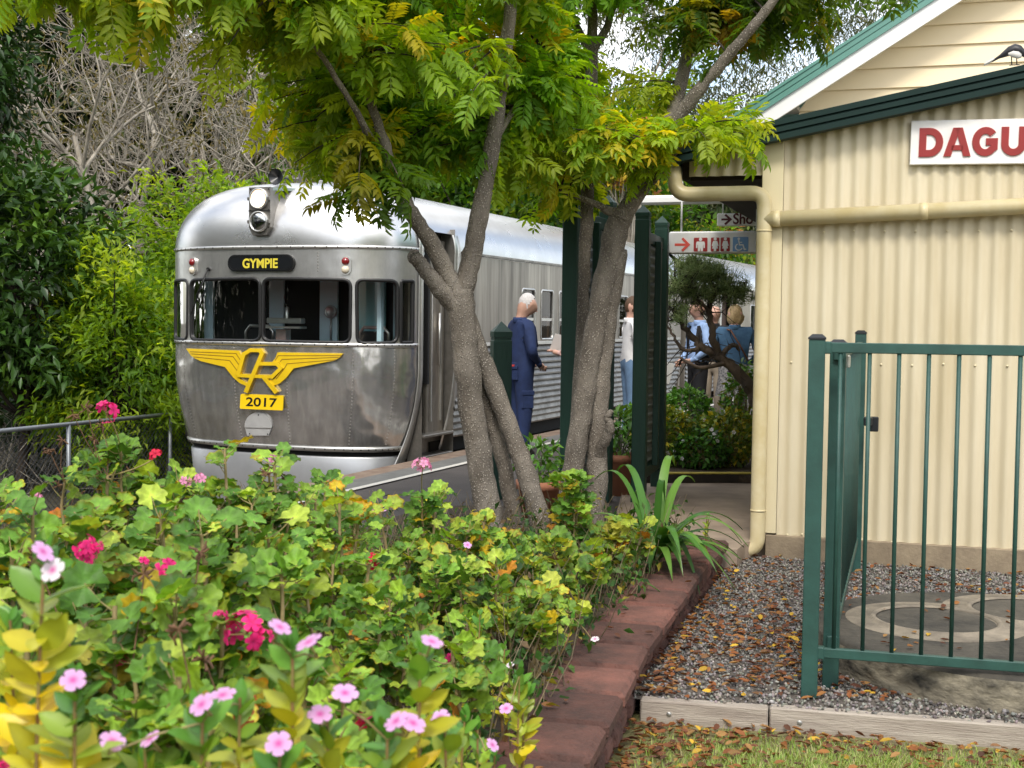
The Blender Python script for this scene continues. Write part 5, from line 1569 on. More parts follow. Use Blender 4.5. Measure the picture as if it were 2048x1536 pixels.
t = foliage_tree('courtyard_tree', 'right foreground tree with leaning twin trunks and a broken knob near its foot', base, [
    (1020, 1190, 130, 330, 8.8, 9.5, 36, 2, .6), (1030, 1250, 250, 340, 8.0, 8.4, 15, 2, .6), (1270, 1370, 240, 300, 7.9, 8.5, 7, 2, .6), (1400, 1470, 235, 290, 7.7, 8.2, 7, 2, .6),
    (1080, 1290, -160, -15, 8.2, 9.4, 40, 0, .8), (1420, 1630, -130, 60, 8.3, 9.0, 60, 1, 1.0), (1260, 1420, -150, -40, 8.9, 9.4, 20, 1, .9), (1320, 1540, 0, 80, 8.4, 9.0, 13, 1, 1.0), (1100, 1160, 350, 400, 8.9, 9.3, 4, 0, .8), (1250, 1340, 160, 210, 8.7, 9.2, 5, 2, .7), (1640, 1790, -110, -50, 7.9, 8.4, 8, 1, 1.)], limbs, None, .185)
me = mb.mesh('trunk', M_bark); me.transform(Matrix.Translation(-base)); obj('trunk', me, t)


# ---- background vegetation
def grow(base, h, lean, levels, nb, rad, spread=.9, gravity=0., bend=.12, fork=1, seed=0):
    """recursive skeleton -> list of (pts, radii), tips"""
    r = np.random.default_rng(seed); paths, tips = [], []
    def rec(p, d, ln, rd, lv):
        n = 5; P = [p]
        for i in range(n - 1):
            d = norm(d + r.normal(0, bend, 3) + np.array([0, 0, gravity * (1 if lv < levels else .4)])); P.append(P[-1] + d * ln / (n - 1))
        P = np.array(P); paths.append((P, np.linspace(rd, rd * (.45 if lv else .2), n)))
        if lv == 0: tips.append((P[-1], d)); return
        for i in range(nb[levels - lv]):
            t = r.uniform(.25, 1) ** .8 * (n - 1); i0 = min(int(t), n - 2); q = P[i0] + (P[i0 + 1] - P[i0]) * (t - i0)
            a = r.normal(size=3); a = norm(a - (a @ d) * d); nd = norm(d * r.uniform(.4, 1.) + a * spread)
            rec(q, nd, ln * r.uniform(.4, .7), rd * r.uniform(.3, .5), lv - 1)
    rec(np.array(base, float), norm(np.array([*lean, 1.])), h, rad, levels)
    return paths, tips


qt = np.array([(0, 0, 0), (-.5, .45, .12), (.5, .45, .12), (0, 1, -.1), (0, .45, 0)])
qf = [np.array([(0, 4, 1), (0, 2, 4), (1, 4, 3), (4, 2, 3)])]
def leaves_at(P, size, wid, cols, down=.3, outw=None):
    n = len(P); D = rng.normal(size=(n, 3)); D[:, 2] -= down
    if outw is not None: D = norm(D) + outw * .8
    Rm = frames(D, norm(rng.normal(0, .6, (n, 3)) + np.array([0, 0, 1.])))
    s = size * rng.uniform(.7, 1.3, n)
    return scatter(qt, qf, P, Rm, np.stack([s * wid, s, s], -1), cols)


def bare_tree(label, px, Y, h, seed, leafy=.25, zb=G):
    p = at(px, 640, Y); base = np.array([p.x, p.y, zb])
    paths, tips = grow(base, h * .62, (rng.normal(0, .12), 0), 4, (7, 5, 5, 3), .105 * h / 9, .7, .06, .14, seed=seed)
    paths = [(a, np.maximum(b, .006)) for a, b in paths]
    t = thing('bare_tree', label, 'tree', base, 0, 'bare twiggy trees behind the railcar')
    V, fs = nptubes(paths, 4); obj('trunk', npmesh('trunk', V - base, fs, M_pale, smooth=True), t)
    P = np.array([x[0] for x in tips]); k = rng.random(len(P)) < leafy; P = np.repeat(P[k], 4, 0) + rng.normal(0, .14, (k.sum() * 4, 3))
    pal = np.array([(.15, .13, .04), (.2, .17, .07), (.1, .11, .03), (.24, .19, .1)])
    if len(P):
        V, fs, C = leaves_at(P, .15, .3, pal[rng.integers(0, 4, len(P))] * rng.uniform(.7, 1.2, (len(P), 1)), .7)
        obj('crown', npmesh('crown', V - base, fs, M_leafB, C), t)


def leafy(name, label, cat, px, Y, zc, rx, ry, rz, ncl, per, size, wid, pal, mt, group=None, zb=G, down=.3, clr=.45, trunk=.1, shell=.55, skirt=-.9, seed=0):
    """a crown of many small leaves in clumps through an uneven volume, on a branching trunk"""
    r = np.random.default_rng(seed + 5); p = at(px, 640, Y); base = np.array([p.x, p.y, zb]); c = np.array([p.x, p.y, zc])
    d = norm(r.normal(size=(ncl, 3))); d = d[d[:, 2] > skirt]; n = len(d)
    bulge = 1 + .28 * np.sin(d[:, 0] * 5 + seed) * np.sin(d[:, 2] * 6 + 2 * seed) + r.normal(0, .1, n)
    rad = r.uniform(shell, 1, n) * bulge
    cc = c + d * rad[:, None] * np.array([rx, ry, rz])
    k = r.integers(int(per * .6), int(per * 1.4), n)
    P = np.repeat(cc, k, 0) + r.normal(0, clr, (k.sum(), 3)) * np.array([1, 1, .7]); od = np.repeat(d, k, 0)
    pal = np.array(pal); cl = pal[r.integers(0, len(pal), n)]; cl = np.repeat(cl, k, 0) * r.uniform(.7, 1.3, (len(P), 1))
    V, fs, C = leaves_at(P, size, wid, cl, down, od)
    t = thing(name, label, cat, base, 0, group)
    obj('crown', npmesh('crown', V - base, fs, mt, C), t)
    paths = []
    top = c + np.array([0, 0, -rz * .3])
    tt = np.linspace(0, 1, 6)[:, None]; wv = np.cumsum(r.normal(0, .06, (6, 3)), 0); wv[0] = 0
    tp = base * (1 - tt) + top * tt + wv; paths.append((tp, np.linspace(trunk, trunk * .5, 6)))
    for i in r.choice(n, min(n, 46), replace=False):
        j = r.integers(2, 6); s = tp[j]; e = cc[i]; m = (s + e) / 2 + r.normal(0, .15, 3) + np.array([0, 0, .1])
        q = s * (1 - tt) ** 2 + m * 2 * tt * (1 - tt) + e * tt ** 2; paths.append((q, np.linspace(trunk * .38, trunk * .08, 6)))
    V, fs = nptubes(paths, 5); obj('trunk', npmesh('trunk', V - base, fs, M_twigd if mt is not M_leafB else M_pale, smooth=True), t)
    return t


# dark glossy trees at the far left
DK = [(.03, .075, .012), (.02, .05, .01), (.045, .11, .015), (.09, .18, .02)]
leafy('broadleaf_tree', 'dark glossy broad leaved tree at the left edge behind the wire fence', 'tree', 35, 17.5, 1.75, 1.15, 1.2, 1.75, 120, 60, .2, .36, DK, M_leafD, trunk=.09, clr=.2, seed=1)
leafy('broadleaf_tree', 'tall dark tree at the upper left corner above the glossy one', 'tree', -110, 20, 5.6, 1.3, 1.8, 2.4, 130, 60, .2, .36, DK[:3], M_leafD, trunk=.13, clr=.25, seed=2)
leafy('broadleaf_tree', 'dark shrubby tree low behind the wire fence at left', 'tree', 120, 20.5, .1, 1.5, 1.4, 1.0, 100, 50, .17, .36, DK[:3], M_leafD, trunk=.07, clr=.22, seed=3)
# yellow green willowy shrubs by the train
YG = [(.22, .35, .03), (.16, .28, .025), (.31, .42, .04), (.10, .20, .02)]
leafy('willow_shrub', 'large yellow green willowy shrub close to the left side of the railcar', 'shrub', 255, 17.6, .75, 1.1, 1.2, 1.6, 200, 75, .14, .3, YG, M_leafA, 'yellow green shrubs beside the railcar', trunk=.06, clr=.17, shell=.5, seed=4)
leafy('willow_shrub', 'yellow green shrub rising just above the railcar roof at its left', 'shrub', 425, 20.5, 2.15, 1.35, 1.2, 1.45, 160, 75, .14, .3, YG, M_leafA, 'yellow green shrubs beside the railcar', trunk=.06, clr=.17, shell=.5, seed=5)
leafy('willow_shrub', 'darker yellow green shrub low between the fence and the railcar', 'shrub', 330, 19.2, -.1, 1.0, .9, 1.0, 100, 70, .14, .22, [(.06, .12, .012), (.04, .08, .01), (.1, .17, .02)], M_leafA, 'yellow green shrubs beside the railcar', trunk=.05, clr=.17, seed=6)
# bare trees
for i, (px, Y, h, lb) in enumerate(((150, 24, 9, 'bare grey twiggy tree over the dark glossy tree at left'), (250, 26, 10.5, 'bare pale twiggy tree left of the two thick pale stems'),
                                    (335, 24, 10, 'bare tree with two thick pale upright stems above the yellow shrubs'), (430, 27, 10.5, 'bare twiggy tree straight above the railcar headlights'),
                                    (560, 25, 9.5, 'bare pale tree half hidden by the left edge of the green crown'), (80, 28, 11, 'bare twiggy tree farthest left under the hanging green bough'), (500, 30, 11, 'bare twiggy tree farther back between the headlights and the green crown'), (300, 31, 11.5, 'bare twiggy tree farther back at the middle of the thicket'))):
    bare_tree(lb, px, Y, h, 20 + i, .55)
# green trees beyond the train
GN = [(.05, .13, .015), (.03, .085, .01), (.09, .19, .02), (.15, .22, .025)]
leafy('leafy_tree', 'green leafy tree just behind the railcar roof between the two foreground trunks', 'tree', 1000, 27, 3.4, 2.6, 2, 2.2, 190, 70, .2, .5, GN, M_leafA, trunk=.12, clr=.3, seed=7)
leafy('leafy_tree', 'dark green tree behind the left foreground crown', 'tree', 790, 29, 4.2, 2.7, 2, 2.8, 180, 70, .2, .5, GN[:2], M_leafA, trunk=.14, clr=.32, seed=8)
leafy('leafy_tree', 'bright green tree with yellowing leaves behind the right foreground trunk', 'tree', 1190, 30, 3.9, 2.0, 2, 2.7, 160, 70, .2, .5, GN + [(.3, .26, .02)], M_leafA, trunk=.12, clr=.3, seed=9)
leafy('leafy_tree', 'salmon and yellow autumn tree seen between the foreground stems', 'tree', 1245, 26, 4.75, .62, .6, .75, 60, 55, .13, .5, [(.55, .22, .12), (.6, .28, .16), (.5, .36, .03), (.3, .28, .03)], M_leafB, trunk=.06, clr=.14, seed=10)
leafy('leafy_tree', 'orange and yellow bush above the toilet sign', 'bush', 1420, 34, 3.1, 1.6, 1.2, .8, 90, 60, .17, .5, [(.45, .2, .05), (.4, .32, .03), (.2, .2, .03), (.1, .14, .02)], M_leafB, trunk=.06, clr=.2, seed=11)
leafy('leafy_tree', 'green bush behind the carriage roof under the toilet sign', 'bush', 1480, 32, 2.1, 1.6, 1.2, .8, 90, 60, .18, .5, GN, M_leafA, trunk=.06, clr=.2, seed=12)
leafy('leafy_tree', 'green vine covered tree beside the tall green post', 'tree', 1330, 28, 2.6, 1.0, 1, 1.3, 90, 60, .18, .5, GN, M_leafA, trunk=.06, clr=.2, seed=13)
GU = [(.09, .11, .05), (.12, .13, .07), (.06, .08, .035)]
def gum(label, px, Y, h, seed, zb=G, crown=1.):
    p = at(px, 640, Y); base = np.array([p.x, p.y, zb])
    paths, tips = grow(base, h * .6, (rng.normal(0, .06), 0), 3, (9, 6, 5), .13, .6, .05, .1, seed=seed)
    t = thing('gum_tree', label, 'tree', base, 0, 'gum trees beyond the station')
    V, fs = nptubes(paths, 5); obj('trunk', npmesh('trunk', V - base, fs, M_pale, smooth=True), t)
    P = np.array([x[0] for x in tips]); P = P[P[:, 2] > zb + h * .25]; P = np.repeat(P, int(60 * crown), 0); P = P + rng.normal(0, .3, P.shape) * np.array([1, 1, 1.3]); P[:, 2] -= np.abs(rng.normal(0, .3, len(P)))
    pal = np.array(GU); V, fs, C = leaves_at(P, .2, .22, pal[rng.integers(0, 3, len(P))] * rng.uniform(.6, 1.3, (len(P), 1)), 1.2)
    obj('crown', npmesh('crown', V - base, fs, M_leafB, C), t)
gum('grey green gum tree with drooping foliage right of the salmon tree', 1295, 40, 15, 41, crown=2.2)
gum('pale trunked gum tree between the leaning branch and the green roof edge', 1440, 46, 11.5, 42, crown=.8)
gum('wispy gum tree just above the sloping green roof edge', 1560, 50, 12.5, 43, crown=.5)
gum('tall gum tree behind the top of the right foreground crown', 1680, 48, 16.5, 44, crown=1.1)
gum('low grey green gum tree above the direction sign', 1370, 44, 8.5, 45, crown=.6)
# far wood, and unseen trees added for the railcar reflections
n = 60000
def wood(x0, x1, y0, y1, ztop, n, pal, size):
    X = rng.uniform(x0, x1, n); Yy = rng.uniform(y0, y1, n)
    hz = ztop * (.8 + .13 * np.sin(X * .9) + .1 * np.sin(X * .37 + 1) + .06 * np.sin(X * 2.3))
    Z = G + (hz - G) * rng.random(n) ** .8
    pal = np.array(pal); idx = ((np.sin(X * 1.7) + np.sin(Z * 1.3 + X) + rng.normal(0, .6, n)) > 0).astype(int)
    return leaves_at(np.stack([X, Yy, Z], -1), size, .6, pal[idx] * rng.uniform(.5, 1.4, (n, 1)), .3)
A = wood(-26, -1.5, 33, 40, 15, 62000, [(.025, .045, .012), (.06, .08, .025)], .46)
B = wood(-2, 8, 40, 50, 7.5, 26000, [(.03, .06, .012), (.06, .09, .02)], .4)
D_ = wood(6, 30, 52, 62, 4.5, 16000, [(.05, .07, .025), (.08, .1, .04)], .4)
H_ = wood(-17, -11, -22, 15, 8, 15000, [(.03, .06, .012), (.06, .09, .02)], .6)  # unseen trees left of the track, added to darken the railcar reflections
E_ = wood(-30, -2, -26, -20, 5.5, 12000, [(.03, .06, .012), (.06, .09, .02)], .7)  # unseen trees behind the camera; height and gaps shaped for railcar reflections
F_ = wood(2, 9, -30, -26, 4, 4000, [(.03, .06, .012), (.06, .09, .02)], .7)
G_ = wood(14, 34, -24, -18, 6, 8000, [(.03, .06, .012), (.06, .09, .02)], .7)
V, fs, C = merge([A, B, D_, E_, F_, G_, H_])
tag(obj('woods', npmesh('woods', V, fs, M_leafB, C)), 'dark green wood in the far background, plus unseen trees added for railcar reflections', 'woods', kind='stuff')
# dead undergrowth behind the fence
n = 9000
P = np.stack([rng.uniform(-12, -3.5, n), rng.uniform(17.2, 24, n), np.zeros(n)], -1); P[:, 2] = G + np.abs(rng.normal(0, .35, n))
Q = np.array([(P[i], P[i] + rng.normal(0, .35, 3) + np.array([0, 0, .25])) for i in range(0, n, 3)])
V, fs = nptubes([(q, np.array([.007, .004])) for q in Q], 3)
tag(obj('undergrowth', npmesh('undergrowth', V, fs, M_pale)), 'tangled dry twigs on the ground behind the wire fence', 'undergrowth', kind='stuff')
# ================================================================== flower bed
M_gleaf = mat('geranium_leaf', (1, 1, 1), .5, attr=True, transl=.3, tcol=(1.5, 1.4, .4), spec=.3, bump=.0025, bs=70, var=.4, vs=45)
M_vleaf = mat('vinca_leaf', (1, 1, 1), .35, attr=True, transl=.28, tcol=(1.5, 1.35, .35), spec=.4)
M_stem = mat('green_stem', (.22, .2, .06), .6, col2=(.3, .22, .1), vs=18)
M_wood = mat('woody_stem', (.33, .24, .12), .7, col2=(.2, .16, .06), vs=14, bump=.002, bs=60)
M_petal = mat('petal', (1, 1, 1), .5, attr=True, transl=.35, tcol=(1.3, 1.1, 1.2), spec=.25)
M_dead = mat('dead_head', (.16, .08, .035), .8, col2=(.08, .04, .02), vs=30)


def gleaf(seed=0, no=30):
    r = np.random.default_rng(seed); a0 = R(24)
    A = np.linspace(-math.pi / 2 + a0, 1.5 * math.pi - a0, no)          # notch at -y, petiole joins at the origin
    V = [(0, 0, -.10)]; sh = [1.45]
    ph = r.uniform(0, 6.28)
    lob = lambda a: .90 + .10 * np.cos(7 * (a - math.pi / 2)) + .03 * np.cos(21 * a + ph)
    rings = [(.34, -.02), (.68, .07), (1.0, .10)]
    for k, (rr, zz) in enumerate(rings):
        for i, a in enumerate(A):
            q = rr * (lob(a) if k == 2 else (lob(a) + .95) / 2)
            wav = .085 * rr * rr * math.cos(7 * a - .4) + .07 * rr * rr * math.sin(2 * a + ph) + (r.normal(0, .015) if k == 2 else 0)
            V.append((q * math.cos(a), q * math.sin(a), zz + wav))
            vein = math.cos(7 * (a - math.pi / 2))
            sh.append((1.12, 1.0 + .3 * max(0, vein) ** 2, .86 + .3 * max(0, vein) ** 2)[k])
    n = no
    F3 = [(0, 1 + i, 2 + i) for i in range(n - 1)]
    F4 = [(1 + k * n + i, 1 + (k + 1) * n + i, 1 + (k + 1) * n + i + 1, 1 + k * n + i + 1) for k in range(2) for i in range(n - 1)]
    return np.array(V), [np.array(F3), np.array(F4)], np.array(sh)


GL = [gleaf(i) for i in range(4)]
def petals(nv, wd, ln, gap=0., cup=.12, tube=0.):
    """five petalled flower facing +z"""
    V, F3, F4, sh = [], [], [], []
    for k in range(nv):
        a = 2 * math.pi * k / nv; c, s = math.cos(a), math.sin(a); b = len(V)
        for y, x, z, g in ((.02, -.06, 0, .55), (.02, .06, 0, .55), (.45, -wd * .8, cup * .5, .95), (.45, 0, cup * .35, .9), (.45, wd * .8, cup * .5, .95), (.85, -wd, cup * .6, 1.05), (.85, 0, cup * .45, 1), (.85, wd * .95, cup * .5, 1.05), (1, -wd * .45, cup * .2, 1.1), (1.02, wd * .5, cup * .2, 1.1)):
            y *= ln; V.append((y * c - x * s, y * s + x * c, z)); sh.append(g)
        F4 += [(b, b + 1, b + 3, b + 2), (b + 2, b + 3, b + 6, b + 5), (b + 3, b + 4, b + 7, b + 6), (b + 5, b + 6, b + 9, b + 8)]; F3 += [(b + 1, b + 4, b + 3), (b + 6, b + 7, b + 9)]
    return np.array(V), [np.array(F3), np.array(F4)], np.array(sh)


FG = petals(5, .34, 1.0, cup=.3); FV = petals(5, .46, 1.0, cup=.06)
GCOL = np.array([(.21, .40, .05), (.14, .30, .04), (.30, .48, .055), (.08, .19, .028), (.42, .54, .065)])
PINKS = {'magenta': (.80, .03, .22), 'red': (.62, .015, .06), 'light pink': (.82, .34, .55), 'salmon': (.72, .16, .2)}


def z_rot(n):
    return norm(n)


def geranium(px, Y, ytop, spread, nst, label, flowers=(), group='geranium bushes in the flower bed', leafy=1., seed=0, hue=1., dead=0, yellow=.035, zb=.05, lsz=1., low=.45):
    r = np.random.default_rng(900 + seed); top = at(px, ytop, Y)
    base = np.array([top.x + r.normal(0, .03), top.y + .02, zb]); H = top.z - zb
    t = thing('geranium_plant', label, 'geranium', base, 0, group)
    st, pet = [], []; LPs, LDs, LNs, LSs, LCs = [], [], [], [], []
    tips = []
    for i in range(nst):
        a = 2 * math.pi * (i + r.uniform(-.4, .4)) / nst
        sp = spread * r.uniform(.25, 1.0) * (0 if i == 0 else 1); h = H * (1.0 if i == 0 else r.uniform(.6, .98))
        e = base + np.array([math.cos(a) * sp, math.sin(a) * sp, h * .97]); b0 = base + np.array([math.cos(a), math.sin(a), 0]) * .03
        m = (b0 + e) / 2 + np.array([math.cos(a), math.sin(a), -.3]) * sp * .35 + r.normal(0, .02, 3)
        tt = np.linspace(0, 1, 9)[:, None]; P = b0 * (1 - tt) ** 2 + m * 2 * tt * (1 - tt) + e * tt ** 2; P[1:-1] += r.normal(0, .006, (7, 3))
        st.append((P, np.linspace(.0095, .0045, 9) * (1 + .15 * r.normal(0, 1, 9).clip(-1, 1)))); tips.append(e)
        nl = int(r.integers(19, 28) * leafy)
        tl = 1 - r.random(nl) ** 1.5 * (1 - low)
        for k in range(nl):
            f = tl[k] * 8; i0 = min(int(f), 7); q = P[i0] + (P[i0 + 1] - P[i0]) * (f - i0)
            az = k * 2.4 + r.normal(0, .3); el = r.uniform(.15, 1.1); pl = r.uniform(.03, .085) * lsz
            d = np.array([math.cos(az) * math.cos(el), math.sin(az) * math.cos(el), math.sin(el)]); c = q + d * pl
            mid = q + d * pl * .5 + np.array([0, 0, -.006]); pet.append((np.array([q, mid, c]), np.array([.002, .0016, .0016])))
            nn = norm(np.array([0, 0, .7]) + d * r.uniform(.3, 1.2) + r.normal(0, .3, 3) + np.array([0, -.5, 0]))
            LPs.append(c); LDs.append(d * .8 + np.array([0, 0, -.3])); LNs.append(nn)
            LSs.append(r.uniform(.027, .047) * lsz * (.85 if Y < 2.2 else 1) * (1 if k else .7))
            cc = GCOL[r.integers(0, 5)] * r.uniform(.75, 1.25) * np.array([hue, 1, 1])
            u = r.random()
            if u < yellow: cc = np.array([(.62, .44, .02), (.5, .36, .03), (.6, .25, .03), (.4, .36, .05)])[r.integers(0, 4)]
            LCs.append(cc)
    LP, LD, LN, LS, LC = map(np.array, (LPs, LDs, LNs, LSs, LCs))
    Rm = frames(LD, LN); parts = []; kk = r.integers(0, 4, len(LP))
    for k in range(4):
        s = kk == k
        if s.any():
            V, fs, C = scatter(GL[k][0], GL[k][1], LP[s], Rm[s], LS[s], LC[s], GL[k][2])
            nv = len(GL[k][0]); C = C.reshape(-1, nv, 3); d_ = r.random(len(C)) < .25
            C[np.ix_(d_, range(nv - 30, nv))] *= np.array([1.5, .8, .45]) * r.uniform(.5, 1.1, (d_.sum(), 1, 1)); C[~d_, 31:61] *= .85
            parts.append((V, fs, C.reshape(-1, 3)))
    V, fs, C = merge(parts)
    obj('foliage', npmesh('foliage', V - base, fs, M_gleaf, C, True), t)
    V, fs = nptubes(st, 7); V2, f2 = nptubes(pet, 4)
    obj('stem', npmesh('stem', np.concatenate([V, V2]) - base, fs + [f + len(V) for f in f2], [M_wood, M_stem], smooth=True, mi=[0] * len(fs[0]) + [1] * len(f2[0])), t)
    tips = np.array(tips)
    for fl in flowers:
        fx, fy, col = fl[:3]; size = fl[3] if len(fl) > 3 else 1.; Yf = Y - spread * .35 + (fl[4] if len(fl) > 4 else 0)
        c = np.array(at(fx, fy, Yf)); s = tips[np.argmin(np.linalg.norm(tips - c, axis=1) + 2 * np.maximum(0, tips[:, 2] - c[2] + .03))]
        flower_head(t, base, s, c, col, size, r)
    for _ in range(dead):
        s = tips[r.integers(0, len(tips))]; c = s + np.array([r.normal(0, .05), r.normal(0, .05), r.uniform(.08, .17)]); dead_head(t, base, s, c, r)
    return t


def flower_head(t, base, s, c, col, size, r):
    m = (s + c) / 2 + r.normal(0, .01, 3); tt = np.linspace(0, 1, 5)[:, None]; hub = c - np.array([0, 0, .022 * size])
    stalk = [(s * (1 - tt) ** 2 + m * 2 * tt * (1 - tt) + hub * tt ** 2, np.full(5, .0024))]
    n = max(3, int(9 * size)); d = norm(r.normal(size=(n, 3)) + np.array([0, -.35, .75])); fp = hub + d * r.uniform(.02, .034, n)[:, None] * size
    for i in range(n): stalk.append((np.array([hub, (hub + fp[i]) / 2, fp[i]]), np.full(3, .0011)))
    V, fs = nptubes(stalk, 5); fh = obj('flower_stalk', npmesh('flower_stalk', V - base, fs, M_stem, smooth=True), t)
    a = norm(np.cross(d, r.normal(size=(n, 3)))); Rm = frames(a, d)
    cl = np.array(PINKS[col])[None] * r.uniform(.8, 1.15, (n, 1))
    V, fs, C = scatter(FG[0], FG[1], fp, Rm, r.uniform(.014, .021, n) * size ** .4, cl, FG[2])
    obj('bloom', npmesh('bloom', V - base, fs, M_petal, C, True), fh)


def dead_head(t, base, s, c, r):
    pts = [(np.array([s, (s + c) / 2 + r.normal(0, .008, 3), c]), np.array([.0018, .0015, .0014]))]
    for i in range(9):
        d = norm(r.normal(size=3) + np.array([0, 0, -.1])); q = c + d * r.uniform(.014, .03); pts.append((np.array([c, (c + q) / 2 + r.normal(0, .004, 3), q]), np.array([.001, .003, .0022])))
    V, fs = nptubes(pts, 5); obj('dead_head', npmesh('dead_head', V - base, fs, M_dead, smooth=True), t)


et = []
for i, y in enumerate((0, .12, .32, .6, .85, 1.0)):
    w_ = (.05, .2, .34, .34, .18, 0.)[i]; z = -.16 * y * y
    et += [(-w_, y, z + .10 * w_), (0, y, z - .02), (w_, y, z + .10 * w_)]
ET = np.array(et); EF = [np.array([(3 * i + j, 3 * i + j + 1, 3 * i + 4 + j, 3 * i + 3 + j) for i in range(5) for j in range(2)])]; ES = np.array([1.0, 1.15, 1.0] * 6)


def vinca(px, Y, ytop, label, flowers=(), nst=1, spread=.05, leaf=.05, from_=.35, yellow=.5, group='periwinkle plants in the flower bed', seed=0, zb=.05, pitch=.02):
    r = np.random.default_rng(5000 + seed); top = at(px, ytop, Y); base = np.array([top.x, top.y, zb]); H = top.z - zb
    t = thing('periwinkle_plant', label, 'periwinkle', base, 0, group)
    st, P_, D_, N_, S_, C_ = [], [], [], [], [], []; tips = []
    for i in range(nst):
        a = r.uniform(0, 6.28); sp = 0 if i == 0 else spread * r.uniform(.4, 1.2); h = H * (1 if i == 0 else r.uniform(.65, .98))
        e = base + np.array([math.cos(a) * sp, math.sin(a) * sp, h]); m = (base + e) / 2 + np.array([math.cos(a), math.sin(a), 0]) * sp * .3 + r.normal(0, .012, 3)
        tt = np.linspace(0, 1, 8)[:, None]; P = base * (1 - tt) ** 2 + m * 2 * tt * (1 - tt) + e * tt ** 2; st.append((P, np.linspace(.0042, .0022, 8))); tips.append(e)
        nn = max(4, int(h * (1 - from_) / pitch))
        for k in range(nn):
            u = 1 - (1 - from_) * (k / nn) ** 1.1; f = u * 7; i0 = min(int(f), 6); q = P[i0] + (P[i0 + 1] - P[i0]) * (f - i0)
            for s in (0, 1):
                if r.random() < .1: continue
                az = k * 1.57 + s * math.pi + r.normal(0, .45); el = 1.15 - .55 * min(1, k / 6) + r.normal(0, .28)
                d = np.array([math.cos(az) * math.cos(el), math.sin(az) * math.cos(el), math.sin(el)])
                P_.append(q); D_.append(d); N_.append(np.array([0, 0, 1.]) - d * d[2] + r.normal(0, .3, 3) + np.array([0, -.4, 0])); S_.append(leaf * r.uniform(.6, 1.15) * (.55 + .45 * min(1, k / 2.5)))
                g = np.array([(.09, .24, .035), (.13, .3, .04), (.07, .19, .035)])[r.integers(0, 3)]
                yv = np.array([(.70, .54, .015), (.52, .48, .03), (.78, .56, .012)])[r.integers(0, 3)]
                w_ = np.clip((k / nn - .15) * 2.2, 0, 1) * yellow * r.uniform(.6, 1.3)
                C_.append(g * (1 - min(1, w_)) + yv * min(1, w_))
    P_, D_, N_, S_, C_ = map(np.array, (P_, D_, N_, S_, C_))
    V, fs, C = scatter(ET * np.array([.72, 1, 1]), EF, P_, frames(D_, N_), S_, C_, ES)
    obj('foliage', npmesh('foliage', V - base, fs, M_vleaf, C, True), t)
    V, fs = nptubes(st, 6); obj('stem', npmesh('stem', V - base, fs, mat_rstem, smooth=True), t)
    tips = np.array(tips)
    for fl in flowers:
        fx, fy = fl[:2]; tilt = fl[2] if len(fl) > 2 else .5; white = len(fl) > 3
        c = np.array(at(fx, fy, Y - .03)); s = tips[np.argmin(np.linalg.norm(tips - c, axis=1))]
        nrm = norm(np.array([r.normal(0, .4), -tilt * r.uniform(.35, 1.1), 1.0])); tb = c - nrm * .024
        V, fs = nptubes([(np.array([s - np.array([0, 0, .01]), (s + tb) / 2, tb, c]), np.array([.0015, .0015, .0016, .002]))], 5); fh = obj('flower_stalk', npmesh('flower_stalk', V - base, fs, M_stem, smooth=True), t)
        cl = np.array([(.82, .74, .8)]) if white else np.array([(.76, .42, .74)]) * r.uniform(.92, 1.08)
        sh = FV[2].copy(); V, fs, C = scatter(FV[0], FV[1], c[None], frames(norm(np.cross(nrm, r.normal(size=3)))[None], nrm[None]), np.array([r.uniform(.0145, .0185)]), cl, np.minimum(sh + .02, 1.1))
        inner = FV[2] < .6; C[np.tile(inner, 1)] = np.array([.62, .06, .35])
        obj('bloom', npmesh('bloom', V - base, fs, M_petal, C, True), fh)
    return t


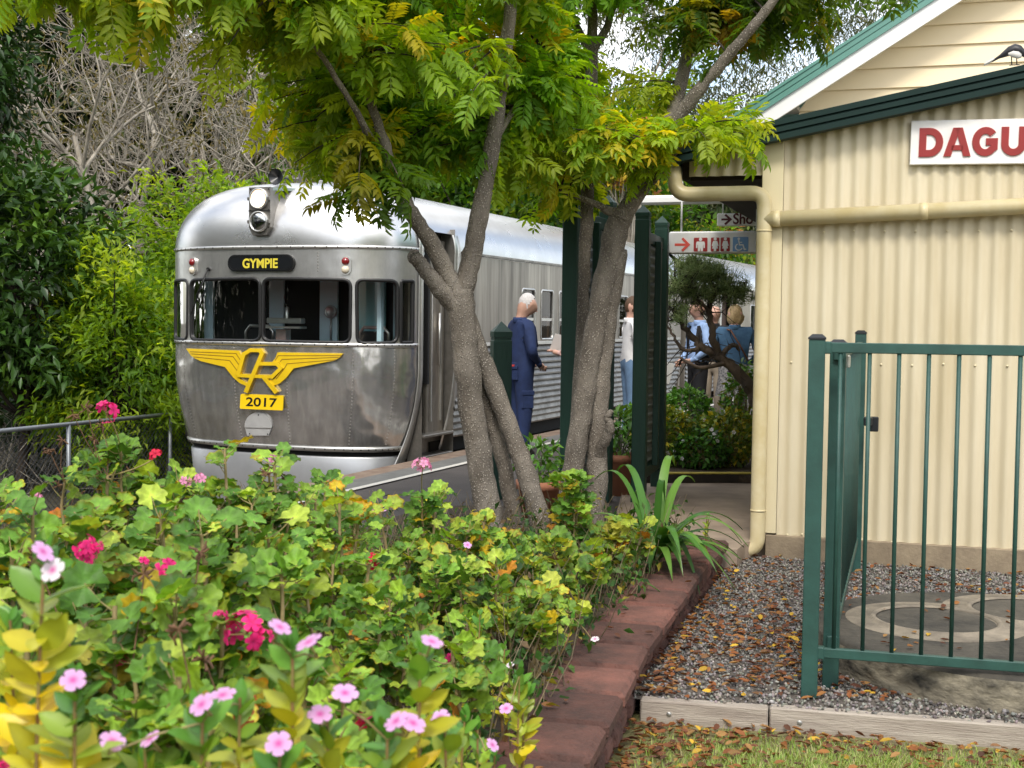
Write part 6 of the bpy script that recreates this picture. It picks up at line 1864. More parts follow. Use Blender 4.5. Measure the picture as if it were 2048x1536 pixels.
mat_rstem = mat('reddish_stem', (.24, .11, .05), .6, col2=(.2, .18, .05), vs=20)
TANGLE = 'leafy geranium bush in the dense green tangle of the flower bed'
gd_ = [  # px, Y, ytop, spread, stems, label, flowers, kwargs
    (1150, 6.9, 955, .10, 5, 'upright pale green geranium in front of the right tree trunks', (), dict(yellow=.12, lsz=1.1)),
    (1255, 6.75, 1050, .17, 7, 'broad bright green geranium clump beside the strappy leaves near the path', (), dict(lsz=1.15, hue=1.3, yellow=.1, low=.2)),
    (1335, 7.6, 1075, .1, 4, 'yellowish green geranium nearest the concrete path', (), dict(lsz=1.15, hue=1.4, yellow=.15, low=.2)),
    (1050, 6.9, 1085, .15, 5, 'small geranium between the feet of the two foreground trees', (), dict(low=.2)),
    (1120, 5.8, 1085, .3, 9, 'geranium with thick leaning stems left of the red wall cap', (), dict(low=.72, hue=1.15)),
    (862, 5.5, 985, .20, 9, 'tall geranium with a pale pink flower head left of the left tree trunk', ((846, 922, 'light pink', 1.3, -.05), (738, 1026, 'light pink', 1.1)), dict(low=.3)),
    (950, 5.8, 1040, .16, 6, 'geranium with orange dying leaves at the foot of the left tree', (), dict(yellow=.2)),
    (650, 5.0, 955, .18, 8, 'geranium with a big yellow leaf below the white platform line', ((640, 1085, 'salmon', .8), (600, 1090, 'light pink', .5)), dict(yellow=.14)),
    (430, 4.3, 880, .22, 10, 'tallest geranium, in front of the railcar number plate', ((400, 950, 'light pink', .5),), dict(dead=2, low=.4)),
    (560, 4.5, 915, .22, 9, 'geranium with dead flower heads in front of the silver skirt of the railcar', ((545, 912, 'light pink', .4),), dict(dead=3)),
    (235, 4.2, 880, .14, 6, 'tall geranium with a magenta flower head above the wire fence rail', ((212, 808, 'magenta', 1.3), (312, 905, 'red', .8)), dict(dead=5, low=.5)),
    (110, 4.4, 950, .22, 9, 'geranium with brown dead heads at the left edge by the wire fence', ((70, 990, 'light pink', .6),), dict(dead=7)),
    (330, 4.3, 960, .22, 9, 'leafy geranium just left of the tallest one, under a small pink floret', ((372, 955, 'light pink', .5),), {}),
    (20, 4.0, 950, .18, 7, 'leafy geranium cut by the left photo edge, above the white periwinkle flower', (), {}),
    (670, 4.3, 990, .2, 7, 'geranium with a long bare yellow stem right of the bed centre', ((744, 1115, 'red', .8),), dict(low=.55)),
    (930, 4.7, 1130, .27, 8, 'low geranium with bare leaning stems below the left tree trunk', ((760, 1230, 'salmon', .4),), dict(low=.68)),
    (1050, 4.9, 1190, .27, 9, 'geranium sprawling over the red wall cap', (), dict(low=.7, hue=1.15, yellow=.1)),
    (30, 3.2, 1000, .2, 8, 'leafy geranium at the left photo edge just behind the pale pink periwinkle flower', (), {}), (170, 3.1, 1010, .2, 8, 'geranium with bright magenta florets at the left of the bed', ((158, 1080, 'magenta', 1.2), (195, 1085, 'magenta', .4)), {}),
    (300, 3.3, 1015, .2, 8, 'leafy geranium between the two bright magenta floret clusters', (), {}), (400, 3.1, 1050, .2, 8, 'geranium with two magenta florets near the middle of the bed', ((328, 1128, 'magenta', 1.0), (285, 1120, 'magenta', .35)), {}),
    (530, 3.3, 1060, .18, 7, 'bare stemmed geranium behind the largest magenta flower head', (), dict(low=.55)), (790, 3.8, 1190, .18, 7, 'leafy geranium below the small red flower head right of centre', ((905, 1312, 'magenta', .5),), {}),
    (640, 3.3, 1150, .17, 6, 'bare stemmed geranium behind the two periwinkle flowers at centre', (), dict(low=.5)), (900, 3.6, 1290, .15, 5, 'low geranium with a small crimson bud right of the bed centre', (), dict(low=.3)),
    (60, 2.5, 1190, .16, 7, 'leafy geranium behind the yellow leaved periwinkle at the lower left', (), {}), (200, 2.45, 1190, .16, 7, 'geranium with one dead head at lower left behind two pink periwinkle flowers', (), dict(dead=1)), (330, 2.5, 1180, .16, 7, 'geranium with small magenta buds and dead heads at lower left', ((240, 1308, 'magenta', .35), (320, 1305, 'magenta', .3)), dict(dead=2)),
    (470, 2.5, 1200, .16, 7, 'geranium with the largest magenta flower head, at the centre of the bed', ((492, 1240, 'magenta', 1.25), (440, 1228, 'magenta', .4), (525, 1262, 'magenta', .7)), {}),
    (600, 2.6, 1290, .14, 6, 'leafy geranium right of the largest magenta flower head', (), {}), (730, 2.7, 1390, .12, 5, 'geranium with a magenta bud beside the pair of periwinkle flowers', ((745, 1420, 'magenta', .8), (720, 1450, 'red', .5)), {}), (840, 2.9, 1440, .12, 5, 'low geranium right of the paired periwinkle flowers near the bottom edge', (), {}),
    (20, 1.9, 1370, .12, 6, 'geranium at the lower left corner of the photo with a magenta bud', ((8, 1530, 'magenta', .5),), dict(yellow=.15)), (270, 1.95, 1420, .12, 6, 'leafy geranium at the bottom edge between two pink periwinkle flowers', (), {}), (400, 2.0, 1330, .12, 6, 'geranium with a fading crimson flower head low in the bed', ((480, 1395, 'red', .9),), dict(dead=2)), (660, 2.1, 1470, .1, 5, 'leafy geranium at the bottom edge left of the paired periwinkle flowers', (), {}),
]
for i, (px, Y, yt, sp, ns, lb, fl, kw) in enumerate(gd_): geranium(px, Y, yt, sp, ns, lb, fl, seed=i, **kw)
VT = 'small pink flowered periwinkle among the geraniums'
vd_ = [
    (88, 1.62, 1125, 'yellow leaved periwinkle with a pale pink flower at the left edge of the bed', ((86, 1103, .9), (105, 1140, 2.2, 1)), dict(leaf=.056, yellow=1.1, from_=.72)),
    (150, 1.55, 1385, 'yellow leaved periwinkle under a pink flower at the lower left corner', ((146, 1360, .8),), dict(leaf=.055, yellow=1.1, from_=.7)),
    (405, 1.6, 1430, 'periwinkle with a pink flower at the bottom of the bed left of centre', ((403, 1409, .8), (225, 1482, .8)), dict(leaf=.052, yellow=.8, from_=.7, nst=2, spread=.04)),
    (585, 1.65, 1300, 'periwinkle with two pink flowers over yellow green leaves', ((560, 1254, .6), (617, 1284, .6)), dict(leaf=.05, yellow=.8, from_=.74)),
    (560, 1.6, 1510, 'periwinkle with a round pink flower at the bottom edge of the photo', ((557, 1487, 1.1),), dict(leaf=.05, yellow=.3, from_=.7)),
    (840, 1.75, 1305, 'yellow leaved periwinkle with a pink flower right of the bed centre', ((864, 1283, .6),), dict(leaf=.053, yellow=.9, from_=.72)),
    (775, 1.7, 1465, 'yellow leaved periwinkle with a pair of pink flowers near the bottom edge', ((792, 1442, .9), (826, 1446, .9), (690, 1386, .5)), dict(leaf=.055, yellow=1.0, from_=.7)),
    (480, 1.75, 1395, 'yellow green periwinkle in front of the fading crimson geranium head', ((445, 1390, .6),), dict(leaf=.05, yellow=.9, from_=.74)),
    (655, 1.72, 1440, 'bright yellow periwinkle between the two lowest pink flowers at the bottom edge', ((640, 1428, .6),), dict(leaf=.05, yellow=1.2, from_=.74)),
    (20, 1.8, 1240, 'periwinkle with large yellow leaves cut by the left photo edge', (), dict(leaf=.055, yellow=1.2, from_=.74)),
    (290, 1.7, 1490, 'green periwinkle at the bottom edge between two pink flowers', ((300, 1478, .6),), dict(leaf=.05, yellow=.5, from_=.74)),
    (890, 1.95, 1450, 'small yellow periwinkle right of the paired pink flowers', ((880, 1435, .6),), dict(leaf=.045, yellow=1.0, from_=.74)),
    (1040, 3.2, 1340, 'yellow green periwinkle at the edge of the red wall cap', ((1012, 1417, .8),), dict(leaf=.05, yellow=.7, nst=3, spread=.07, from_=.3)),
    (930, 2.6, 1430, 'pale yellow green periwinkle at the bottom beside the wall cap', ((985, 1490, .8),), dict(leaf=.05, yellow=.7, nst=3, spread=.06, from_=.5)),
    (690, 6.2, 1030, 'periwinkle under the salmon geranium florets below the platform line', ((650, 1110, .8),), {}), (760, 6.0, 1060, 'periwinkle with one pink flower beside the pale pink geranium head', ((765, 1020, .8),), {}), (800, 5.4, 1090, 'periwinkle without flowers left of the left tree foot', (), {}), (720, 5.2, 1085, 'periwinkle with one small pink flower left of the red geranium head', ((612, 1112, .8),), {}),
    (880, 4.9, 1180, 'periwinkle with a single white flower in front of the left tree foot', ((950, 1130, .8, 1),), {}), (1000, 5.3, 1150, 'periwinkle with two small pink flowers between the tree feet', ((935, 1090, .8), (985, 1110, .8)), {}), (960, 4.2, 1230, 'periwinkle with a pink flower low among bare leaning stems', ((963, 1350, .8),), {}), (1100, 5.0, 1190, 'periwinkle with two white flowers near the red wall cap', ((1120, 1272, .8, 1), (1190, 1278, .8, 1)), {}),
    (1010, 4.1, 1290, 'periwinkle with one white flower left of the red wall cap', ((1020, 1330, .8, 1),), {}), (860, 4.1, 1240, 'flowerless periwinkle among the bare stems right of the bed centre', (), {}), (1150, 5.7, 1150, 'periwinkle with one white flower in front of the right tree foot', ((1135, 1155, .8, 1),), {}), (800, 4.6, 1140, 'periwinkle with one pink flower under the red geranium head', ((690, 1180, .8),), {}),
]
for i, (px, Y, yt, lb, fl, kw) in enumerate(vd_):
    d = dict(nst=5, spread=.12, leaf=.04, from_=.25, yellow=.55, pitch=.022); d.update(kw)
    if kw.get('from_', 0) > .6: d['leaf'] *= 1.15; d['pitch'] = .0145
    if 'from_' in kw and 'nst' not in kw: d['nst'] = 1
    vinca(px, Y, yt, lb, fl, seed=i, **d)

# strap leaved lily clumps beside the wall
M_strap = mat('strap_leaf', (1, 1, 1), .35, attr=True, transl=.25, spec=.45)
def straps(label, px, Y, zb, n, ln, seed, targets=()):
    r = np.random.default_rng(seed); p = at(px, 900, Y); base = np.array([p.x, p.y, zb]); V, fs, C = [], [], []
    t = thing('strap_leaf_lily', label, 'lily plant', base, 0, 'strap leaved lily plants')
    for i in range(n):
        if i < len(targets): e = np.array(at(*targets[i])) - base; a = math.atan2(e[1], e[0]); hl = np.hypot(e[0], e[1]); he = e[2]
        else: a = r.uniform(0, 6.28); hl = ln * r.uniform(.5, .95); he = r.uniform(-.05, .25) * ln
        hx = np.array([math.cos(a), math.sin(a), 0]); sd_ = np.array([-math.sin(a), math.cos(a), 0]); pk = max(he, 0) + ln * r.uniform(.25, .65)
        b = len(V); m = 12
        for k in range(m + 1):
            u = k / m; q = hx * hl * (.08 + .92 * u ** 1.15) * (1 if k else .2) + np.array([0, 0, 2 * u * (1 - u) * pk + u * u * he]); w_ = .027 * (1 - u ** 3) * (.6 + .4 * min(1, u * 4)) + .001
            V += [q - sd_ * w_ + np.array([0, 0, .005]), q, q + sd_ * w_ + np.array([0, 0, .005])]
            c = np.array([(.045, .13, .02), (.07, .18, .028), (.12, .24, .04)])[i % 3] * (1 if u < .9 else .8); C += [c, c * 1.15, c]
        fs += [(b + 3 * k + j, b + 3 * k + j + 1, b + 3 * k + 4 + j, b + 3 * k + 3 + j) for k in range(m) for j in (0, 1)]
    obj('foliage', npmesh('foliage', np.array(V), [np.array(fs)], M_strap, np.array(C), True), t)
    MB().tube([(0, 0, -.03), (0, 0, .06)], [.03, .02], 8).build('stem', M_stem, t)
straps('large strap leaved lily arching over the red wall beside the path', 1312, 7.15, .1, 44, .62, 1, ((1485, 1060, 7.4), (1455, 1200, 7.1), (1390, 965, 7.5), (1330, 1010, 7.2), (1190, 960, 7.4), (1470, 1180, 7.0), (1400, 1190, 6.9), (1230, 950, 7.5), (1350, 935, 7.6)))
straps('smaller strap leaved lily in front of the right tree trunks', 1190, 6.5, .05, 12, .42, 2)
# shrub sprig by the lily
vinca(1415, 7.7, 1030, 'small leafy sprig standing at the end of the red wall by the path', (), nst=2, spread=.06, leaf=.04, from_=.3, yellow=.35, group='sprigs by the path', seed=77, pitch=.03)
# undergrowth: dry stalks and low leaves
n = 2600
P = np.stack([rng.uniform(-1.7, 1.2, n), rng.uniform(1.6, 8.0, n)], -1); xw = np.interp(P[:, 1], WLy, WLx); P = P[(P[:, 0] < xw - .22) & (P[:, 0] > -.42 * P[:, 1] - .2)]; n = len(P)
a = rng.uniform(0, 6.28, n); ln = rng.uniform(.1, .4, n); b0 = np.concatenate([P, np.full((n, 1), .05)], 1); e = b0 + np.stack([np.cos(a) * ln * .5, np.sin(a) * ln * .5, ln], -1)
V, fs = nptubes([(np.stack([b0[i], (b0[i] + e[i]) / 2 + rng.normal(0, .02, 3), e[i]]), np.array([.0028, .0022, .0012])) for i in range(n)], 4)
A = (V, fs, np.tile(np.array([[.30, .24, .15]]), (len(V), 1)) * np.repeat(rng.uniform(.5, 1.3, n), 12)[:, None])
m_ = 9000; i = rng.integers(0, n, m_); u = rng.uniform(.05, .9, m_)[:, None]; Q = b0[i] * (1 - u) + e[i] * u + rng.normal(0, .03, (m_, 3)); Q[:, 2] = np.maximum(Q[:, 2], .06)
pal = np.array([(.05, .13, .025), (.035, .09, .02), (.09, .17, .03), (.3, .26, .03), (.14, .09, .04)])
V2, f2, C2_ = leaves_at(Q, .045, .55, pal[rng.choice(5, m_, p=[.36, .3, .18, .09, .07])] * rng.uniform(.7, 1.2, (m_, 1)), .1)
V, fs, C = merge([A, (V2, f2, C2_)])
tag(obj('undergrowth', npmesh('undergrowth', V, fs, M_gleaf, C)), 'dry stalks and small leaves crowding the soil under the flower bed plants', 'undergrowth', kind='stuff')

# far bed: shrubs and geraniums behind the yellow edging
def bedshrub(label, px, Y, zt, w, pal, n, seed, wh=0):
    r = np.random.default_rng(seed); p = at(px, 700, Y); base = np.array([p.x, p.y, .08]); d = r.normal(size=(n, 3)); d = norm(d) * r.uniform(.45, 1, n)[:, None] ** .5
    P = base + np.array([0, 0, zt * .52]) + d * np.array([w, w * .8, zt * .5]); pal = np.array(pal); cl = pal[r.integers(0, len(pal), n)] * r.uniform(.6, 1.3, (n, 1))
    t = thing('garden_shrub', label, 'shrub', base, 0, 'shrubs in the far flower bed')
    V, fs, C = leaves_at(P, .06, .6, cl, .1, norm(d)); obj('foliage', npmesh('foliage', V - base, fs, M_vleaf, C), t)
    st = [(np.stack([base, base + (P[i] - base) * .5 + r.normal(0, .03, 3), P[i]]), np.array([.009, .006, .003])) for i in r.integers(0, n, 40)]
    V, fs = nptubes(st, 5); obj('stem', npmesh('stem', V - base, fs, M_wood, smooth=True), t)
    if wh:
        j = r.integers(0, n, wh); Q = base + np.array([0, 0, zt * .52]) + norm(d[j]) * np.array([w, w * .8, zt * .5]) * 1.02; nr = norm(d[j] + np.array([0, -.6, .4]))
        V, fs, C = scatter(FV[0], FV[1], Q, frames(norm(np.cross(nr, r.normal(size=(wh, 3)))), nr), np.full(wh, .019), np.tile(np.array([[.8, .78, .8]]), (wh, 1)), FV[2]); obj('bloom', npmesh('bloom', V - base, fs, M_petal, C), t)
GB = [(.11, .29, .04), (.08, .21, .03), (.17, .36, .05)]; YB_ = [(.16, .24, .03), (.48, .4, .03), (.1, .17, .025), (.27, .33, .05)]
bedshrub('bright green rounded shrub at the back of the far flower bed', 1375, 12.7, .72, .28, GB, 1500, 1)
bedshrub('yellow green shrub with small white flowers at left of the far bed', 1330, 12.2, .55, .3, YB_, 1500, 2, 26)
bedshrub('yellow green shrub with white flowers beside the cream downpipe', 1460, 12.2, .52, .33, YB_, 1600, 3, 30)
bedshrub('dark green low shrub in the middle of the far bed', 1405, 12.0, .36, .26, GB[:2] + [(.03, .07, .02)], 1000, 4, 10)
bedshrub('taller flowering shrub against the downpipe under the twisted trunk', 1490, 13.0, .95, .22, GB + [(.2, .22, .03)], 1100, 5, 8)
bedshrub('green shrub peeping between the screens at the back of the far bed', 1300, 12.9, .6, .25, GB, 900, 6)
# pot plants
def potplant(label, base, h, w, n, seed, pal):
    r = np.random.default_rng(seed); base = np.array(base); d = norm(r.normal(size=(n, 3)) + np.array([0, 0, .3])); P = base + np.array([0, 0, h * .5]) + d * r.uniform(.4, 1, n)[:, None] * np.array([w, w, h * .5])
    t = thing('pot_plant', label, 'pot plant', base, 0, 'plants in terracotta pots'); pal = np.array(pal)
    V, fs, C = leaves_at(P, .085, .42, pal[r.integers(0, len(pal), n)] * r.uniform(.7, 1.2, (n, 1)), .0, d); obj('foliage', npmesh('foliage', V - base, fs, M_vleaf, C), t)
    V, fs = nptubes([(np.stack([base, base + (P[i] - base) * .5 + np.array([0, 0, .03]), P[i]]), np.array([.006, .005, .003])) for i in r.integers(0, n, 16)], 5); obj('stem', npmesh('stem', V - base, fs, M_pale, smooth=True), t)
potplant('dark green leafy plant in the pot between the two foreground trees', potA, .32, .17, 150, 1, GB)
potplant('bright green plant in the tall pot between the screens', potB, .42, .2, 260, 2, GB + [(.14, .26, .04)])

# twisted old tree with tufted needle foliage in the far bed
mb = MB(); lim = []
lim.append(limb(mb, [(1530, 870, 12.4, 34), (1512, 800, 12.4, 30), (1480, 750, 12.4, 28), (1440, 715, 12.4, 24), (1400, 690, 12.4, 18), (1370, 655, 12.4, 12), (1345, 620, 12.4, 7)], 9, .02))
lim.append(limb(mb, [(1440, 715, 12.4, 20), (1425, 670, 12.3, 17), (1418, 620, 12.3, 14), (1428, 585, 12.3, 12), (1410, 545, 12.3, 9), (1390, 520, 12.3, 6)], 9, .02))
lim.append(limb(mb, [(1420, 625, 12.3, 10), (1385, 590, 12.2, 7), (1350, 570, 12.2, 5)], 7, .015)); lim.append(limb(mb, [(1425, 590, 12.3, 9), (1460, 575, 12.3, 7), (1495, 580, 12.3, 4)], 7, .015))
lim.append(limb(mb, [(1405, 692, 12.4, 12), (1370, 700, 12.3, 9), (1340, 660, 12.3, 6), (1335, 620, 12.3, 4)], 7, .02)); lim.append(limb(mb, [(1440, 714, 12.4, 14), (1465, 690, 12.3, 11), (1478, 700, 12.3, 7)], 7, .01))
lim.append(limb(mb, [(1450, 725, 12.4, 13), (1400, 735, 12.2, 9), (1360, 715, 12.2, 6)], 7, .02))
p = at(1530, 880, 12.4); base = np.array([p.x, p.y, .08])
t = thing('twisted_tree', 'small twisted old tree with bare dark trunk and tufts of grey green needles', 'tree', base)
mb.tube([at(1530, 870, 12.4), Vector(base) + Vector((.05, 0, 0))], [.08, .1], 9)
me = mb.mesh('trunk', M_twigd_b := bark('bark_rough', (.16, .115, .085), (.08, .06, .045))); me.transform(Matrix.Translation(-Vector(base))); obj('trunk', me, t)
LPn = np.array([q[:] for P, _ in lim for q in P]); tw = []; nd = []; nc = []
for (x, y, w_, h_, n) in ((1395, 545, 55, 22, 70), (1360, 575, 40, 22, 45), (1440, 560, 40, 20, 40), (1400, 590, 60, 22, 55), (1475, 590, 35, 18, 30), (1375, 530, 30, 15, 26), (1350, 630, 22, 25, 16)):
    for _ in range(n):
        c = np.array(at(x + rng.normal(0, w_ * .5), y + rng.normal(0, h_ * .5), 12.3 + rng.normal(0, .15))); s = LPn[np.argmin(np.linalg.norm(LPn - c, axis=1))]
        tw.append((np.stack([s, (s + c) / 2 + rng.normal(0, .03, 3), c]), np.array([.006, .004, .002])))
        k = 26; d = norm(rng.normal(size=(k, 3)) + np.array([0, 0, .7])); q = c + rng.normal(0, .02, (k, 3)); nd += [(np.stack([q[i], q[i] + d[i] * rng.uniform(.05, .1)]), np.array([.0026, .0012])) for i in range(k)]
for _ in range(90):
    s = LPn[rng.integers(0, len(LPn))]; e = s + rng.normal(0, .12, 3) + np.array([-.05, 0, .02]); tw.append((np.stack([s, (s + e) / 2 + rng.normal(0, .03, 3), e]), np.array([.006, .004, .002])))
V, fs = nptubes(tw, 4); obj('twig', npmesh('twig', V - base, fs, M_twigd, smooth=True), t)
V, fs = nptubes(nd, 3); C = np.repeat(np.array([(.24, .33, .13), (.33, .4, .18), (.16, .24, .08)])[rng.integers(0, 3, len(nd))], 6, 0)
obj('crown', npmesh('crown', V - base, fs, M_leafB, C), t)
# ================================================================== people
M_skin = mat('skin', (.50, .29, .21), .55, var=.12, vs=12); M_skin2 = mat('skin_pale', (.62, .36, .27), .55, var=.1, vs=12)
M_navy = mat('navy_cotton', (.013, .03, .105), .85, var=.35, vs=9, bump=.006, bs=16)
M_shoe = mat('black_leather', (.012, .011, .01), .5)
M_grey = mat('grey_hair', (.48, .46, .43), .8, var=.3, vs=60); M_grey2 = mat('thin_white_hair', (.60, .57, .55), .8, var=.3, vs=55); M_brown = mat('brown_hair', (.09, .045, .02), .7, var=.3, vs=50); M_blond = mat('blonde_hair', (.5, .36, .18), .65, col2=(.3, .2, .09), vs=40)
M_lblue = mat('light_blue_shirt', (.30, .44, .72), .8, var=.15, vs=12, bump=.004, bs=25); M_bvest = mat('black_cloth', (.012, .012, .015), .85, var=.2, vs=9)
M_denim = mat('denim_jacket', (.035, .09, .17), .85, col2=(.06, .14, .24), vs=14, bump=.004, bs=30); M_whitec = mat('white_cloth', (.72, .72, .72), .8, var=.12, vs=9, bump=.005, bs=18)
M_jeans = mat('pale_jeans', (.16, .27, .44), .85, var=.25, vs=9); M_beige = mat('beige_cloth', (.42, .35, .27), .85, var=.15, vs=9, bump=.004, bs=20)
M_pink = mat('pink_cloth', (.66, .42, .38), .8, var=.15, vs=9); M_paper = mat('paper', (.78, .77, .74), .6); M_skirt = mat('patterned_skirt', (.5, .48, .46), .8, col2=(.05, .05, .06), vs=38); M_strapb = mat('brown_strap', (.12, .05, .025), .6)
M_eye = mat('eye_dark', (.02, .015, .012), .2); M_lip = mat('lip', (.4, .14, .11), .5); M_badge = mat('badge_red', (.5, .05, .05), .5)


def person(label, pos, face, height, arms, mats_, hair, build=1.0, headturn=0., headtilt=0., legs=((.0, 0.), (.0, 0.)), belly=0.):
    """continuous skinned body; mats_: skin, top, legs, shoe"""
    J = {}
    def j(n, x, y, z, r): J[n] = (Vector((x, y, z)), r)
    b = build
    j('pel', 0, 0, .96, .128 * b); j('wst', .01 + belly * .4, 0, 1.08, .128 * b + belly * .4); j('cst', .0, 0, 1.28, .142 * b); j('nb', -.01, 0, 1.445, .066); j('nk', .005, 0, 1.515, .052)
    hx, hz = .03 + math.sin(headtilt) * .1, 1.605
    c, s = math.cos(headturn), math.sin(headturn)
    j('hd', hx, 0, hz, .098); j('ht', hx - .012 * c, -.012 * s, hz + .066, .096); j('tp', hx - .015 * c, -.015 * s, hz + .112, .05); j('ch', hx + .052 * c, .052 * s, hz - .052 - .03 * headtilt, .042)
    j('ns', hx + .098 * c, .098 * s, hz - .012 - .05 * headtilt, .013)
    for sy, nm in ((1, 'l'), (-1, 'r')):
        j('er' + nm, hx - .012 * c - sy * .086 * s * 1, sy * .088 * c - .012 * s, hz - .006, .016)
        a = arms[nm]; f, o = legs[0 if sy > 0 else 1]
        j('sh' + nm, -.005, sy * .165 * b, 1.405, .07 * b); j('el' + nm, *a[0], .052 * b); j('wr' + nm, *a[1], .032); j('hn' + nm, *a[2], .03)
        j('hp' + nm, 0, sy * .085, .9, .098 * b); j('kn' + nm, .02 + f * .5, sy * (.092 + o * .5), .5, .078 * b); j('an' + nm, -.015 + f, sy * (.095 + o), .1, .06); j('to' + nm, .13 + f, sy * (.115 + o), .04, .036); j('hl' + nm, -.05 + f, sy * (.095 + o), .045, .036)
    E = [('pel', 'wst', 1), ('wst', 'cst', 1), ('cst', 'nb', 1), ('nb', 'nk', 0), ('nk', 'hd', 0), ('hd', 'ht', 0), ('ht', 'tp', 0), ('hd', 'ch', 0), ('hd', 'ns', 0)]
    for n in 'lr': E += [('hd', 'er' + n, 0), ('cst', 'sh' + n, 1), ('sh' + n, 'el' + n, 1), ('el' + n, 'wr' + n, 1), ('wr' + n, 'hn' + n, 0), ('pel', 'hp' + n, 2), ('hp' + n, 'kn' + n, 2), ('kn' + n, 'an' + n, 2), ('an' + n, 'to' + n, 3), ('an' + n, 'hl' + n, 3)]
    names = list(J); ix = {n: i for i, n in enumerate(names)}
    me = bpy.data.meshes.new('person_body'); me.from_pydata([J[n][0] for n in names], [(ix[a], ix[b_]) for a, b_, _ in E], [])
    o = link(bpy.data.objects.new('tmp', me)); o.modifiers.new('s', 'SKIN'); sub = o.modifiers.new('u', 'SUBSURF'); sub.levels = sub.render_levels = 2
    for i, n in enumerate(names): me.skin_vertices[0].data[i].radius = (J[n][1], J[n][1]); me.skin_vertices[0].data[i].use_root = n == 'pel'
    dg = bpy.context.evaluated_depsgraph_get(); dg.update(); ev = bpy.data.meshes.new_from_object(o.evaluated_get(dg)); bpy.data.objects.remove(o); bpy.data.meshes.remove(me)
    mb = MB(); V = [v.co.copy() for v in ev.vertices]
    bones = [(J[a][0], J[b_][0], J[a][1], J[b_][1], m) for a, b_, m in E]
    def which(p):
        best, bm = 9, 0
        for a, c_, ra, rb, m in bones:
            d = c_ - a; t = max(0, min(1, (p - a).dot(d) / max(d.length_squared, 1e-9))); dist = (p - a - d * t).length - (ra + (rb - ra) * t)
            if dist < best: best, bm = dist, m
        if bm == 1 and p.z < .99 and abs(p.y) < .16 and (p - J['hnl'][0]).length > .12 and (p - J['hnr'][0]).length > .12: bm = 2
        return bm
    fm = [which(sum((V[i] for i in f.vertices), Vector()) / len(f.vertices)) for f in ev.polygons]
    for v in V:
        k = max(0, min(1, (1.47 - v.z) / .06)) * max(0, min(1, (v.z - .75) / .2))
        v.y *= 1 + .17 * k * (1 if abs(v.y) < .2 else .3); v.x *= 1 - .08 * k if abs(v.x) < .2 else 1
    mb.v = [tuple(v) for v in V]; mb.f = [tuple(f.vertices) for f in ev.polygons]; mb.m = fm; mb.sm = [True] * len(fm); bpy.data.meshes.remove(ev)
    # fingers
    for n, sy in (('l', 1), ('r', -1)):
        w_, h_ = J['wr' + n][0], J['hn' + n][0]; d = (h_ - w_).normalized(); side = d.cross(Vector((0, 0, 1)));
        side = side.normalized() if side.length > .1 else Vector((1, 0, 0)); curl = Vector((0, -sy * .6, -.5)) if abs(d.z) < .8 else Vector((.3, -sy * .5, -.3))
        for k in range(4):
            b0 = h_ + side * (.027 - .018 * k) + d * .015; ln = (.068, .076, .072, .056)[k]
            mb.tube([b0, b0 + d * ln * .5 + curl * .006, b0 + d * ln * .8 + curl * .026, b0 + d * ln * .9 + curl * .05], [.0095, .009, .008, .006], 6, 0)
        b0 = w_ + (h_ - w_) * .6 + side * .025; mb.tube([b0, b0 + side * .022 + d * .025, b0 + side * .022 + d * .055], [.011, .01, .007], 6, 0)
    k_ = height / 1.73
    t = thing('person', label, 'person', (pos[0], pos[1], 0), face); t.scale = (k_, k_, k_)
    bd_ = mb.build('body', mats_, t)
    hc = Vector((hx, 0, hz)); Rz = Matrix.Rotation(headturn, 3, 'Z')
    # eyes and mouth
    mb = MB()
    for sy in (1, -1): mb.lathe([(0, .004), (.008, .002), (.009, -.003)], hc + Rz @ Vector((.083, sy * .03, .008)), 8, M=(Rz @ Vector((1, sy * .2, 0))).to_track_quat('Z', 'Y').to_matrix())
    mb.build('eye', M_eye, t)
    mb = MB(); mb.box(tuple(hc + Rz @ Vector((.092, 0, -.052))), (.008, .042, .01), headturn, bev=.003); mb.build('mouth', M_lip, t)
    # hair shell: (lon front limit, lower z, thickness)
    style, hm = hair; mb = MB(); NU, NV = 28, 16; Vv, ok = [], []
    for iv in range(NV + 1):
        ph = PI * iv / NV
        for iu in range(NU):
            a = 2 * PI * iu / NU; q = Vector((math.sin(ph) * math.cos(a) * .098, math.sin(ph) * math.sin(a) * .094, math.cos(ph) * .122)); z = q.z
            if style == 'bob':
                if z < 0: q.x = (.1 + .012 * math.sin(a * 5)) * math.cos(a) * (1 - .3 * (z / .112) ** 4); q.y = (.104 + .01 * math.sin(a * 7)) * math.sin(a) * (1 - .3 * (z / .112) ** 4); q.z = z * 1.15
            q *= 1 + .02 * math.sin(9 * a + 5 * ph)
            fr_ = math.cos(a)
            if style == 'fringe': keep = z < .075 and z > -.075 and fr_ < .25
            elif style == 'short': keep = (z > -.02 + .075 * max(0, fr_)) or (fr_ < .2 and z > -.075)
            else: keep = (z > .0 + .05 * max(0, fr_)) or fr_ < .45
            Vv.append(hc + Rz @ (q + Vector((-.01, 0, .022)))); ok.append(keep)
    fs = [(iv * NU + iu, (iv + 1) * NU + iu, (iv + 1) * NU + (iu + 1) % NU, iv * NU + (iu + 1) % NU) for iv in range(NV) for iu in range(NU)]
    mb.add(Vv, [f for f in fs if all(ok[i] for i in f)], 0, True); mb.build('hair', hm, t)
    # collar
    mb = MB(); mb.lathe([(.072, -.01), (.078, .02), (.07, .045), (.062, .03)], (-.012, 0, 1.445), 18); mb.build('collar', mats_[1], t)
    return t


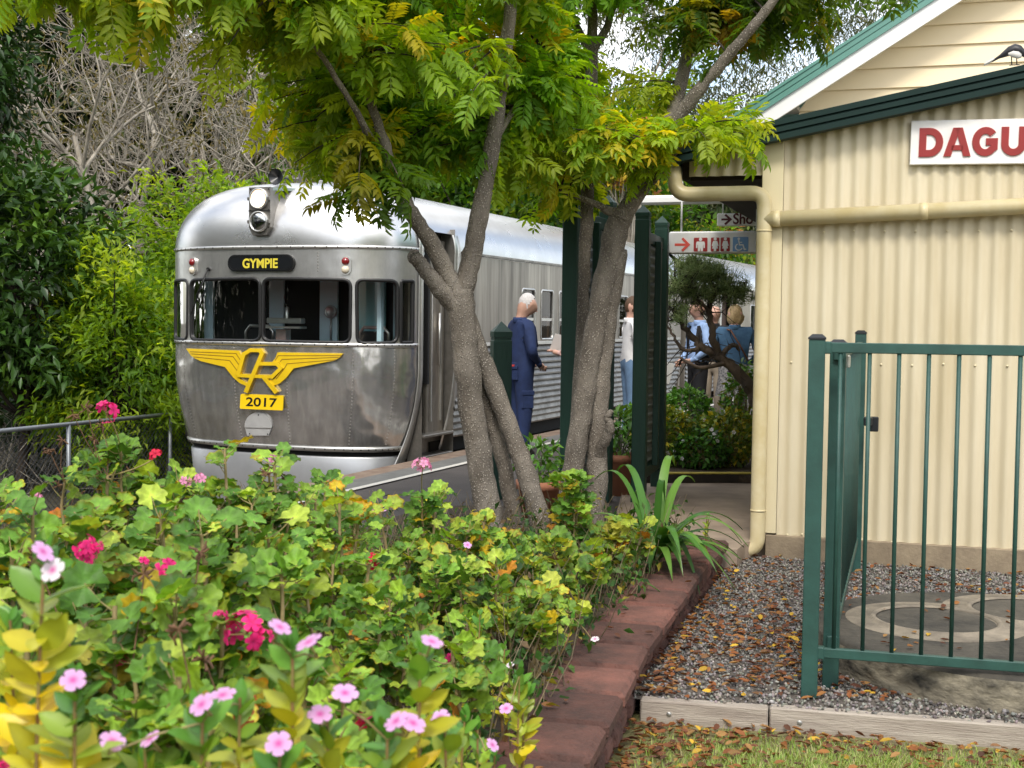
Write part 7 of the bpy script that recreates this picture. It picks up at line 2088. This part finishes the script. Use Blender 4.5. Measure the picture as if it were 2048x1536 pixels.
def sheet_of_paper(parent_name, label, p, rz, w_, h_):
    o = MB().box((0, 0, 0), (w_, .004, h_), 0).build(parent_name, M_paper); o.location = p; o.rotation_euler = (R(20), R(12), rz); tag(o, label, 'paper'); return o


def P_at(px, Y): q = at(px, 640, Y); return (q.x, q.y)


front = {'l': ((.0, .29, 1.13), (.17, .13, 1.0), (.22, .05, .98)), 'r': ((.0, -.30, 1.13), (.17, -.13, .99), (.225, -.06, .965))}
hang = {'l': ((-.03, .26, 1.13), (.04, .27, .88), (.05, .26, .79)), 'r': ((-.03, -.26, 1.13), (.04, -.27, .88), (.05, -.26, .79))}
hold = {'l': ((.03, .27, 1.13), (.26, .16, 1.12), (.33, .12, 1.14)), 'r': ((.03, -.27, 1.13), (.26, -.16, 1.12), (.33, -.12, 1.14))}
man = person('grey haired man in navy blue overalls standing by the railcar with hands clasped', P_at(1042, 13.5), R(22), 1.70, front, [M_skin, M_navy, M_navy, M_shoe], ('short', M_grey2), 1.16, headturn=-.35, headtilt=.55, belly=.03)
mb = MB()
V = []; n = 28
for z, k in ((.985, 1.0), (1.015, 1.01), (1.02, .99)): V += [(.005 + .142 * math.cos(2 * PI * i / n) * k, .166 * math.sin(2 * PI * i / n) * k, z) for i in range(n)]
mb.add(V, [(r_ * n + i, r_ * n + (i + 1) % n, (r_ + 1) * n + (i + 1) % n, (r_ + 1) * n + i) for r_ in range(2) for i in range(n)], 0, True); mb.build('waistband', M_navy, man)
mb = MB(); mb.box((-.11, -.09, .9), (.03, .12, .14), R(25), bev=.008); mb.box((-.12, -.09, .965), (.03, .13, .04), R(25), bev=.006); mb.box((.02, -.165, .62), (.13, .025, .17), 0, bev=.008); mb.box((.02, -.175, .70), (.14, .02, .05), 0, bev=.006); mb.build('pocket', M_navy, man)
mb = MB(); mb.box((-.128, -.10, .985), (.012, .05, .02), R(25)); mb.build('badge', M_badge, man)
person('person mostly hidden by the green post, holding white papers', P_at(1164, 14.6), R(175), 1.66, hold, [M_skin2, M_pink, M_pink, M_shoe], ('short', M_brown), .95)
pp = at(1117, 688, 14.55); sheet_of_paper('paper_sheet', 'white folded paper held out from behind the green post beside the navy man', pp, R(20), .16, .22)
person('person in a white jacket and pale jeans between the corrugated screens', P_at(1262, 15.4), R(10), 1.72, hold, [M_skin2, M_whitec, M_jeans, M_shoe], ('short', M_brown), 1.05)
pp = at(1334, 746, 15.4); sheet_of_paper('paper_sheet', 'white paper sheet sticking out right of the corrugated screen', pp, R(0), .12, .26)
g2 = person('person in a light blue shirt and black vest behind the twisted tree', P_at(1398, 15.6), R(195), 1.70, front, [M_skin, M_lblue, M_bvest, M_shoe], ('short', M_brown), 1.0)
mb = MB(); V = []; rows = []
for z, rx, ry in ((.98, .15, .175), (1.15, .152, .18), (1.3, .152, .185), (1.42, .11, .15)):
    for i in range(19):
        a = R(100 + 260 * i / 18 - 50 + .0); V.append((rx * math.cos(a), ry * math.sin(a), z))
mb.add(V, [(r_ * 19 + i, r_ * 19 + i + 1, r_ * 19 + 20 + i, r_ * 19 + 19 + i) for r_ in range(3) for i in range(18)], 0, True); mb.build('vest', M_bvest, g2)
person('grey haired person in beige trousers standing behind the twisted tree', P_at(1428, 16.4), R(250), 1.66, hang, [M_skin2, M_bvest, M_beige, M_shoe], ('fringe', M_grey), 1.0)
wm = person('blonde woman in a blue denim jacket seen from behind by the downpipe', P_at(1470, 15.4), R(80), 1.64, front, [M_skin2, M_denim, M_skirt, M_shoe], ('bob', M_blond), 1.08)
mb = MB(); V = []; n = 24
for z, rx, ry in ((1.0, .145, .175), (.8, .17, .2), (.6, .2, .23)): V += [(rx * math.cos(2 * PI * i / n) * (1 + .03 * math.sin(5 * i)), ry * math.sin(2 * PI * i / n), z) for i in range(n)]
mb.add(V, [(r_ * n + i, r_ * n + (i + 1) % n, (r_ + 1) * n + (i + 1) % n, (r_ + 1) * n + i) for r_ in range(2) for i in range(n)], 0, True); mb.build('skirt', M_skirt, wm)
mb = MB(); mb.tube([(.0, .14, 1.44), (-.12, .05, 1.42), (-.16, -.06, 1.25), (-.15, -.17, 1.05)], .012, 6); mb.build('bag_strap', M_strapb, wm)
